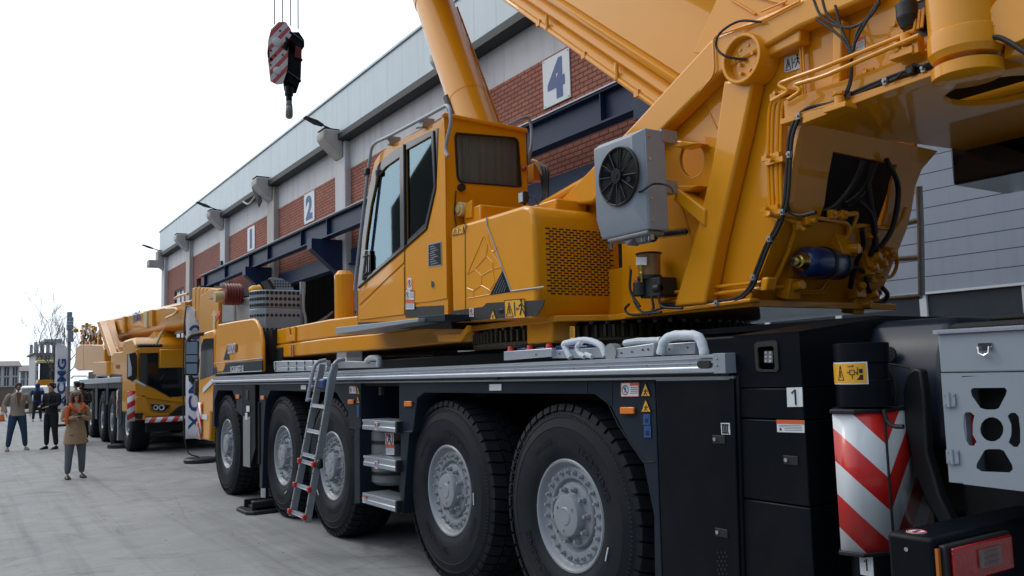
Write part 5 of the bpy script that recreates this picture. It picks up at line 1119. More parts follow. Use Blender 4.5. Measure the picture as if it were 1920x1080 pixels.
# hydraulic pipes and hoses on the near side
def stube(name, pts, x, r, mt, par=web, rr=.05, cv=False): bm = nb(); P = [AX(a, b, x) for a, b in pts]; tube(bm, curve(P, 5) if cv else bend(P, rr), r, 8); return obj(name, bm, mt, par)
for k, dx in enumerate((0, 7, 17, 24)):
    top = [(1478+dx*.3, 187-dx*.1), (1446+dx, 190-dx*.2), (1442+dx, 215), (1440+dx*.98, 300), (1444+dx*.9, 390)]
    stube('hydraulic_pipe', top+([(1452+dx*.5, 410), (1470, 420)] if k > 1 else [(1446+dx*.8, 402), (1460, 414)]), XA-.06, .011, Y_)
stube('hydraulic_pipe', [(1716, 57), (1540, 128), (1456, 158), (1480, 171), (1462, 181), (1446, 190)], XA-.16, .013, Y_); stube('hydraulic_pipe', [(1724, 66), (1545, 143), (1486, 160), (1504, 170), (1478, 187)], XA-.18, .013, Y_)
for pts in ([(1497, -20), (1500, 90), (1507, 200), (1508, 226)], [(1502, -20), (1505, 90), (1512, 200)]): stube('grease_pipe', pts, XA-.04, .007, Y_)
stube('brake_pipe', [(1500, 2), (1427, 40), (1337, 68), (1340, 140), (1312, 172)], XA-.145, .007, Y_)
bm = nb()
for a, b in ((1468, 178), (1452, 295), (1459, 303), (1450, 392), (1455, 400)): c = AX(a, b, XA-.05); box(bm, c, (.08, .13, .03)); cyl(bm, c+V((-.05, 0, 0)), c+V((-.08, 0, 0)), .012, 6)
obj('pipe_clamp', bm, Y_, web)
hp = [(1905, -30), (1800, 95), (1740, 122), (1670, 145), (1592, 178), (1560, 196), (1515, 206), (1492, 225), (1480, 262), (1477, 320), (1474, 375), (1460, 420), (1440, 455), (1420, 500), (1408, 535), (1390, 555), (1350, 568), (1290, 578), (1240, 576)]
for dx in (-3, 3): stube('main_hose', [(1800, 102+dx), (1740, 124+dx), (1670, 147+dx), (1592, 180+dx), (1556, 197+dx), (1515, 206+dx), (1494+dx, 225), (1482+dx, 262), (1478+dx, 320), (1473+dx, 380), (1458+dx, 425), (1438+dx, 462), (1421+dx, 505), (1407+dx, 540), (1380, 562+dx), (1340, 568+dx), (1290, 575+dx), (1240, 574+dx)], XA-.09, .0105, HOSE, cv=True)
for pts in ([(1524, -5), (1540, 30), (1575, 50), (1615, 45), (1640, 20), (1652, -8)], [(1540, -8), (1552, 28), (1585, 52), (1620, 40), (1645, 5)], [(1566, 10), (1578, 55), (1594, 92), (1597, 140), (1590, 170), (1572, 190)], [(1530, 35), (1575, 68), (1595, 100)], [(1650, 5), (1610, 55), (1600, 95)], [(1655, -10), (1612, 62), (1597, 100), (1594, 150), (1580, 185)]): stube('cable', pts, XA-.13, .0075, HOSE, cv=True)
stube('cable', [(1752, 97), (1745, 115), (1730, 124), (1712, 121)], XA-.12, .007, HOSE, cv=True); stube('cable', [(1692, 135), (1680, 147), (1668, 152)], XA-.12, .007, HOSE, cv=True)
bm = nb(); prism(bm, [AX(a, b, XA-.13) for a, b in ((1695, 124), (1712, 120), (1712, 138), (1698, 142))], (.05, 0, 0)); obj('sensor_box', bm, BK, web, bevel=.01)
stube('cable', [(1475, 380), (1480, 396), (1500, 404), (1530, 398)], XA-.06, .012, HOSE, cv=True)
bm = nb()
for a, b in ((1661, 153), (1733, 129), (1592, 178), (1499, 218), (1481, 290), (1468, 398), (1444, 448), (1414, 520), (1345, 568)): c = AX(a, b, XA-.10); discx(bm, c+V((-.015, 0, 0)), .008, .014, 6); box(bm, c, (.03, .022, .036))
obj('hose_clamp', bm, GAL, web)
# small tapered flange along the top of the tail beam foot
rib('edge_flange', [(1506, 214), (1596, 186), (1760, 128), (1764, 136), (1640, 180), (1504, 232)], .106, bev=.004)
bm = nb(); c = AX(1575, 203, XA-.14); box(bm, c, (.10, .14, .03)); cyl(bm, c+V((0, 0, .015)), c+V((0, 0, .07)), .028, 12); cyl(bm, c+V((0, 0, .07)), c+V((0, 0, .09)), .038, 6); obj('lifting_eye', bm, Y_, web, bevel=.004)
bm = nb(); c = AX(1629, 135, XA-.01); cyl(bm, c, c+V((-.04, 0, 0)), .014, 8); b2(bm, c+V((-.02, -.04, -.01)), c+V((-.005, .04, .01))); obj('grease_nipple', bm, Y_, web)
label_plate('warning_label', web, [(1471, 109), (1500, 100), (1501, 128), (1472, 137)], XA-.003, WHT, 'warn', lab='white sticker with black diagram'); label_plate('warning_label', web, [(1605, 73), (1621, 66), (1622, 90), (1607, 95)], XA-.003, WHT, 'title', lab='small white and red sticker')
# slewing motor in its round opening
mc = AX(1728, 38, XA-.012); bm = nb(); lathe(bm, [(.012, .17), (-.012, .17), (-.014, .10), (.0, .10)], mc, 'x', 40); fl_ = obj('motor_flange', bm, Y_, web)
bm = nb(); [cyl(bm, mc+V((-.012, .14*cos(R(a)), .14*sin(R(a)))), mc+V((-.03, .14*cos(R(a)), .14*sin(R(a)))), .012, 6) for a in range(10, 360, 36)]; obj('flange_bolt', bm, Y_, fl_)
bm = nb(); discx(bm, mc+V((-.003, 0, 0)), .099, .002, 32); obj('opening', bm, INK, fl_)
bm = nb(); c = mc+V((-.14, -.01, -.02)); cyl(bm, c+V((0, 0, .0)), c+V((0, 0, .075)), .052, 20); cyl(bm, c+V((0, 0, .075)), c+V((0, 0, .115)), .03, 16); cyl(bm, c+V((0, 0, -.05)), c+V((0, 0, 0)), .035, 16, 0, .052); cyl(bm, c, c+V((.13, 0, 0)), .04, 12); obj('hydraulic_motor', bm, BK, fl_, bevel=.003)
bm = nb(); c = mc+V((-.15, 0, -.10)); cyl(bm, c, c+V((0, 0, -.06)), .028, 12); box(bm, c+V((.03, .03, -.09)), (.08, .13, .04)); box(bm, c+V((.03, -.04, -.07)), (.06, .04, .09)); cyl(bm, c+V((0, .05, -.03)), c+V((0, .05, -.08)), .02, 8); obj('motor_fitting', bm, Y_, fl_, bevel=.004)
bm = nb(); [cyl(bm, c+V((.0, -.045-.02*k, .0)), c+V((.02, -.05-.02*k, .10)), .008, 6) for k in range(3)]; obj('motor_pipe', bm, Y_, fl_)
# counterweight lifting cylinder
kc = AX(1809, 80, 3.86); kd = part('counterweight_cylinder', CR, kc); zb = AX(1809, 113, 3.86).z
bm = nb(); lathe(bm, [(zb+1.4, 0), (zb+1.4, .150), (zb+.125, .150), (zb+.12, .156), (zb+.10, .158), (zb+.03, .158), (zb+.0, .140), (zb-.002, .0)], (kc.x, kc.y, 0), 'z', 48); obj('barrel', bm, Y_, kd, smooth=30)
bm = nb(); cyl(bm, (kc.x, kc.y, zb-.05), (kc.x, kc.y, zb), .068, 28); obj('rod', bm, CHR, kd)
bm = nb(); lathe(bm, [(zb-.025, 0), (zb-.028, .144), (zb-.032, .150), (zb-.085, .150), (zb-.09, .142), (zb-.09, 0)], (kc.x, kc.y, 0), 'z', 48); obj('foot_disc', bm, Y_, kd)
rib('cylinder_bracket', [(1858, 30), (1868, 20), (1880, 24), (1884, 60), (1880, 110), (1920, 105), (1980, 95), (1960, -60), (1862, -60)], .18, par=web); 
bm = nb(); c = AX(1866, 45, XA-.2); cyl(bm, c, c+V((-.05, 0, 0)), .05, 20); [discx(bm, c+V((-.05, .035*cos(t), .035*sin(t))), .009, .012, 6) for t in (0, 2, 4)]; c2 = AX(1914, 35, XA-.2); cyl(bm, c2, c2+V((-.06, 0, 0)), .12, 32); obj('pin_cover', bm, Y_, web, bevel=.005)
stube('cable', [(1852, 72), (1870, 70), (1890, 78), (1925, 100)], XA-.26, .012, HOSE, cv=True)
# --- boom
bo = part('telescopic_boom', CR, (4.8, 5, 4)); D = (AX(945, 0, 4.2)-AX(1245, 215, 4.2)); D.x = 0; D.normalize(); Np = V((0, -D.z, D.y))
P0 = AX(1245, 215, 4.2); P0.x = 0
prof = [(.0, 4.32), (.012, 4.215), (.04, 4.195), (.105, 4.255), (.115, 4.215), (.13, 4.205), (.20, 4.262), (.21, 4.22), (.225, 4.205), (.262, 4.205), (.285, 4.235), (.30, 4.215), (.60, 4.215), (.74, 4.215), (.80, 4.205), (.90, 4.15), (1.0, 4.10), (1.25, 4.05), (1.6, 4.05)]
s = [(p, x) for p, x in prof]; s2 = [(p, 9.6-x) for p, x in reversed(prof)]
bm = nb(); prism(bm, [V((x, 0, 0))+P0+Np*p-D*.12 for p, x in s+s2], D*19); obj('boom_section', bm, Y_, bo, smooth=50)
bm = nb(); tube(bm, [P0+V((4.20, 0, 0))+Np*.015-D*.1, P0+V((4.20, 0, 0))+Np*.015+D*18], .022, 10)
for k in range(9): c = P0+V((4.19, 0, 0))+Np*.015+D*(.35+.42*k*1.9); box(bm, c, (.03, .05, .05)); 
for k in range(6): c = P0+V((4.185, 0, 0))+Np*.05+D*(.66+1.15*k); cyl(bm, c-V((0, 0, .05)), c+V((0, 0, .085)), .016, 8)
obj('guide_pipe', bm, Y_, bo)
ed = [(1300, 97), (1344, 0), (1372, -70)]
bm = nb(); prism(bm, [AX(a, b, 4.03) for a, b in ((1300, 98), (1330, 30), (1372, -70), (1700, -200), (1650, 0), (1500, 20), (1345, 78), (1315, 103))], (.03, 0, 0)); obj('boom_foot_plate', bm, Y_, bo, bevel=.006)
bm = nb(); [tube(bm, [AX(a, b, 4.02), AX(c, d, 4.02)], .008, 6) for a, b, c, d in ((1372, 0, 1416, 27), (1395, -12, 1470, 8))]; tube(bm, [AX(1427, 22, 4.0), AX(1475, 2, 4.0)], .006, 6); obj('boom_pipe', bm, Y_, bo)
# luffing cylinder
l0, l1 = AX(895, 235, 4.8), AX(812, 0, 4.8); ld = (l1-l0).normalized(); lc = part('luffing_cylinder', CR, l0); rL = (AX(848, 0, 4.8)-AX(775, 0, 4.8)).length*.5*.78
def shaft(prof, mt, name, par, base=l0, dr=ld, n=56):
    M2 = V((1, 0, 0)).rotation_difference(dr).to_matrix(); bm = nb(); lathe(bm, prof, (0, 0, 0), 'x', n)
    for v in bm.verts: v.co = M2 @ v.co + base
    return obj(name, bm, mt, par, smooth=30)
rr_ = .235
shaft([(-1.6, 0), (-1.6, rr_), (.38, rr_), (.385, rr_+.004), (.56, rr_+.004), (.565, rr_), (2.05, rr_), (2.055, rr_+.008), (2.20, rr_+.012), (2.21, rr_+.006), (2.32, rr_+.012), (2.5, rr_+.012), (2.5, 0)], Y_, 'barrel', lc)
shaft([(2.4, .16), (6.5, .16), (6.5, 0)], CHR, 'rod', lc)
sv = ld.cross(V((1, 0, 0))).normalized(); bm = nb(); pv = (RT-ld*RT.dot(ld)).normalized()
tube(bm, [l0+pv*(rr_+.02)-ld*.5, l0+pv*(rr_+.02)+ld*1.9], .012, 8)
for k in range(8): c = l0+pv*(rr_+.012)+ld*(-.1+.25*k); box(bm, c, (.03, .03, .03))
obj('guide_pipe', bm, Y_, lc)
bm = nb(); c = l0-pv*(rr_+.015)+ld*.33; cyl(bm, c+ld*.16-V((0, .05, 0)), c-ld*.16-V((0, .05, 0)), .05, 16); obj('mirror_back', bm, BK, lc)
# --- operator's cab
oc = part('operator_cab', CR, (3.45, 7.2, 2.2)); XC = 3.45; YR_ = 6.34
side = [(845, 606), (671, 608), (670, 541), (674, 500), (689, 375), (698, 322), (703, 302), (712, 289), (726, 277), (745, 266), (824, 226), (827, 224)]
SP = [AX(a, b, XC) for a, b in side]; SP[0].y = YR_; SP[-1].y = YR_; SP[-1].z = SP[-2].z+.02
g1 = [(683, 505), (683, 478), (687, 440), (695, 385), (703, 348), (708, 330), (722, 313), (749, 294), (750.5, 464), (697, 511), (684, 519)]
g2 = [(761, 281), (808, 254.5), (813, 350), (797, 418.5), (763, 452)]
XD = 4.27; G1 = [AX(a, b, XC) for a, b in g1]; G2_ = [AX(a, b, XC) for a, b in g2]
bm = nb(); holed(bm, SP, [G1, G2_], (.03, 0, 0)); shell = obj('cab_shell', bm, Y_, oc, smooth=30, bevel=.003)
bm = nb(); dxx = V((XD-XC, 0, 0)); holed(bm, [p+dxx for p in SP], [[p+dxx for p in G1], [p+dxx for p in G2_]], (.03, 0, 0)); obj('cab_shell', bm, Y_, oc, smooth=30)
def strip(name, idx, mt, t, par=oc, bev=.004):
    bm = nb()
    for i0, i1 in zip(idx, idx[1:]):
        a, b = SP[i0], SP[i1]; n = V((0, -(b-a).z, (b-a).y)).normalized(); n = n if n.dot(V((0, 7.2, 3))-a) > 0 else -n
        prism(bm, [V((XC+.03, a.y, a.z)), V((XD, a.y, a.z)), V((XD, b.y, b.z)), V((XC+.03, b.y, b.z))], n*t)
    return obj(name, bm, mt, par, bevel=bev)
strip('cab_floor', [0, 1], CTRIM, .03); strip('front_panel', [1, 2], Y_, .03); fw_ = strip('windscreen', [2, 3, 4, 5, 6, 7], TGL, .006, bev=0); strip('cab_roof', [7, 8, 9, 10, 11], Y_, .03)
zR0, zR1 = SP[0].z, SP[-1].z; O4 = [V((XC+.03, YR_, zR0)), V((XD, YR_, zR0)), V((XD, YR_, zR1-.03)), V((XC+.03, YR_, zR1-.005))]
rf = [(857, 250), (963, 259), (968, 262), (971, 268), (976, 345), (975, 349), (969, 350), (866, 342), (861, 338), (858, 330), (854, 258)]
bm = nb(); holed(bm, O4, [[AY(a, b, YR_) for a, b in rf]], (0, .03, 0)); obj('rear_wall', bm, Y_, oc, smooth=30)
# seat, console and lever inside
bm = nb(); b2(bm, (3.64, 6.75, 2.55), (4.08, 7.25, 2.72)); st_ = obj('operator_seat', bm, SEAT, oc, bevel=.05, bseg=3)
bm = nb(); prism(bm, [V((3.66, y, z)) for y, z in ((6.84, 2.70), (6.72, 2.70), (6.55, 3.28), (6.66, 3.30))], (.40, 0, 0)); obj('backrest', bm, SEAT, st_, bevel=.04, bseg=3); bm = nb(); b2(bm, (3.76, 6.50, 3.32), (3.98, 6.62, 3.52)); obj('headrest', bm, SEAT, st_, bevel=.03)
bm = nb(); b2(bm, (3.72, 6.8, 2.26), (4.0, 7.2, 2.54)); b2(bm, (3.52, 6.75, 2.80), (3.62, 7.25, 2.88)); b2(bm, (4.10, 6.75, 2.80), (4.2, 7.25, 2.88)); tube(bm, [(3.57, 7.2, 2.88), (3.57, 7.22, 3.02)], .018, 8); obj('console', bm, CTRIM, oc, bevel=.01)
bm = nb(); prism(bm, [V((3.75, y, z)) for y, z in ((8.05, 2.3), (7.85, 2.3), (7.72, 2.95), (7.86, 3.05))], (.25, 0, 0)); b2(bm, (3.55, 7.75, 3.25), (3.80, 7.80, 3.48)); tube(bm, [(3.68, 7.79, 3.25), (3.68, 7.95, 2.9)], .015, 6); obj('instrument_panel', bm, CTRIM, oc, bevel=.01)
bm = nb(); tube(bm, [V((XD-.05, 7.2, 3.9)), V((XD-.05, 7.2, 2.3))], .03, 8); obj('inner_pillar', bm, BK, oc)
XG = XC-.012
def frame_around(hole, px_out, name):
    bm = nb(); O_ = [AX(a, b, XC-.006) for a, b in px_out]; holed(bm, O_, [[AX(a, b, XC-.006) for a, b in hole]], (.004, 0, 0)); return obj(name, bm, BKG, oc, smooth=0)
fr1 = frame_around(g1, ((671, 537), (680, 440), (692, 350), (701, 320), (712, 305), (728, 289), (757, 271.5), (759, 463)), 'door_window')
bm = nb(); prism(bm, [AX(a, b, XC+.012) for a, b in g1], (.005, 0, 0)); obj('glass', bm, TGL, fr1, smooth=0)
fr2 = frame_around(g2, ((757.5, 270), (821, 240), (818, 352), (800, 427), (759, 463)), 'side_window')
bm = nb(); prism(bm, [AX(a, b, XC+.012) for a, b in g2], (.005, 0, 0)); obj('glass', bm, TGL, fr2, smooth=0)
bm = nb(); tube(bm, [AX(757.5, 271, XC-.012), AX(759, 463, XC-.012)], .010, 8); tube(bm, [AX(671, 540, XC-.010), AX(757, 466, XC-.010), AX(800, 428, XC-.01), AX(817, 352, XC-.01), AX(813, 246, XC-.01)], .009, 6); obj('window_seal', bm, BK, oc)
bm = nb(); prism(bm, [AX(a, b, XC-.018) for a, b in ((678, 474), (684, 468), (693, 470), (694, 511), (678, 526))], (.012, 0, 0)); h_ = obj('door_handle', bm, BKG, oc, bevel=.008)
bm = nb(); tube(bm, bend([AX(a, b, XC-.03) for a, b in ((681, 482), (689, 478), (689, 510), (681, 516))], .02), .008, 8); obj('grip', bm, BK, h_)
# door seams, pressed diagonal, hinge column
bm = nb(); polyline_relief(bm, [AX(a, b, XC-.001) for a, b in ((759, 464), (760, 594))], .004); polyline_relief(bm, [AX(a, b, XC-.001) for a, b in ((671, 545), (671, 603))], .003); obj('door_seam', bm, INK, oc)
slabX('pressed_panel', [(673, 600), (673, 580), (756, 500), (757.5, 545), (757.5, 590)], XC-.010, .012, Y_, oc, bevel=.009); slabX('pressed_panel', [(673, 572), (673, 552), (757, 472), (757, 492)], XC-.010, .012, Y_, oc, bevel=.009)
slabX('pillar_panel', [(801, 432), (818, 356), (823, 248), (833, 240), (838, 560), (802, 566), (762, 570), (761, 468)], XC-.008, .010, Y_, oc, bevel=.006)
slabX('cab_sill', [(761, 576), (832, 572), (832, 593), (761, 596)], XC-.003, .01, BK, oc, bevel=.002)
pl_ = slabX('data_plate', [(802, 458), (827, 452), (828, 498), (802.5, 501)], XC-.013, .004, GRY, oc, bevel=.001)
bm = nb(); q = quadpx([(803.5, 460), (826, 454.5), (827, 496), (804, 499)], XC-.0135); prism(bm, q, (-.0005, 0, 0)); obj('plate_print', bm, DK2, pl_); bm = nb()
for k in range(9): p = AX(806+(k % 3), 463.5+k*4, XC-.0145); b2(bm, p+V((-.0005, -.085-.02*((k*7) % 3), -.003)), p+V((0, 0, .003)))
obj('plate_text', bm, GRY, pl_)
label_plate('round_label', oc, [(764.5, 521), (772, 521), (772.5, 543), (764.5, 543)], XC-.010, WHT, 'round'); label_plate('warning_label', oc, [(761, 543), (777, 543.5), (777, 563), (761, 562)], XC-.010, WHT, 'no'); label_plate('warning_label', oc, [(761, 564), (777, 564), (777, 580), (761, 580)], XC-.010, WHT, 'title')
bm = nb(); c = AX(812, 533, XC-.009); discx(bm, c, .03, .006, 16); box(bm, c+V((-.01, 0, 0)), (.014, .012, .06)); obj('door_lock', bm, CHR, oc)
# rear face of the cab
def YW(l, y=YR_): return [AY(a, b, y) for a, b in l]
c = sum(YW(rf), V())/len(rf)
bm = nb(); holed(bm, [c+(p-c)*1.035+V((0, -.006, 0)) for p in YW(rf)], [[c+(p-c)*.975+V((0, -.006, 0)) for p in YW(rf)]], (0, .012, 0)); rw = obj('rear_window', bm, BK, oc, smooth=0)
bm = nb(); prism(bm, [c+(p-c)*.985+V((0, -.002, 0)) for p in YW(rf)], (0, .004, 0)); obj('glass', bm, TGR, rw, smooth=0)
bm = nb(); lo = min((p.x for p in YW(rf))); hi = max((p.x for p in YW(rf))); n = 110; A_ = []; B_ = []
for k in range(n+1): x = lo+(hi-lo)*k/n; y = YR_+.07+.016*sin(k*.62)+.006*sin(k*1.7+1); A_.append(bm.verts.new((x, y, c.z-.30))); B_.append(bm.verts.new((x, y, c.z+.30)))
for k in range(n): face(bm, (A_[k], A_[k+1], B_[k+1], B_[k]))
obj('curtain', bm, CURT, rw, smooth=80)
bm = nb(); cc = AY(864, 352, YR_-.005); cyl(bm, cc+V((0, .004, 0)), cc+V((0, -.03, 0)), .034, 20); obj('cable_gland', bm, BK, oc); bm = nb(); tube(bm, [AY(855, 358, YR_-.01), AY(852, 400, YR_-.01), AY(858, 440, YR_-.02)], .006, 6); tube(bm, [AY(987, 250, YR_-.01), AY(989, 310, YR_-.01)], .005, 6); obj('cable', bm, HOSE, oc)
bm = nb(); b2(bm, AY(985, 250, YR_+.0)+V((0, .0, -.0)), AY(985, 250, YR_)+V((.06, .35, .03))); bm.free()
bm = nb(); cc = AY(983, 316, YR_-.02); ellipsoid(bm, cc, (.028, .02, .024), 12); obj('corner_lamp', bm, REDL, oc)
# cab roof lip
bm = nb(); A_ = SP[-1]; prism(bm, [V((XC-.012, YR_-.03, A_.z-.012)), V((XC+.86, YR_-.03, A_.z-.045)), V((XC+.86, YR_-.03, A_.z-.005)), V((XC-.012, YR_-.03, A_.z+.026))], (0, .05, 0)); obj('roof_lip', bm, Y_, oc, bevel=.012)
# handrails
for pts, x in (([(665, 545), (666, 530), (690, 322), (697, 275), (706, 266), (727, 257), (793, 222), (838, 197), (844, 204), (846, 232), (838, 262), (835, 280), (840, 293)], XC-.06), ):
    bm = nb(); tube(bm, bend([AX(a, b, x) for a, b in pts], .07, 5), .016, 10); hr = obj('handrail', bm, GRY, oc)
    bm = nb()
    for a, b in ((731, 262), (793, 228)): c = AX(a, b, x+.03); b2(bm, c+V((-.02, -.03, -.05)), c+V((.10, .03, .03)))
    tube(bm, [AX(727, 262, x), AX(745, 263, x+.1)], .010, 6); tube(bm, [AX(780, 240, x), AX(806, 236, x+.1)], .010, 6); obj('rail_bracket', bm, GAL, hr)
bm = nb(); c = AX(688, 322, XC-.07); box(bm, c, (.05, .07, .07)); obj('rail_clip', bm, BK, oc, bevel=.012)
bm = nb(); tube(bm, bend([AY(a, b, YR_+.1) for a, b in ((945, 238), (980, 221), (991, 219), (997, 240), (997, 272), (991, 300), (993, 308))], .05, 5), .016, 10); obj('handrail', bm, GRY, oc)
# cab base and step plate
bm = nb(); P = [AX(a, b, 3.42) for a, b in ((671, 604), (845, 600), (848, 617), (671, 616))]; prism(bm, P, (.9, 0, 0)); obj('cab_base', bm, BK, oc)
bm = nb(); p = [AX(630, 614, 3.16), AX(784, 597, 3.16), AX(783, 603, 3.16), AX(630, 627, 3.16)]; p[2].y = p[1].y; p[3].y = p[0].y; prism(bm, p, (.42, 0, 0)); obj('step_plate', bm, GRY, oc, bevel=.004)
bm = nb(); p = [AX(784, 594, 3.22), AX(834, 589, 3.22), AX(834, 602, 3.22), AX(784, 605, 3.22)]; prism(bm, p, (.36, 0, 0)); obj('step_plate', bm, DK, oc, bevel=.003)
bm = nb(); prism(bm, [AX(a, b, 3.42) for a, b in ((818, 627), (862, 626), (876, 610), (876, 622), (864, 640), (822, 641))], (.04, 0, 0)); obj('ring_guard', bm, Y_, tt, bevel=.004)
bm = nb(); b2(bm, (4.05, 6.3, 1.95), (5.9, 8.3, 2.14)); obj('cab_support', bm, UND, tt)
# --- engine hood of the upper structure
eh = part('engine_hood', CR, (3.45, 5.6, 2.1)); XH = 3.45; YH = 5.02
zT = 2.89; 
bm = nb(); sd2 = [AX(a, b, XH) for a, b in ((846, 606), (1003, 597), (1022, 566), (1020, 533), (1009, 425), (1003, 397), (990, 388), (978, 385), (914, 405), (853, 423), (846, 432))]
for p in sd2:
    if p.y < YH+.10: p.y = YH
    if p.y > 6.2: p.y = 6.27
sd2[1].y = YH+.06; sd2[6].y = YH+.05; sd2[7].y = YH+.14; sd2[5].y = YH+.01
prism(bm, sd2, (.80, 0, 0)); hood = obj('hood_body', bm, Y_, eh, bevel=.05, bseg=4)
bm = nb(); polyline_relief(bm, [AX(a, b, XH-.001) for a, b in ((872, 418), (873, 600))], .004); obj('hood_seam', bm, INK, eh)
bm = nb(); polyline_relief(bm, [AX(a, b, XH-.004) for a, b in ((912, 407), (914, 425), (958, 546), (1020, 538))], .006); obj('styling_strip', bm, GRY, eh)
bm = nb(); hexes = [((876, 515), (890, 505), (912, 480)), ((912, 480), (914, 460), (907, 442), (877, 512)), ((914, 452), (924, 476), (940, 500)), ((890, 505), (903, 517), (902, 535), (888, 545)), ((903, 517), (924, 505), (940, 500)), ((912, 480), (924, 492), (924, 505)), ((876, 540), (888, 545), (888, 556)), ((902, 535), (920, 545)), ((924, 505), (928, 530), (916, 547)), ((940, 500), (944, 520)), ((914, 440), (922, 470), (926, 472), (934, 463)), ((876, 560), (958, 545))]
for h_ in hexes: polyline_relief(bm, [AX(a, b, XH-.0005) for a, b in h_], .0045)
obj('pressed_hexagons', bm, Y_, eh)
tv = slabX('vent', [(918, 553), (942, 507), (957, 547)], XH-.006, .01, DK2, eh, bevel=.002); bm = nb()
for k in range(5): tube(bm, [AX(925+k*5, 551-k*1, XH-.008), AX(941+k*2, 515+k*5, XH-.008)], .004, 4)
obj('louvre', bm, GRY, tv)
slabX('lower_stripe', [(847, 583), (905, 575), (912, 568), (1021, 562), (1018, 574), (1006, 592), (846, 604)], XH-.003, .006, BK, eh, bevel=.001)
label_plate('warning_label', eh, [(850, 428), (876, 421), (868, 438), (849, 442)], XH-.004, YLB, 'warn'); label_plate('warning_label', eh, [(946, 563), (984, 560), (985, 596), (948, 599)], XH-.004, YLB, 'warn', lab='large yellow hazard sticker at the hood corner'); tri_label('warning_label', eh, [(925, 581), (919, 599.5), (931, 599)], XH-.004)
label_plate('round_label', eh, [(880.5, 578), (888.5, 578), (888.5, 594), (880.5, 594)], XH-.004, WHT, 'round')
for px, py in ((859, 593), (939, 584)): bm = nb(); P = quadpx([(px-4, py-4), (px+4, py-5), (px+4, py+4), (px-4, py+4)], XH-.004); prism(bm, P, (-.004, 0, 0)); obj('catch', bm, BKG, eh, bevel=.002)
# grille of staggered slots on the rear face
bm = nb(); holes_ = []
g0, g1 = AY(1019, 426, YH), AY(1159, 554, YH); gx0_, gx1_, gz1_, gz0_ = g0.x+.015, 4.19, AY(1020, 425, YH).z, AY(1040, 553, YH).z
rows = 26; pw = .062
for i in range(rows):
    z = gz1_+(gz0_-gz1_)*(i+.5)/rows; x = gx0_+(i % 2)*pw*.5
    while x+pw*.7 < gx1_: b2(bm, (x, YH-.0025, z-.0050), (x+pw*.66, YH-.0005, z+.0050)); x += pw
obj('grille_slots', bm, INK, eh, smooth=0)
bm = nb(); c = AX(983, 371, 3.62); b2(bm, c+V((-.03, -.035, -.045)), c+V((.02, .035, .045))); cyl(bm, c+V((0, 0, -.045)), c+V((0, 0, -.08)), .012, 8); wl = obj('work_lamp', bm, BK, eh, bevel=.012); bm = nb(); b2(bm, c+V((-.036, -.028, -.036)), c+V((-.031, .028, .036))); obj('lens', bm, LENS, wl); bm = nb(); tube(bm, curve([c+V((.02, -.02, 0)), c+V((.05, -.06, .0)), c+V((.06, -.1, -.07))]), .005, 6); obj('cable', bm, HOSE, wl)
# beam above hood with round knob
bm = nb(); b2(bm, (3.60, 6.02, 2.86), (4.4, 6.30, 3.10)); b2(bm, (3.75, 5.15, 2.905), (4.05, 6.0, 3.0)); obj('cab_tilt_frame', bm, Y_, tt, bevel=.015); bm = nb(); c = AX(864, 392, 3.57); cyl(bm, c+V((.05, 0, 0)), c+V((-.02, 0, 0)), .062, 24); cyl(bm, c+V((-.02, 0, 0)), c+V((-.035, 0, 0)), .035, 20); obj('pivot_knob', bm, CREAM, tt)
slabX('tilt_bracket', [(868, 385), (884, 374), (884, 408), (872, 410)], 3.58, .03, Y_, tt)
# yellow hydraulic post and lines between cab and brace
bm = nb(); tube(bm, [AX(1020, 385, 4.0), AX(1100, 340, 4.0)], .04, 10); obj('stay_tube', bm, Y_, tt)
for k in range(4): bm = nb(); tube(bm, curve([AX(1000+k*6, 300+k*3, 4.6), AX(1012+k*5, 320, 4.5), AX(1018+k*3, 360, 4.5), AX(1012+k*5, 390, 4.4)], 4), .013, 8); obj('hydraulic_hose', bm, HOSE, tt)
bm = nb(); c = AX(1005, 325, 4.6); box(bm, c, (.12, .1, .16)); tube(bm, bend([AX(998, 300, 4.5), AX(1008, 303, 4.5), AX(1016, 330, 4.5)], .03), .012, 8); obj('bracket', bm, Y_, tt, bevel=.01)
# --- oil cooler with fan
ok = part('oil_cooler', CR, (3.7, 4.3, 3)); xo = 3.66; y0, y1 = AX(1213, 330, xo).y, AX(1124, 345, xo).y; zt_, zb_ = AX(1213, 238, xo).z, AX(1222, 425, xo).z-.01
bm = nb(); b2(bm, (xo, y0, zb_), (xo+.17, y1, zt_)); bd = obj('housing', bm, GRY, ok, bevel=.006)
bm = nb(); O_ = [V((xo-.001, y0+.005, zb_+.005)), V((xo-.001, y1-.005, zb_+.005)), V((xo-.001, y1-.005, zt_-.005)), V((xo-.001, y0+.005, zt_-.005))]; I_ = [V((xo-.055, y0+.07, zb_+.13)), V((xo-.055, y1-.02, zb_+.13)), V((xo-.055, y1-.02, zt_-.04)), V((xo-.055, y0+.07, zt_-.04))]
a = [bm.verts.new(p) for p in O_]; b = [bm.verts.new(p) for p in I_]
for i in range(4): face(bm, (a[i], a[(i+1) % 4], b[(i+1) % 4], b[i]))
face(bm, b); face(bm, a[::-1]); obj('cowl', bm, GRY, ok, bevel=.004)
fc = AX(1162, 331, xo-.06); Rf = .197
bm = nb(); lathe(bm, [(-.0, Rf), (-.018, Rf), (-.024, Rf-.006), (-.018, Rf-.014), (-.004, Rf-.014)], fc, 'x', 56); 
for q in range(13): rr = .055+q*.0105; bm_r = lathe(bm, [(-.018, rr), (-.021, rr+.0015), (-.018, rr+.003)], fc, 'x', 40)
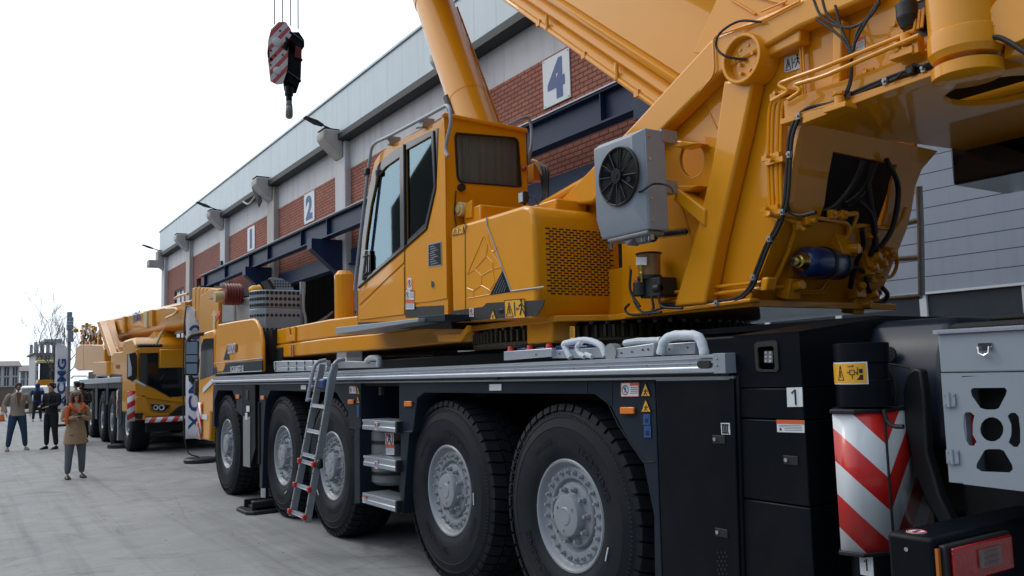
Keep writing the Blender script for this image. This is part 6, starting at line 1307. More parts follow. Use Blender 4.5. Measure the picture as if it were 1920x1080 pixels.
for k in range(12): t = 2*pi*k/12+.1; tube(bm, [fc+V((-.022, .05*cos(t), .05*sin(t))), fc+V((-.022, (Rf-.008)*cos(t), (Rf-.008)*sin(t)))], .0035, 5)
fan = obj('fan_guard', bm, BK, ok, smooth=40)
bm = nb(); discx(bm, fc+V((-.022, 0, 0)), .050, .014, 28); discx(bm, fc+V((-.036, 0, 0)), .018, .004, 16); box(bm, fc+V((-.024, -.12, -.045)), (.012, .035, .035)); obj('fan_hub', bm, BKG, fan); 
bm = nb(); discx(bm, fc+V((-.001, 0, 0)), Rf-.012, .003, 40); obj('fan_opening', bm, INK, fan)
bm = nb()
for k in range(9):
    t = 2*pi*k/9; e1 = V((0, cos(t), sin(t))); e2 = V((0, -sin(t), cos(t))); face(bm, [bm.verts.new(fc+p) for p in (e1*.05+V((-.006, 0, 0)), e1*.05+e2*.03+V((-.014, 0, 0)), e1*(Rf-.02)+e2*.075+V((-.014, 0, 0)), e1*(Rf-.02)+e2*.02+V((-.006, 0, 0)))])
obj('fan_blade', bm, DK2, fan)
bm = nb(); b2(bm, (xo+.0, y0+.02, zb_-.03), (xo+.15, y1-.06, zb_-.002)); prism(bm, [V((xo+.02, y0+.19, zb_-.03)), V((xo+.02, y0+.30, zb_-.03)), V((xo+.02, y0+.245, zb_-.075))], (.1, 0, 0)); lathe(bm, [(-.06, .05), (.06, .05)], (xo+.09, y0+.13, zb_-.02), 'y', 20); obj('lower_tank', bm, GRD, ok, bevel=.01)
bm = nb(); [cyl(bm, V((xo+.05, y0+a_, zb_-.03)), V((xo+.05, y0+a_, zb_-.065)), .022, 12) for a_ in (.04, .11, .45)]; obj('union', bm, CHR, ok)
for py, l_ in ((258, .06), (351, .06)): c = AX(1262, py, 3.92); bm = nb(); b2(bm, c+V((-.12, -.02, -.04)), c+V((.02, .0, .04))); b2(bm, c+V((-.12, -.02, -.045)), c+V((.02, .05, -.04))); discx(bm, c+V((0, -.022, 0)), .012, .004, 8); obj('bracket', bm, GAL, ok)
bm = nb(); [cyl(bm, V((xo+.03, y0, z)), V((xo+.03, y0-.006, z)), .008, 8) for z in (zt_-.05, zt_-.2, zb_+.2, zb_+.06)]; obj('screw', bm, CHR, ok)
stubez = [(1187, 362), (1205, 358), (1222, 346), (1240, 345), (1256, 350), (1262, 360)]; bm = nb(); tube(bm, curve([AX(a, b, xo-.03) for a, b in stubez[:3]]+[AX(a, b, xo+.06) for a, b in stubez[3:]]), .007, 8); obj('cable', bm, HOSE, ok)
stube('grease_pipe', [(1268, 372), (1282, 395), (1296, 450), (1298, 520), (1292, 560)], XA-.05, .006, Y_, rr=.03)
bm = nb(); p0, p1 = AX(1235, 440, 3.95), AX(1288, 434, 3.95); tube(bm, [p0, p1], .016, 8); 
for k in range(11): c = p0.lerp(p1, k/10); ringv = lathe(bm, [(-.004, .028), (.004, .028)], c, 'y', 12)
obj('coil_hose', bm, HOSE, ok)
# --- grease pump
gp_ = part('grease_pump', CR, (3.9, 4.3, 2.3)); c = AX(1217, 498, 3.95)
bm = nb(); lathe(bm, [(-.07, 0), (-.07, .075), (.075, .083), (.075, 0)], c, 'z', 28); obj('reservoir', bm, TAN, gp_)
bm = nb(); lathe(bm, [(.075, 0), (.075, .09), (.082, .092), (.088, .088), (.09, 0)], c, 'z', 28); lathe(bm, [(-.10, 0), (-.10, .085), (-.07, .085), (-.07, 0)], c, 'z', 24); box(bm, c+V((.02, -.06, -.16)), (.16, .20, .13)); cyl(bm, c+V((-.06, .03, -.21)), c+V((-.06, .03, -.11)), .05, 16); cyl(bm, c+V((-.05, -.1, -.17)), c+V((-.05, -.16, -.17)), .03, 12); obj('pump_body', bm, BK, gp_, bevel=.008)
bm = nb(); ellipsoid(bm, c+V((-.02, .10, -.10)), (.022, .028, .022), 12); obj('relief_cap', bm, RED, gp_); bm = nb(); tube(bm, [c+V((-.09, -.02, .0)), c+V((-.09, -.02, -.12))], .008, 8); ellipsoid(bm, c+V((-.09, -.02, -.06)), (.012, .012, .018), 8); obj('filler', bm, BRS, gp_)
label_plate('maker_label', gp_, [(1193, 482), (1213, 482), (1213, 497), (1193, 497)], 3.865, WHT, None)
for pts in ([(1192, 530), (1188, 560), (1205, 585), (1240, 578)], [(1222, 555), (1225, 580), (1215, 590)], [(1235, 555), (1242, 575), (1280, 578)], [(1183, 505), (1182, 545), (1200, 575)], [(1180, 570), (1172, 580), (1185, 590), (1240, 585)]): bm = nb(); tube(bm, curve([AX(a, b, 3.88) for a, b in pts], 5), .009, 8); obj('grease_hose', bm, HOSE, gp_)
bm = nb(); tube(bm, [AX(1181, 498, 3.9), AX(1181, 530, 3.9)], .006, 6); obj('nozzle', bm, BRS, gp_)
stube('hydraulic_pipe', [(1265, 548), (1320, 540), (1430, 529)], XA-.05, .012, Y_); stube('hydraulic_pipe', [(1240, 568), (1320, 557), (1345, 550), (1430, 540)], XA-.05, .012, Y_); rib('pipe_clamp', [(1316, 532), (1330, 530), (1330, 562), (1316, 564)], .09); rib('pipe_clamp', [(1427, 520), (1440, 519), (1436, 545), (1424, 546)], .09)
# --- counterweight plates stacked on the carrier
cw = part('counterweight', CR, (4.6, 9, 2))
def cplate(z0, z1, name, off=0):
    bm = nb(); pl = [(3.52+off, 11.56-off), (3.50+off, 9.30), (3.64+off, 8.45), (3.70+off, 6.35), (5.9, 6.35), (5.9, 11.56-off)]
    prism(bm, [V((x, y, z0)) for x, y in pl], (0, 0, z1-z0)); return obj(name, bm, Y_, cw, bevel=.018, bseg=3)
zc = [AX(503, 673, 3.5).z, AX(503, 648, 3.5).z, AX(503, 621, 3.5).z+.01]
cplate(zc[0], zc[1]-.006, 'lower_plate'); u_ = cplate(zc[1], zc[2], 'upper_plate', .01)
for l_ in ([(541, 614), (544, 613.6), (545.5, 628), (551.5, 627.6), (553, 612.8), (556, 612.4), (556, 639), (541, 641)],): bm = nb(); prism(bm, [AX(a, b, 3.518) for a, b in l_], (-.022, 0, 0)); obj('lifting_recess', bm, Y_, u_, bevel=.004)
bm = nb(); q = AX(548.5, 658, 3.495)
for a, b in (((-.05, -.07), (.05, -.07)), ((.05, -.07), (.05, .07)), ((.05, .07), (-.05, .07)), ((-.05, .07), (-.05, -.07))): tube(bm, [q+EXS*a[0]+EYS*a[1], q+EXS*b[0]+EYS*b[1]], .005, 4)
text(bm, '10t', q, EXS, EYS, .07, .09, .02, .003); obj('weight_mark', bm, DRED, cw, smooth=0)
bm = nb(); q = AX(694, 645, 3.70); n = 20; prism(bm, [q+EXS*(.14*cos(pi+pi*k/n))+EYS*(.12*sin(pi+pi*k/n)+.05) for k in range(n+1)], (-.004, 0, 0)); obj('weight_badge', bm, CREAM, cw); bm = nb(); text(bm, '10t', q+V((-.006, 0, .0)), EXS, EYS, .10, .055, .02, .002); b2(bm, q+V((-.008, -.08, -.045)), q+V((-.006, .08, -.038))); obj('badge_text', bm, DRED, cw, smooth=0)
bm = nb(); q = AX(646, 560, 3.72); zt_ = AX(646, 508, 3.72).z; lathe(bm, [(zc[2], .115), (zt_-.05, .115), (zt_, .075), (zt_, 0)], (q.x, q.y, 0), 'z', 14); obj('guide_post', bm, Y_, cw, smooth=20)
bm = nb(); prism(bm, [AX(a, b, 3.75) for a, b in ((595, 602), (612, 592), (624, 582), (624, 586), (606, 602))], (.3, 0, 0)); obj('dark_flap', bm, BK, cw)
# --- driver's cab and engine cover at the front
dc = part('driver_cab', CR, (3.3, 14.5, 1.7)); 
yf, yb = 14.75, 13.75
bm = nb(); prism(bm, [V((3.32, y, z)) for y, z in ((yb, 1.2), (yb, 2.42), (yb+.10, 2.50), (yf-.30, 2.49), (yf-.12, 2.38), (yf+.05, 1.9), (yf+.08, .75), (yf-.7, .75), (yf-.75, 1.2))], (1.0, 0, 0)); obj('cab_shell', bm, Y_, dc, bevel=.03)
bm = nb(); prism(bm, [V((3.314, y, z)) for y, z in ((yb+.05, 1.78), (yb+.05, 2.36), (yf-.30, 2.38), (yf-.14, 2.28), (yf-.06, 1.72))], (.004, 0, 0)); obj('side_window', bm, KG, dc)
bm = nb(); prism(bm, [V((3.305, y, z)) for y, z in ((yb+.05, 1.66), (yf-.3, 1.50), (yf-.3, 1.58), (yb+.05, 1.74))], (.004, 0, 0)); obj('side_strip', bm, WHT, dc)
bm = nb(); b2(bm, (3.308, yf-.6, 1.08), (3.318, yf-.02, 1.16)); obj('lower_strip', bm, WHT, dc)
bm = nb(); b2(bm, (3.30, yf-.02, .95), (3.33, yf+.03, 1.35)); striped('corner_stripes', [(3.30, yf-.25), (3.30, yf+.06)], .75, 1.35, dc, STRS); bm.free()
bm = nb(); b2(bm, (3.28, yf-.05, .95), (3.32, yf+.05, 1.02)); obj('corner_marker', bm, ORG, dc, bevel=.006)
# mirror
mr = part('wing_mirror', CR, AX(361, 670, 3.02)); ym = 15.3
P = [AY(a, b, ym) for a, b in ((348.5, 639), (352, 637.5), (371, 637.5), (374, 641), (372.5, 703), (369, 704.5), (350, 704), (347.5, 701))]; c = sum(P, V())/len(P)
bm = nb(); prism(bm, P, (0, .08, 0)); obj('mirror_housing', bm, BK, mr, bevel=.015)
gm = mat('mirror_glass', (.7, .75, .8), .02, metal=1, var=.02)
for l_ in ([(349.5, 641), (369, 641), (369, 664), (349, 664)], [(348.8, 666), (369, 666), (369, 679), (348.6, 679)], [(348.6, 682), (368.5, 682), (368.3, 701), (349.5, 701)]): bm = nb(); P = [AY(a, b, ym-.004) for a, b in l_]; xc_ = sum(p.x for p in P)/4; P = [p+V((0, -.028-.25*(p.x-xc_), 0)) for p in P]; prism(bm, P, (0, .024, 0)); obj('mirror_glass', bm, gm, mr)
bm = nb(); tube(bm, bend([AY(a, b, ym-.1) for a, b in ((352, 640), (357, 630), (378, 626), (398, 624))], .1), .035, 8); tube(bm, bend([AY(a, b, ym-.1) for a, b in ((356, 704), (362, 716), (378, 722))], .08), .035, 8); obj('mirror_arm', bm, BK, mr)
bm = nb(); box(bm, AY(377, 726, 15.1), (.22, .2, .28)); obj('kerb_mirror', bm, BK, mr, bevel=.04)
# engine cover
ec = part('engine_cover', CR, (3.3, 12.4, 2)); 
cov = slabX('cover_panel', [(403, 697), (405, 616), (409, 608), (440, 602), (474, 597), (479, 600), (487, 616), (491, 640), (492, 697)], 3.31, .05, Y_, ec, bevel=.02); bm = nb(); b2(bm, (3.46, 11.25, 1.76), (4.2, 13.6, 2.35)); obj('cover_frame', bm, UND, ec)
slabX('base_band', [(400, 702), (400, 690), (404, 688), (424, 686), (428, 681), (491, 676), (492, 697)], 3.298, .012, DK, ec, bevel=.002); slabX('yellow_tongue', [(408, 697), (405, 680), (424, 679), (418, 696)], 3.294, .006, Y_, ec)
slabX('trim_strip', [(400, 681), (492, 670.5), (492, 672.5), (400, 683)], 3.292, .01, GAL, ec); slabX('trim_strip', [(406, 699.5), (491, 695), (491, 696.3), (406, 700.6)], 3.292, .01, GAL, ec)
slabX('dark_chevron', [(419, 675), (424, 655), (427, 647), (444, 646), (440, 656), (427, 657), (430, 674)], 3.302, .012, DK, ec, bevel=.002)
bm = nb(); q = AX(435, 653, 3.300); prism(bm, quadpx([(427, 647), (444, 645.5), (444, 659), (427.5, 660)], 3.300), (-.003, 0, 0), 1); text(bm, 'EUROMOT', q+V((-.005, 0, 0)), EXS, EYS, .42, .15, .02, .002, 0); obj('badge', bm, [WHT, DRED], ec, smooth=0, normals=False)
bm = nb(); q = AX(444, 691.5, 3.2965); text(bm, 'XCA260G7-1E', q, EXS, EYS, .70, .085, .02, .003); obj('model_lettering', bm, WHT, ec, smooth=0, normals=False)
bm = nb(); b2(bm, (3.5, 10.95, 1.76), (4.1, 11.3, 2.1)); obj('cover_back', bm, BK, ec)
# grey boxes, perforated guard, hose drum behind
slabX('air_cleaner_box', [(415, 608), (416, 567), (421, 563), (438, 561), (440, 606)], 3.9, .6, GRD, ec, bevel=.05, bseg=4); slabX('air_cleaner_box', [(442, 606), (442, 562), (446, 558), (470, 556), (474, 604)], 3.9, .6, GRD, ec, bevel=.05, bseg=4)
slabX('reflector', [(404, 593), (413, 580), (413, 590), (404, 603)], 3.95, .02, RED, ec)
pg = part('exhaust_guard', CR, (4.2, 12.2, 2.5)); q = AY(521, 580, 12.0); zt_, zm_, zb_ = AY(521, 545, 12).z, AY(521, 579, 12).z, AY(521, 612, 12).z-.55; hw = .93*(AY(570, 580, 12).x-AY(469, 580, 12).x)/2
def guard(z0, z1, name, rows, r_h):
    pl = [V((q.x+hw*a, 12.0+hw*b, 0)) for a, b in ((-1, .4), (-.86, -.05), (-.6, -.32), (.8, -.32), (1, -.1), (1, .45), (-1, .45))]; bm = nb(); prism(bm, [p+V((0, 0, z0)) for p in pl], (0, 0, z1-z0)); o = obj(name, bm, GRY, pg, bevel=.012)
    bm = nb()
    for i in range(rows):
        z = z0+(z1-z0)*(i+.5)/rows
        for (a, b), nn_ in zip(((pl[0], pl[1]), (pl[1], pl[2]), (pl[2], pl[3])), (3, 3, 8)):
            d = (b-a); n = V((d.y, -d.x, 0)).normalized()
            for k in range(nn_): c = a+d*((k+.5)/nn_)+V((0, 0, z))+n*.001; cyl(bm, c, c+n*.002, r_h, 12)
    obj('perforation', bm, INK, o)
guard(zm_+.004, zt_, 'upper_shell', 3, .026); guard(zb_, zm_, 'lower_shell', 4, .022)
bm = nb(); A_ = [AY(a, b, 12.1) for a, b in ((503, 523), (509, 520), (528, 522), (541, 529), (551, 541), (551, 545), (512, 543))]; prism(bm, A_, (0, .02, 0)); ls = obj('top_shell', bm, GRY, pg, bevel=.004)
bm = nb(); [cyl(bm, AY(516+5*i, 527+5*j, 12.098), AY(516+5*i, 527+5*j, 12.094), .012, 8) for i in range(7) for j in range(3) if not (i > 4 and j == 0)]; obj('perforation', bm, INK, ls)
bm = nb(); prism(bm, [AY(a, b, 12.05) for a, b in ((500, 525), (506, 523), (517, 542), (511, 543))], (0, .3, 0)); obj('flap', bm, BK, pg)
bm = nb(); P = AY(569, 540, 11.8); b2(bm, P+V((-.04, 0, -.09)), P+V((.03, .05, .09))); tube(bm, curve([P, P+V((.0, 0, -.3)), P+V((.03, 0, -.5)), P+V((-.02, 0, -.9))]), .02, 8); obj('lamp_post', bm, GRY, pg)
hd = part('hose_reel', CR, AY(430, 552, 14.3)); c = AY(431, 552, 14.3)
bm = nb(); tube(bm, [c+V((-.10, 0, 0)), c+V((.18, 0, 0))], .17, 24)
for k in range(6): lathe(bm, [(-.02, .165), (0, .185), (.02, .165)], c+V((-.08+.045*k, 0, 0)), 'x', 24)
obj('wound_hose', bm, DRED, hd); bm = nb(); tube(bm, [AY(402, 557, 14.3), AY(424, 556, 14.3)], .09, 14); obj('drum_axle', bm, CREAM, hd)
bm = nb(); b2(bm, AY(459, 555, 14.2), AY(472, 540, 14.2)+V((0, .2, 0))); b2(bm, AY(400, 556, 14.4), AY(470, 560, 14.4)+V((0, .3, 0))); tube(bm, [AY(402, 537, 14.3), AY(478, 543, 14.3)], .012, 6); obj('reel_frame', bm, GRD, hd)
bm = nb(); c = AY(478, 546, 14.2); ellipsoid(bm, c, (.12, .1, .1), 14); cyl(bm, c, c+V((.1, 0, .04)), .08, 12); obj('yellow_cap', bm, YLB, hd)
# --- hook block hanging free
hy = 14.64; hx = 4.8; hk = thing('hook_block', 'red and white striped hook block hanging on four wire ropes in the sky', 'hook block', AX(538, 110, hx))
HP = [(503, 75), (508, 55), (522, 41), (536, 41), (546, 56), (546, 68), (541, 75), (539, 130), (530, 157), (519, 158), (507, 152), (501, 100)]
def sidep(dx, m_, name):
    P = [AY(a, b, hy)+V((dx[0], dx[1], dx[2])) for a, b in HP]; bm = nb(); prism(bm, P, (.012, .022, 0)); return obj(name, bm, m_, hk, bevel=.004)
hrot = V((.32, .16, -.06)); 
uvm = []
bm = nb(); uvl = bm.loops.layers.uv.new('UVMap'); P = [AY(a, b, hy) for a, b in HP]; vs_ = [bm.verts.new(p) for p in P]; f = bm.faces.new(vs_)
c = sum(P, V())/len(P)
for l_ in f.loops: l_[uvl].uv = (-(l_.vert.co.x-c.x), l_.vert.co.z)
r_ = bmesh.ops.extrude_face_region(bm, geom=[f]); [setattr(v, 'co', v.co+V((.004, .022, 0))) for v in r_['geom'] if isinstance(v, bmesh.types.BMVert)]
o = obj('striped_cheek', bm, stripes('hook_stripes', 1.25, .235, .45, (.50, .10, .11)), hk)
bm = nb(); 
for px, py, rr in ((519, 79, .085), (519, 133, .075)): cc = AY(px, py, hy); lathe(bm, [(.004, rr), (-.03, rr*.92), (-.045, rr*.5), (-.045, 0)], cc, 'y', 20)
obj('bearing_cap', bm, WHT, hk); bm = nb()
for px, py in ((530, 88), (508, 95), (530, 103), (508, 113), (525, 58), (507, 122), (516, 104)): cc = AY(px, py, hy); cyl(bm, cc, cc+V((0, -.012, 0)), .018, 8)
b2(bm, AY(532, 93, hy)+V((0, -.01, 0)), AY(535, 80, hy)); b2(bm, AY(502, 108, hy)+V((0, -.01, 0)), AY(505, 93, hy)); obj('bolt', bm, BK, hk)
off = V((.30, .17, -.07))
bm = nb(); P = [AY(a, b, hy)+off for a, b in HP]; cc = sum(P, V())/len(P); prism(bm, [cc+(p-cc)*1.0 for p in P], (.012, .022, 0)); obj('dark_cheek', bm, DK2, hk)
bm = nb(); 
for k in range(4): cc = AY(526, 78, hy)+off*(.35+.17*k); lathe(bm, [(-.012, .0), (-.012, .15), (0, .13), (.012, .15), (.012, 0)], cc, 'x', 28)
obj('sheave', bm, DK2, hk)
bm = nb()
for (px, py) in ((543, 60), (541, 95), (538, 135), (506, 110)): cc = AY(px, py, hy); tube(bm, [cc, cc+off], .03, 8)
prism(bm, [AY(a, b, hy)+off*.15 for a, b in ((540, 60), (546, 60), (541, 132), (536, 150))], off*.7+V((0, 0, 0))); obj('spacer_frame', bm, DK2, hk)
bm = nb(); prism(bm, [AY(a, b, hy-.01)+off*.3 for a, b in ((545, 80), (546.5, 100), (545, 101), (544, 81))], (.13, .03, 0)); obj('red_plate', bm, DRED, hk)
hc = AY(533, 157, hy)+off*.35
bm = nb(); cyl(bm, hc, hc-V((0, 0, .16)), .075, 16); cyl(bm, hc-V((0, 0, .16)), hc-V((0, 0, .26)), .055, 14); obj('shank', bm, DK2, hk)
hd_ = V((.35, .93, 0)).normalized(); z0 = -.24
pts = [hc+hd_*a+V((0, 0, b)) for a, b in ((0, z0), (.01, z0-.06), (.06, z0-.12), (.08, z0-.21), (.03, z0-.28), (-.04, z0-.28), (-.08, z0-.22), (-.08, z0-.14))]
bm = nb(); tube(bm, curve(pts, 4), [.045+.022*sin(pi*i/28) for i in range(28)]+[.03] if len(curve(pts, 4)) == 29 else .05, 12); obj('hook', bm, GRD, hk)
bm = nb()
for (a, b) in ((514.5, 46), (530, 42), (545, 48), (559, 54)):
    k = (a-514.5)/44.5; bot = AY(a, b, hy+.12*k); top = V((bot.x, bot.y, bot.z+9)); cyl(bm, bot, top, .011, 6)
obj('wire_rope', bm, GRD, hk)
# ================================================================== FAR CRANE
FC = thing('mobile_crane', 'second yellow crane parked farther back, its glazed driver cab and stowed boom facing the yard', 'mobile crane', (5.0, 27, 0))
fx = 3.5; FY = 22.1
for y, s_ in ((23.4, .2), (26.0, .9), (27.9, 1.4), (30.6, 2), (32.4, .5)):
    wheel(FC, fx+.05, y, WZ, s_, white=False)
for y in (23.4, 26.0, 27.9, 30.6, 32.4): wheel(FC, fx+2.85, y, WZ, y, -1, False)
bm = nb(); b2(bm, (4.2, 22.6, .5), (5.8, 33.6, 1.5)); b2(bm, (3.7, 24.4, 1.40), (6.2, 33.6, 1.70)); obj('chassis', bm, UND, FC)
zr = AX(200, 712, fx).z; 
bm = nb(); b2(bm, (fx-.02, 24.2, 1.72), (fx+2.9, 33.6, 1.86)); obj('side_rail', bm, AL, FC, bevel=.006)
bm = nb()
for (ya, yb) in ((24.25, 24.75), (28.95, 29.5), (33.2, 33.6), (26.7, 27.1)): b2(bm, (fx+.02, ya, .62 if yb-ya > .45 else 1.1), (fx+.5, yb, 1.71))
for (ya, yb) in ((24.3, 33.6),): b2(bm, (fx+.03, ya, 1.56), (fx+.5, yb, 1.715))
obj('fender', bm, DK, FC, bevel=.01)
bm = nb(); b2(bm, (fx+.02, 24.76, .2), (fx+.3, 24.95, 1.55)); obj('jack_tube', bm, GAL, FC); striped('striped_guard', [(fx+.0, 24.98), (fx+.0, 24.78)], .8, 1.5, FC, STRS)
bm = nb(); cyl(bm, (fx+.2, 24.85, .05), (fx+.2, 24.85, .3), .06, 10); cyl(bm, (fx+.2, 24.9, 0.0), (fx+.2, 24.9, .09), .42, 20); obj('stabiliser_foot', bm, BK, FC)
# driver cab with full front
fcab = part('driver_cab', FC, (5, 22.1, 1)); 
bm = nb(); prism(bm, [V((fx, y, z)) for y, z in ((24.1, .95), (24.1, 2.72), (23.9, 2.80), (22.55, 2.80), (22.25, 2.62), (22.10, 1.75), (22.04, 1.60), (22.04, .86), (22.3, .80), (22.9, .95))], (2.75, 0, 0)); obj('cab_shell', bm, YF, fcab, bevel=.06, bseg=3)
def FP(px, py, y): return AY(px, py, y)
wy = 22.12
def front(name, l, y, t, m_, par=fcab, bev=.006):
    bm = nb(); prism(bm, [AY(a, b, y) for a, b in l], (0, t, 0)); return obj(name, bm, m_, par, bevel=bev)
ws = front('windscreen', [(262, 663), (345, 660), (430, 658), (430, 735), (345, 742), (320, 745), (290, 728), (262, 716)], 22.02, .05, KG)
bm = nb(); tube(bm, [AY(300, 712, 22.0), AY(318, 690, 22.0)], .012, 6); tube(bm, [AY(335, 722, 22.0), AY(352, 698, 22.0)], .012, 6); tube(bm, [AY(262, 716, 22.0), AY(290, 728, 22), AY(320, 745, 22)], .014, 6); obj('wiper', bm, BK, ws)
front('sun_visor', [(256, 656), (262, 652.5), (345, 651), (350, 658), (346, 661), (262, 662)], 21.94, .2, YF)
bm = nb()
for k in range(7): ellipsoid(bm, AY(262+k*6, 648, 22.3), (.09, .12, .05), 10)
obj('roof_lamp_bar', bm, BK, fcab)
front('bonnet_panel', [(253, 720), (262, 716), (290, 728), (318, 744), (345, 746), (420, 745), (420, 755), (352, 756), (316, 752), (262, 744), (255, 738)], 22.0, .04, YF, bev=.012)
front('side_light_strip', [(250, 714), (256, 712), (274, 722), (272, 725)], 21.98, .05, WHT)
front('door_dark_panel', [(239, 664), (254, 660), (257, 668), (257, 708), (250, 716), (239, 710)], 22.0, .1, BK, bev=.01)
front('corner_window', [(240, 666), (242, 664), (247, 690), (247, 704), (240, 707)], 21.99, .02, WHT)
hl_ = front('headlight', [(283, 757.5), (320, 760), (312, 768), (306, 771.5), (286, 769)], 21.97, .06, BKG)
for cx_, r_ in ((292, .06), (303, .07)): bm = nb(); c = AY(cx_, 764, 21.962); lathe(bm, [(.01, r_), (-.005, r_), (-.002, r_*.8), (.01, r_*.5), (.01, 0)], c, 'y', 16); obj('lens', bm, LENS, hl_)
front('grille', [(316, 779), (334, 763), (342, 760), (420, 759), (420, 779)], 21.98, .05, BK); bm = nb(); [tube(bm, [AY(322+k*5, 776-k*4, 21.97), AY(420, 776-k*4, 21.97)], .012, 5) for k in range(4)]; obj('grille_bar', bm, DK, fcab)
front('bumper', [(272, 740), (278, 752), (283, 772), (318, 775), (316, 779.5), (268, 781), (258, 778), (254, 745)], 22.0, .05, YF, bev=.012)
c0, c1 = AY(272, 783, 21.95), AY(430, 783, 21.95); striped('bumper_stripes', [(c0.x, 21.95), (c1.x, 21.95)], AY(330, 790, 21.95).z, AY(330, 780.5, 21.95).z, fcab, stripes('bumper_red_white', 1.6, .42))
c0, c1 = AY(238.5, 760, 21.93), AY(253.5, 760, 21.93); striped('corner_stripes', [(c0.x, 21.93), (c1.x, 21.93)], AY(246, 790, 21.93).z, AY(246, 733, 21.93).z, fcab, stripes('corner_red_white', .55, .27))
front('corner_step', [(252, 775), (268, 774), (270, 786), (254, 785)], 21.96, .1, BK); bm = nb(); box(bm, AY(270, 783, 21.92), (.06, .03, .1)); obj('indicator', bm, ORG, fcab)
bm = nb(); b2(bm, (fx+.3, 22.3, .5), (fx+2.6, 22.5, .85)); tube(bm, [(fx+.35, 23.4, .7), (fx+2.6, 23.4, .7)], .12, 10); obj('front_axle', bm, UND, FC)
bm = nb(); P = AY(360, 690, 21.8); b2(bm, P+V((0, 0, -.3)), P+V((.3, .08, .4))); tube(bm, [P+V((.1, .1, .4)), P+V((-.1, .3, .9))], .04, 8); obj('wing_mirror', bm, BK, FC, bevel=.04)
# interior bits seen through the windscreen are left to the glass
# upper structure
XF = 4.05
def fs(name, px, x, t, m_=YF, par=FC, bev=.02): return slabX(name, px, x, t, m_, par, bevel=bev)
fh = fs('engine_hood', [(207, 710), (208, 668), (214, 661), (240, 658), (243, 664), (243, 711)], 3.6, .9); fs('hood_stripe', [(207, 711), (207, 701), (243, 702), (243, 712)], 3.59, .02, DK, fh); label_plate('badge', fh, [(217, 684), (224, 684), (224, 691), (217, 691)], 3.595, DRED, None)
oc2 = fs('operator_cab', [(140, 690), (142, 655), (148, 647), (156, 646), (157, 694), (146, 695)], 3.55, .9); fs('counterweight', [(157, 646), (192, 647), (195, 655), (196, 690), (190, 696), (157, 694)], 3.56, 1.2, YF); fs('rear_box', [(174, 679), (198, 678), (200, 705), (174, 702)], 3.5, .8, YF)
fs('diagonal_strut', [(181, 604), (187, 602), (209, 668), (203, 668)], 3.6, .2); fs('pivot_plate', [(187, 603), (199, 600), (207, 636), (222, 660), (210, 668)], 3.9, .25, YF)
fs('turntable_frame', [(200, 668), (222, 655), (222, 642), (250, 640), (262, 652), (300, 655), (300, 690), (240, 690), (205, 690)], 4.0, 1.2, YF)
fs('lift_cylinder', [(222, 642), (250, 641), (249, 652), (222, 653)], 3.85, .3, YF); fs('support_panel', [(289, 636), (305, 617), (292, 647)], 3.8, .05, CREAM)
bm = nb(); rnd = random.Random(11)
for k in range(46): c = AX(rnd.uniform(152, 188), rnd.uniform(611, 646), 4.0+rnd.uniform(-.1, .3)); box(bm, c, (.1, rnd.uniform(.15, .9), rnd.uniform(.05, .22)), rot=Matrix.Rotation(rnd.uniform(-.3, .3), 3, 'X'))
obj('winch_gear', bm, YF, FC)
bm = nb(); 
for k in range(5): tube(bm, curve([AX(154+k*6, 612+k*2, 3.95), AX(160+k*5, 630+k, 3.9), AX(150+k*7, 644, 3.95)]), .03, 6)
obj('winch_hose', bm, HOSE, FC)
bm = nb(); tube(bm, bend([AX(a, b, 3.55) for a, b in ((134, 709), (138, 705), (162, 705), (166, 709))], .1), .03, 8); tube(bm, bend([AX(a, b, 3.55) for a, b in ((180, 709), (182, 704), (202, 704), (205, 709))], .1), .03, 8); obj('deck_handle', bm, WRAP, FC); bm = nb(); b2(bm, (3.6, 29.4, 1.87), (4.4, 32, 2.1)); obj('deck_box', bm, BK, FC)
# boom
fb_ = part('telescopic_boom', FC, (4.5, 27, 3.4))
a0, a1, a2, a3 = AX(196, 599, 4.2), AX(352, 561, 4.2), AX(352, 612, 4.2), AX(206, 640, 4.2)
bm = nb(); sec = lambda p, q: [V((4.2, 0, 0))]
ydir = lambda yv, zt, zb: [V((x, yv, z)) for x, z in ((4.32, zt), (4.2, zt-.08), (4.2, zt-.5*(zt-zb)), (4.22, zb+.25*(zt-zb)), (4.4, zb+.06), (4.7, zb), (5.0, zb+.06), (5.18, zb+.25*(zt-zb)), (5.2, zt-.08), (5.08, zt))]
A_ = [bm.verts.new(p) for p in ydir(a0.y, a0.z, a3.z)]; B_ = [bm.verts.new(p) for p in ydir(a1.y, a1.z, a2.z-.05)]
for i in range(10): face(bm, (A_[i], A_[(i+1) % 10], B_[(i+1) % 10], B_[i]))
face(bm, A_); face(bm, B_); obj('boom_section', bm, YF, fb_, smooth=50)
for px, w in ((231, 2), (272, 3), (282, 3), (343, 4)):
    t_ = 599-(px-196)*.245; slabX('boom_bracket', [(px-w, t_+4), (px+w, t_+3), (px+w, t_+34), (px-w, t_+34)], 4.12, .08, YF if px != 272 else CREAM, fb_)
bm = nb(); tube(bm, bend([AX(a, b, 4.05) for a, b in ((312, 579), (330, 578), (334, 583), (326, 590), (312, 596))], .1), .03, 8); tube(bm, curve([AX(a, b, 4.1) for a, b in ((328, 560), (334, 556), (346, 552), (352, 551))]), .03, 8); obj('boom_fitting', bm, YF, fb_)
bm = nb(); c = AX(256, 594, 4.19); text(bm, 'XCMG', c, EXS, EYS, 1.3, .30, .03, .006); obj('lettering', bm, BINK, fb_, smooth=0, normals=False)
slabX('lower_box', [(270, 640), (288, 622), (292, 640), (284, 655), (270, 655)], 4.1, .5, YF, fb_)
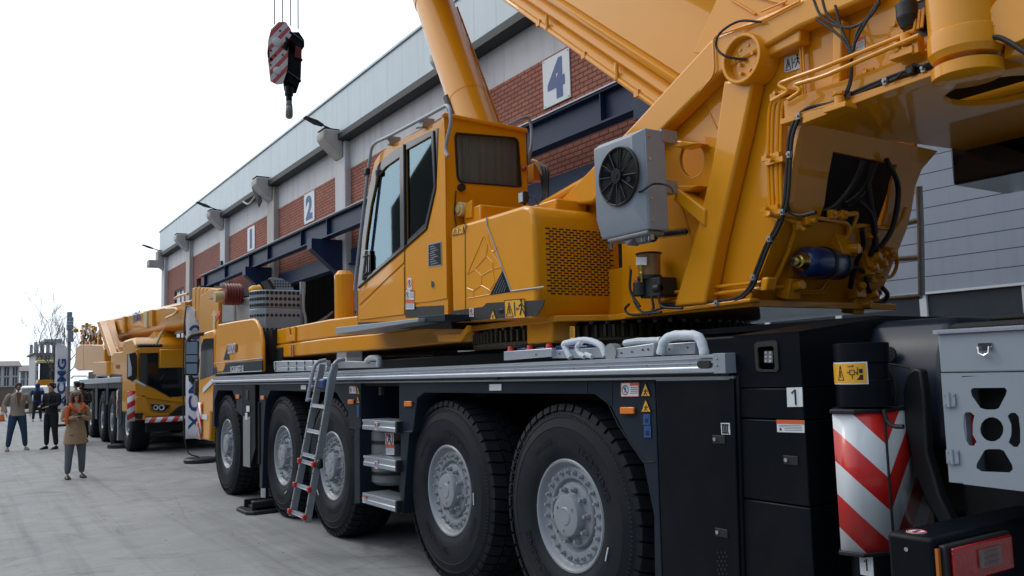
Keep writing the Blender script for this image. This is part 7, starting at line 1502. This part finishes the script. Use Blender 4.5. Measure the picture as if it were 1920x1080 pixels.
# boom head: nested section collars with sheaves
hd2 = part('boom_head', FC, (4.7, 19.5, 3.4))
for k in range(6):
    x0 = 358+k*5.2; x1 = x0+6.6; tp = 541+k*.6; yk = 19.2-.55*k
    y_a = AX(x0, 600, 4.12).y
    bm = nb(); zt_ = AX(x0, tp, 4.12).z; zb_ = AX(x0, 598+k*4, 4.12).z; b2(bm, (4.14+.015*k, y_a-.30, zb_), (5.3-.015*k, y_a, zt_)); obj('section_collar', bm, YF, hd2, bevel=.02)
P = [(372, 602), (374, 556), (396, 541), (409, 543), (410, 600), (404, 660), (385, 660), (376, 640)]
slabX('head_plate', P, 4.02, .06, YF, hd2, bevel=.01); bm = nb(); P2 = [AX(a, b, 4.0) for a, b in ((399, 619), (399, 592), (396, 592), (401, 582), (406, 592), (403, 592), (403, 619))]; prism(bm, P2, (.015, 0, 0)); obj('arrow_mark', bm, CREAM, hd2)
bm = nb(); c = AX(386, 575, 4.4); [lathe(bm, [(-.03, 0), (-.03, .3), (0, .26), (.03, .3), (.03, 0)], c+V((.12*k, 0, 0)), 'x', 24) for k in range(4)]; obj('sheave', bm, DK2, hd2)

# ================================================================== PEOPLE
SKIN = mat('skin', (.52, .31, .22), .55, var=.1, nscale=20); HAIRD = mat('dark_hair', (.018, .013, .010), .6, var=.4, nscale=40, bump=.4, bscale=120); HAIRS = mat('cropped_hair', (.10, .065, .05), .8, var=.3, nscale=40); HAIRB = mat('brown_blonde_hair', (.20, .12, .07), .55, var=.5, nscale=30, bump=.4, bscale=120)
def cloth(n, c, var=.12): return mat(n, c, .85, var=var, nscale=14, bump=.25, bscale=90)
BEIGE = cloth('beige_blazer', (.30, .25, .205), .2); JEANS = cloth('blue_jeans', (.02, .055, .11)); CAMEL = cloth('camel_coat', (.36, .24, .14)); SCARF = cloth('orange_scarf', (.50, .085, .02)); GTR = cloth('grey_trousers', (.11, .125, .15)); BLACKC = cloth('black_wool', (.008, .009, .011)); BLUEH = cloth('blue_hoodie', (.01, .04, .17)); DARKT = cloth('dark_trousers', (.012, .015, .02)); CRM = cloth('cream_shirt', (.45, .38, .30)); TANS = cloth('brown_shirt', (.16, .08, .055)); SHOE = mat('suede_shoe', (.23, .18, .13), .8); SHOEB = mat('black_shoe', (.01, .01, .011), .5); BAGM = cloth('black_backpack', (.008, .008, .01)); OLIVE = cloth('dark_olive_jumper', (.035, .03, .025)); WSH = mat('white_trainer', (.5, .5, .5), .6)

def skinned(name, chain, root, mt, parent, M, sub=2):
    """chain: list of (index of parent vertex or None, Vector, radius)"""
    me = bpy.data.meshes.new(name); me.from_pydata([M @ V(c[1]) for c in chain], [(c[0], i) for i, c in enumerate(chain) if c[0] is not None], [])
    me.materials.append(mt); o = bpy.data.objects.new(name, me); link(o, parent, (0, 0, 0) if parent is None else WL[parent]*0)
    o.modifiers.new('skin', 'SKIN'); sv = me.skin_vertices[0].data
    for i, c in enumerate(chain): r = c[2]; sv[i].radius = (r, r) if not isinstance(r, tuple) else r; sv[i].use_root = (i == root)
    s_ = o.modifiers.new('sub', 'SUBSURF'); s_.levels = sub; s_.render_levels = sub; o.modifiers['skin'].use_smooth_shade = True
    return o
def loft(bm, rings, M, n=20, cap=True):
    """rings: (centre, rx, ry)"""
    R_ = []
    for c, rx, ry in rings: R_.append([bm.verts.new(M @ (V(c)+V((rx*cos(2*pi*k/n), ry*sin(2*pi*k/n), 0)))) for k in range(n)])
    for a, b in zip(R_, R_[1:]):
        for k in range(n): face(bm, (a[k], a[(k+1) % n], b[(k+1) % n], b[k]))
    if cap: face(bm, R_[0][::-1]); face(bm, R_[-1])
def person(label, pos, face_az, h, top, legs, shoes, hair, pose, hs=1, coat=False, long_hair=False, scarf=None, inner=None, hood=False, stance=.1, step=0, female=False, group=None):
    """face_az: direction the person faces, measured from -Y (towards the viewer) ; local axes: x to the person's left, -y ahead"""
    M = Matrix.Translation(V(pos)) @ Matrix.Rotation(face_az, 4, 'Z') @ Matrix.Scale(h, 4)
    root = thing('person', label, 'person', pos, group); sw = .88 if female else 1
    sh, hipw = .118*sw, .055
    # body: one continuous skinned surface
    ch = [(None, (0, 0, .52), .062), (0, (0, .005, .60), .058*sw), (1, (0, .005, .70), .068*sw), (2, (0, .005, .785), .062*sw), (3, (0, .0, .835), .030), (4, (0, -.008, .868), .028), (5, (0, -.014, .900), .040), (6, (0, -.010, .935), .046), (7, (0, -.004, .965), .038), (6, (0, -.050, .897), .017), (7, (0, -.052, .918), .010)]
    hands = {}
    for s_, side in ((1, 'l'), (-1, 'r')):
        el, wr = V(pose[side][0]), V(pose[side][1]); b = len(ch)
        ch += [(3, (s_*sh, .005, .80), .034), (b, tuple(el), .024), (b+1, tuple(wr), .016)]
        d = (wr-el).normalized(); pal = wr+d*.030; ch.append((b+2, tuple(pal), (.020, .012)))
        side_v = d.cross(V((0, 0, 1))) if abs(d.z) < .9 else V((0, 1, 0)); side_v.normalize(); crl = V((0, -.4, -.2)) if abs(d.z) > .6 else V((0, 0, -.5))
        for k in range(4):
            f0 = pal+d*.010+side_v*(.0135*(k-1.5)/1.5); L1 = (.018, .021, .020, .015)[k]; f1 = f0+d*L1; f2 = f1+(d+crl).normalized()*L1*.9; i = len(ch)
            ch += [(b+3, tuple(f0), .0058), (i, tuple(f1), .0052), (i+1, tuple(f2), .0042)]
        t0 = wr+d*.012+side_v*.014*(-1 if s_ > 0 else 1); i = len(ch); ch += [(b+2, tuple(t0), .0070), (i, tuple(t0+(d*.7+side_v*.7*(-1 if s_ > 0 else 1)).normalized()*.018), .0058)]
        # leg
        i = len(ch); kx = s_*(hipw+stance*.25); fy = step*s_
        ch += [(0, (s_*hipw, 0, .485), .050), (i, (kx, -.005+fy*.4, .28), .032), (i+1, (s_*(hipw+stance*.45), .01+fy, .05), .020), (i+2, (s_*(hipw+stance*.5), -.02+fy, .022), .018), (i+3, (s_*(hipw+stance*.58), -.075+fy, .014), .013)]
    skinned('body', ch, 0, SKIN, root, M, 1)
    # trousers
    bm = nb()
    for s_ in (1, -1):
        fy = step*s_; P = [V((s_*hipw*.85, 0, .545)), V((s_*hipw, .0, .47)), V((s_*(hipw+stance*.12), -.004+fy*.2, .38)), V((s_*(hipw+stance*.25), -.008+fy*.4, .28)), V((s_*(hipw+stance*.36), .004+fy*.7, .16)), V((s_*(hipw+stance*.45), .01+fy, .045))]
        tube(bm, [M @ p for p in P], [h*r for r in (.066, .064, .054, .043, .037, .034)], 16)
    loft(bm, [((0, 0, .475), .10*.9, .062), ((0, .002, .53), .108*.9, .072), ((0, .002, .585), .092*.95, .064)], M); tr_ = obj('trousers', bm, legs, root, smooth=60); sm(tr_)
    # shoes
    for s_ in (1, -1):
        bm = nb(); fy = step*s_; x = s_*(hipw+stance*.5); MM = M; 
        prof = [(.028, .022, .030), (.010, .026, .034), (-.03, .028, .030), (-.06, .030, .022), (-.085, .024, .016), (-.098, .010, .010)]
        R_ = []
        for y, w, z in prof: R_.append([bm.verts.new(MM @ V((x+s_*stance*(.02-y)*.8+w*cos(t), y+fy, max(0.0, z*.55+z*.9*sin(t))))) for t in [2*pi*k/12 for k in range(12)]])
        for a, b in zip(R_, R_[1:]):
            for k in range(12): face(bm, (a[k], a[(k+1) % 12], b[(k+1) % 12], b[k]))
        face(bm, R_[0][::-1]); face(bm, R_[-1]); obj('shoe', bm, shoes, root, smooth=60)
    # upper garment: torso loft with open front hem and tapering sleeves
    bm = nb(); lowz = .385 if coat else .50; wd = 1.16 if coat else 1.0
    loft(bm, [((0, .0, lowz), .108*wd, .080*wd), ((0, .0, lowz+.004), .110*wd, .082*wd), ((0, .0, lowz+.02), .109*wd, .081*wd), ((0, .0, .53), .102*wd, .074*wd), ((0, .002, .61), .088*sw*wd, .066*wd), ((0, .004, .70), .106*sw, .075), ((0, .004, .76), .118*sw, .074), ((0, .004, .805), .104*sw, .060), ((0, .002, .832), .060, .044), ((0, -.002, .852), .040, .036)], M)
    for s_, side in ((1, 'l'), (-1, 'r')):
        el, wr = V(pose[side][0]), V(pose[side][1]); S0 = V((s_*sh*.80, .004, .795)); P = [S0, V((s_*sh*1.05, .004, .785)), (V((s_*sh*1.1, .004, .77))+el)/2, el, (el+wr)/2, wr.lerp(el, .05)]
        tube(bm, [M @ p for p in curve(P, 3)], [h*r for r in [(.040-.016*i/15)*(.92 if female else 1) for i in range(16)]], 14)
    tp = obj('coat' if coat else 'jacket', bm, top, root, smooth=60); sm(tp)
    if inner:
        bm = nb(); prism(bm, [M @ V(p) for p in ((-.030, -.062, .835), (.030, -.062, .835), (.022, -.078, .70), (0, -.080, .64), (-.022, -.078, .70))], (M.to_3x3() @ V((0, .018, 0)))); obj('shirt', bm, inner, root)
    # lapels and placket
    bm = nb(); [prism(bm, [M @ V((s_*a, b, c)) for a, b, c in ((.030, -.066, .835), (.055, -.068, .80), (.050, -.080, .74), (.004, -.082, .63), (.020, -.080, .70))], (M.to_3x3() @ V((0, -.004, 0)))) for s_ in (1, -1)]; tube(bm, [M @ V((.003, -.083, .63)), M @ V((.004, -.088*wd, lowz+.01))], h*.0025, 5)
    obj('lapel', bm, top, root)
    # head details
    hc = V((0, -.004, .935)); bm = nb()
    for s_ in (1, -1): ellipsoid(bm, M @ (hc+V((s_*.017, -.047, .004))), (.0065*h, .003*h, .0035*h), 8)
    obj('eye', bm, INK, root); bm = nb(); ellipsoid(bm, M @ (hc+V((0, -.045, -.030))), (.013*h, .003*h, .003*h), 8); obj('mouth', bm, mouthm, root)
    bm = nb(); [ellipsoid(bm, M @ (hc+V((s_*.046, .004, -.004))), (.006*h, .010*h, .016*h), 8) for s_ in (1, -1)]; obj('ear', bm, SKIN, root)
    bm = nb(); rnd = random.Random(len(label))
    if hood:
        ellipsoid(bm, M @ (hc+V((0, .008, .004))), (.060*h, .062*h, .072*h), 20); tube(bm, [M @ V((0, .01, .86)), M @ V((0, .012, .90))], [h*.062, h*.056], 16); obj('hood', bm, top, root, smooth=60)
    elif long_hair:
        ellipsoid(bm, M @ (hc+V((0, .016, .012))), (.052*h, .050*h, .048*h), 20)
        for k in range(30):
            t = R(-100+200*k/29)+pi/2; bx, by = cos(t), sin(t); l = .135+.03*rnd.random(); w_ = .9+.2*rnd.random()
            P = [hc+V((bx*.040, by*.040+.006, .035)), hc+V((bx*.055, by*.052+.006, -.005)), hc+V((bx*.060*w_, by*.055+.004, -.055)), hc+V((bx*.062*w_+.008*sin(k), by*.055, -l))]
            tube(bm, [M @ p for p in curve(P, 3)], [h*r for r in (.013, .015, .016, .017, .017, .016, .014, .012, .010, .005)], 7)
        obj('hair', bm, hair, root, smooth=60)
    else:
        ellipsoid(bm, M @ (hc+V((0, .010, .012))), (.048*h*hs, .049*h*hs, .041*h*hs), 20); ellipsoid(bm, M @ (hc+V((0, -.008, .034))), (.036*h*hs, .034*h*hs, .018*h*hs), 16); ellipsoid(bm, M @ (hc+V((0, .028, -.010))), (.042*h, .030*h, .036*h), 16); obj('hair', bm, hair, root, smooth=60)
    return root, M
def sm(o): s_ = o.modifiers.new('s', 'SUBSURF'); s_.levels = 1; s_.render_levels = 1
mouthm = mat('lip', (.28, .09, .07), .5)
DOWN = {'l': ((.155, .01, .66), (.165, -.02, .535)), 'r': ((-.155, .01, .66), (-.165, -.02, .535))}
PHONE = {'l': ((.135, .0, .665), (.035, -.125, .70)), 'r': ((-.135, .0, .665), (-.030, -.125, .695))}
# woman walking with phone
p = AZ(140, 897, 0)
r, M = person('person in a camel coat with orange scarf and sunglasses, looking at a phone', p, R(8), 1.60, CAMEL, GTR, SHOEB, HAIRB, PHONE, coat=True, long_hair=True, inner=CRM, stance=.06, step=.03, female=True)
bm = nb(); c = [M @ V(q) for q in curve([(.0, -.095, .735), (.055, -.075, .80), (.062, -.02, .835), (0, .045, .845), (-.062, -.02, .835), (-.055, -.075, .80), (.01, -.097, .74)], 5)]; tube(bm, c, [1.6*r_ for r_ in [.016+.008*sin(pi*i/30) for i in range(31)]], 10); tube(bm, [M @ V(q) for q in ((-.085, -.03, .79), (-.105, -.055, .72), (-.110, -.07, .62))], [.05, .04, .035], 10); obj('scarf', bm, SCARF, r, smooth=60)
bm = nb(); [ellipsoid(bm, M @ V((s_*.018, -.056, .938)), (.024, .006, .018), 10) for s_ in (1, -1)]; tube(bm, [M @ V((-.03, -.055, .942)), M @ V((.03, -.055, .942))], .003, 5); obj('sunglasses', bm, BKG, r)
bm = nb(); box(bm, M @ V((.0, -.165, .715)), (.075, .02, .13), rot=Matrix.Rotation(.5, 3, 'X')); obj('phone', bm, BKG, r, bevel=.006)
bm = nb(); [ellipsoid(bm, M @ V((x, -.100, z)), (.010, .004, .010), 8) for x, z in ((.035, .56), (.035, .50), (-.03, .56))]; prism(bm, [M @ V(q) for q in ((-.085, -.093, .485), (-.045, -.098, .485), (-.045, -.099, .495), (-.085, -.094, .495))], (0, -.004, 0)); obj('coat_button', bm, TANS, r)
# bald man in blazer
p = AZ(31, 845, 0)
r, M = person('bearded person with cropped hair in a beige blazer and blue jeans', p, R(6), 1.82, BEIGE, JEANS, SHOE, HAIRS, {'l': ((.170, .01, .665), (.160, -.03, .53)), 'r': ((-.175, .01, .665), (-.155, -.05, .55))}, hs=.95, inner=TANS, stance=.13)
bm = nb(); ellipsoid(bm, M @ V((0, -.022, .893)), (.054, .046, .040), 14); obj('beard', bm, HAIRS, r)
# black coat man, facing left
p = AZ(95, 842, 0)
r, M = person('person in a black jacket and black trousers standing side-on with one hand raised', p, R(-50), 1.80, BLACKC, BLACKC, SHOEB, HAIRD, {'l': ((.14, -.01, .665), (.05, -.12, .63)), 'r': ((-.15, .0, .665), (-.07, -.14, .64))}, stance=.08)
# companions behind
p = AZ(118, 832, 0)
r, M = person('person in a dark jumper, partly hidden between the black jacket and the dark-haired person', (3.02, 28.4, 0), R(-25), 1.78, OLIVE, DARKT, SHOEB, HAIRD, {'l': ((.14, -.01, .665), (.06, -.12, .68)), 'r': ((-.15, .0, .665), (-.11, -.13, .70))}, inner=BLACKC, stance=.08)
bm = nb(); ellipsoid(bm, M @ V((0, -.026, .895)), (.056, .048, .042), 14); obj('beard', bm, HAIRD, r)
q_ = AY(143, 740, 27.2)
r, M = person('person seen from the side with dark hair and dark brown jacket, behind the camel coat', (q_.x, 27.2, 0), R(-130), 1.82, OLIVE, DARKT, SHOEB, HAIRD, {'l': ((.15, .0, .665), (.14, -.09, .56)), 'r': ((-.15, .0, .665), (-.12, -.12, .62))}, stance=.08)
# blue hoodie, back to viewer
q_ = AZ(69, 790, 0)
r, M = person('person in a blue hooded jacket with a black backpack, walking away', q_, R(172), 1.80, BLUEH, DARKT, WSH, HAIRD, DOWN, hood=True, stance=.07, step=.05)
bm = nb(); loft(bm, [((0, .10, .56), .075, .035), ((0, .115, .62), .085, .05), ((0, .115, .74), .08, .05), ((0, .10, .80), .055, .035)], M); obj('backpack', bm, BAGM, r, smooth=60)

# ------------------------------------------------------------------ every separate small fitting is a part of its own
def split_pieces(o, gap=.004):
    me = o.data; n = len(me.vertices); par = list(range(n))
    def f(a):
        while par[a] != a: par[a] = par[par[a]]; a = par[a]
        return a
    for e in me.edges: a, b = f(e.vertices[0]), f(e.vertices[1]); par[a] = b
    isl = {}
    for i in range(n): isl.setdefault(f(i), []).append(i)
    L_ = []
    for vs_ in isl.values():
        cs = [me.vertices[i].co for i in vs_]; L_.append([set(vs_), [min(c[k] for c in cs)-gap for k in range(3)], [max(c[k] for c in cs)+gap for k in range(3)]])
    ch = True
    while ch:
        ch = False; out = []
        for g in L_:
            for h_ in out:
                if all(g[1][k] <= h_[2][k] and h_[1][k] <= g[2][k] for k in range(3)):
                    h_[0] |= g[0]; h_[1] = [min(a, b) for a, b in zip(h_[1], g[1])]; h_[2] = [max(a, b) for a, b in zip(h_[2], g[2])]; ch = True; break
            else: out.append(g)
        L_ = out
    if len(L_) < 2 or len(L_) > 60: return
    base = me.copy()
    for k, g in enumerate(L_):
        bm = bmesh.new(); bm.from_mesh(base); bm.verts.ensure_lookup_table()
        bmesh.ops.delete(bm, geom=[v for v in bm.verts if v.index not in g[0]], context='VERTS')
        if k == 0: bm.to_mesh(me)
        else:
            m2 = base.copy(); bm.to_mesh(m2); c = o.copy(); c.data = m2; COL.objects.link(c)
        bm.free()
SPL = set('valve_block pipe_clamp hose_clamp cab_pillar tank_strap rail_bracket door_mullion jack_tube rivet slot screw flange_bolt pivot_bolt union bearing_cap sheave wire_rope marking fender deck_handle eye ear rung_end winch_gear winch_hose bolt reel_frame air_cleaner_box hydraulic_pipe motor_pipe hose roof_lamp_bar wiper recess_edge deck_box hinge rear_hose rear_frame console instrument_panel coat_button boom_pipe boom_fitting window_frame guard_frame box_frame motor_fitting ladder_hole rail_screw ring_bolt cable window_seal catch nozzle grip float_plate trim_strip grille_bar chassis cab_tilt_frame hose_drum drum_axle pole inner_wall support_arm vent_hole louvre roof_frame body_panel pump_body door_seam wall'.split())
for o in list(bpy.data.objects):
    if o.type == 'MESH' and o.name.split('.')[0] in SPL and o.data.users == 1: split_pieces(o)
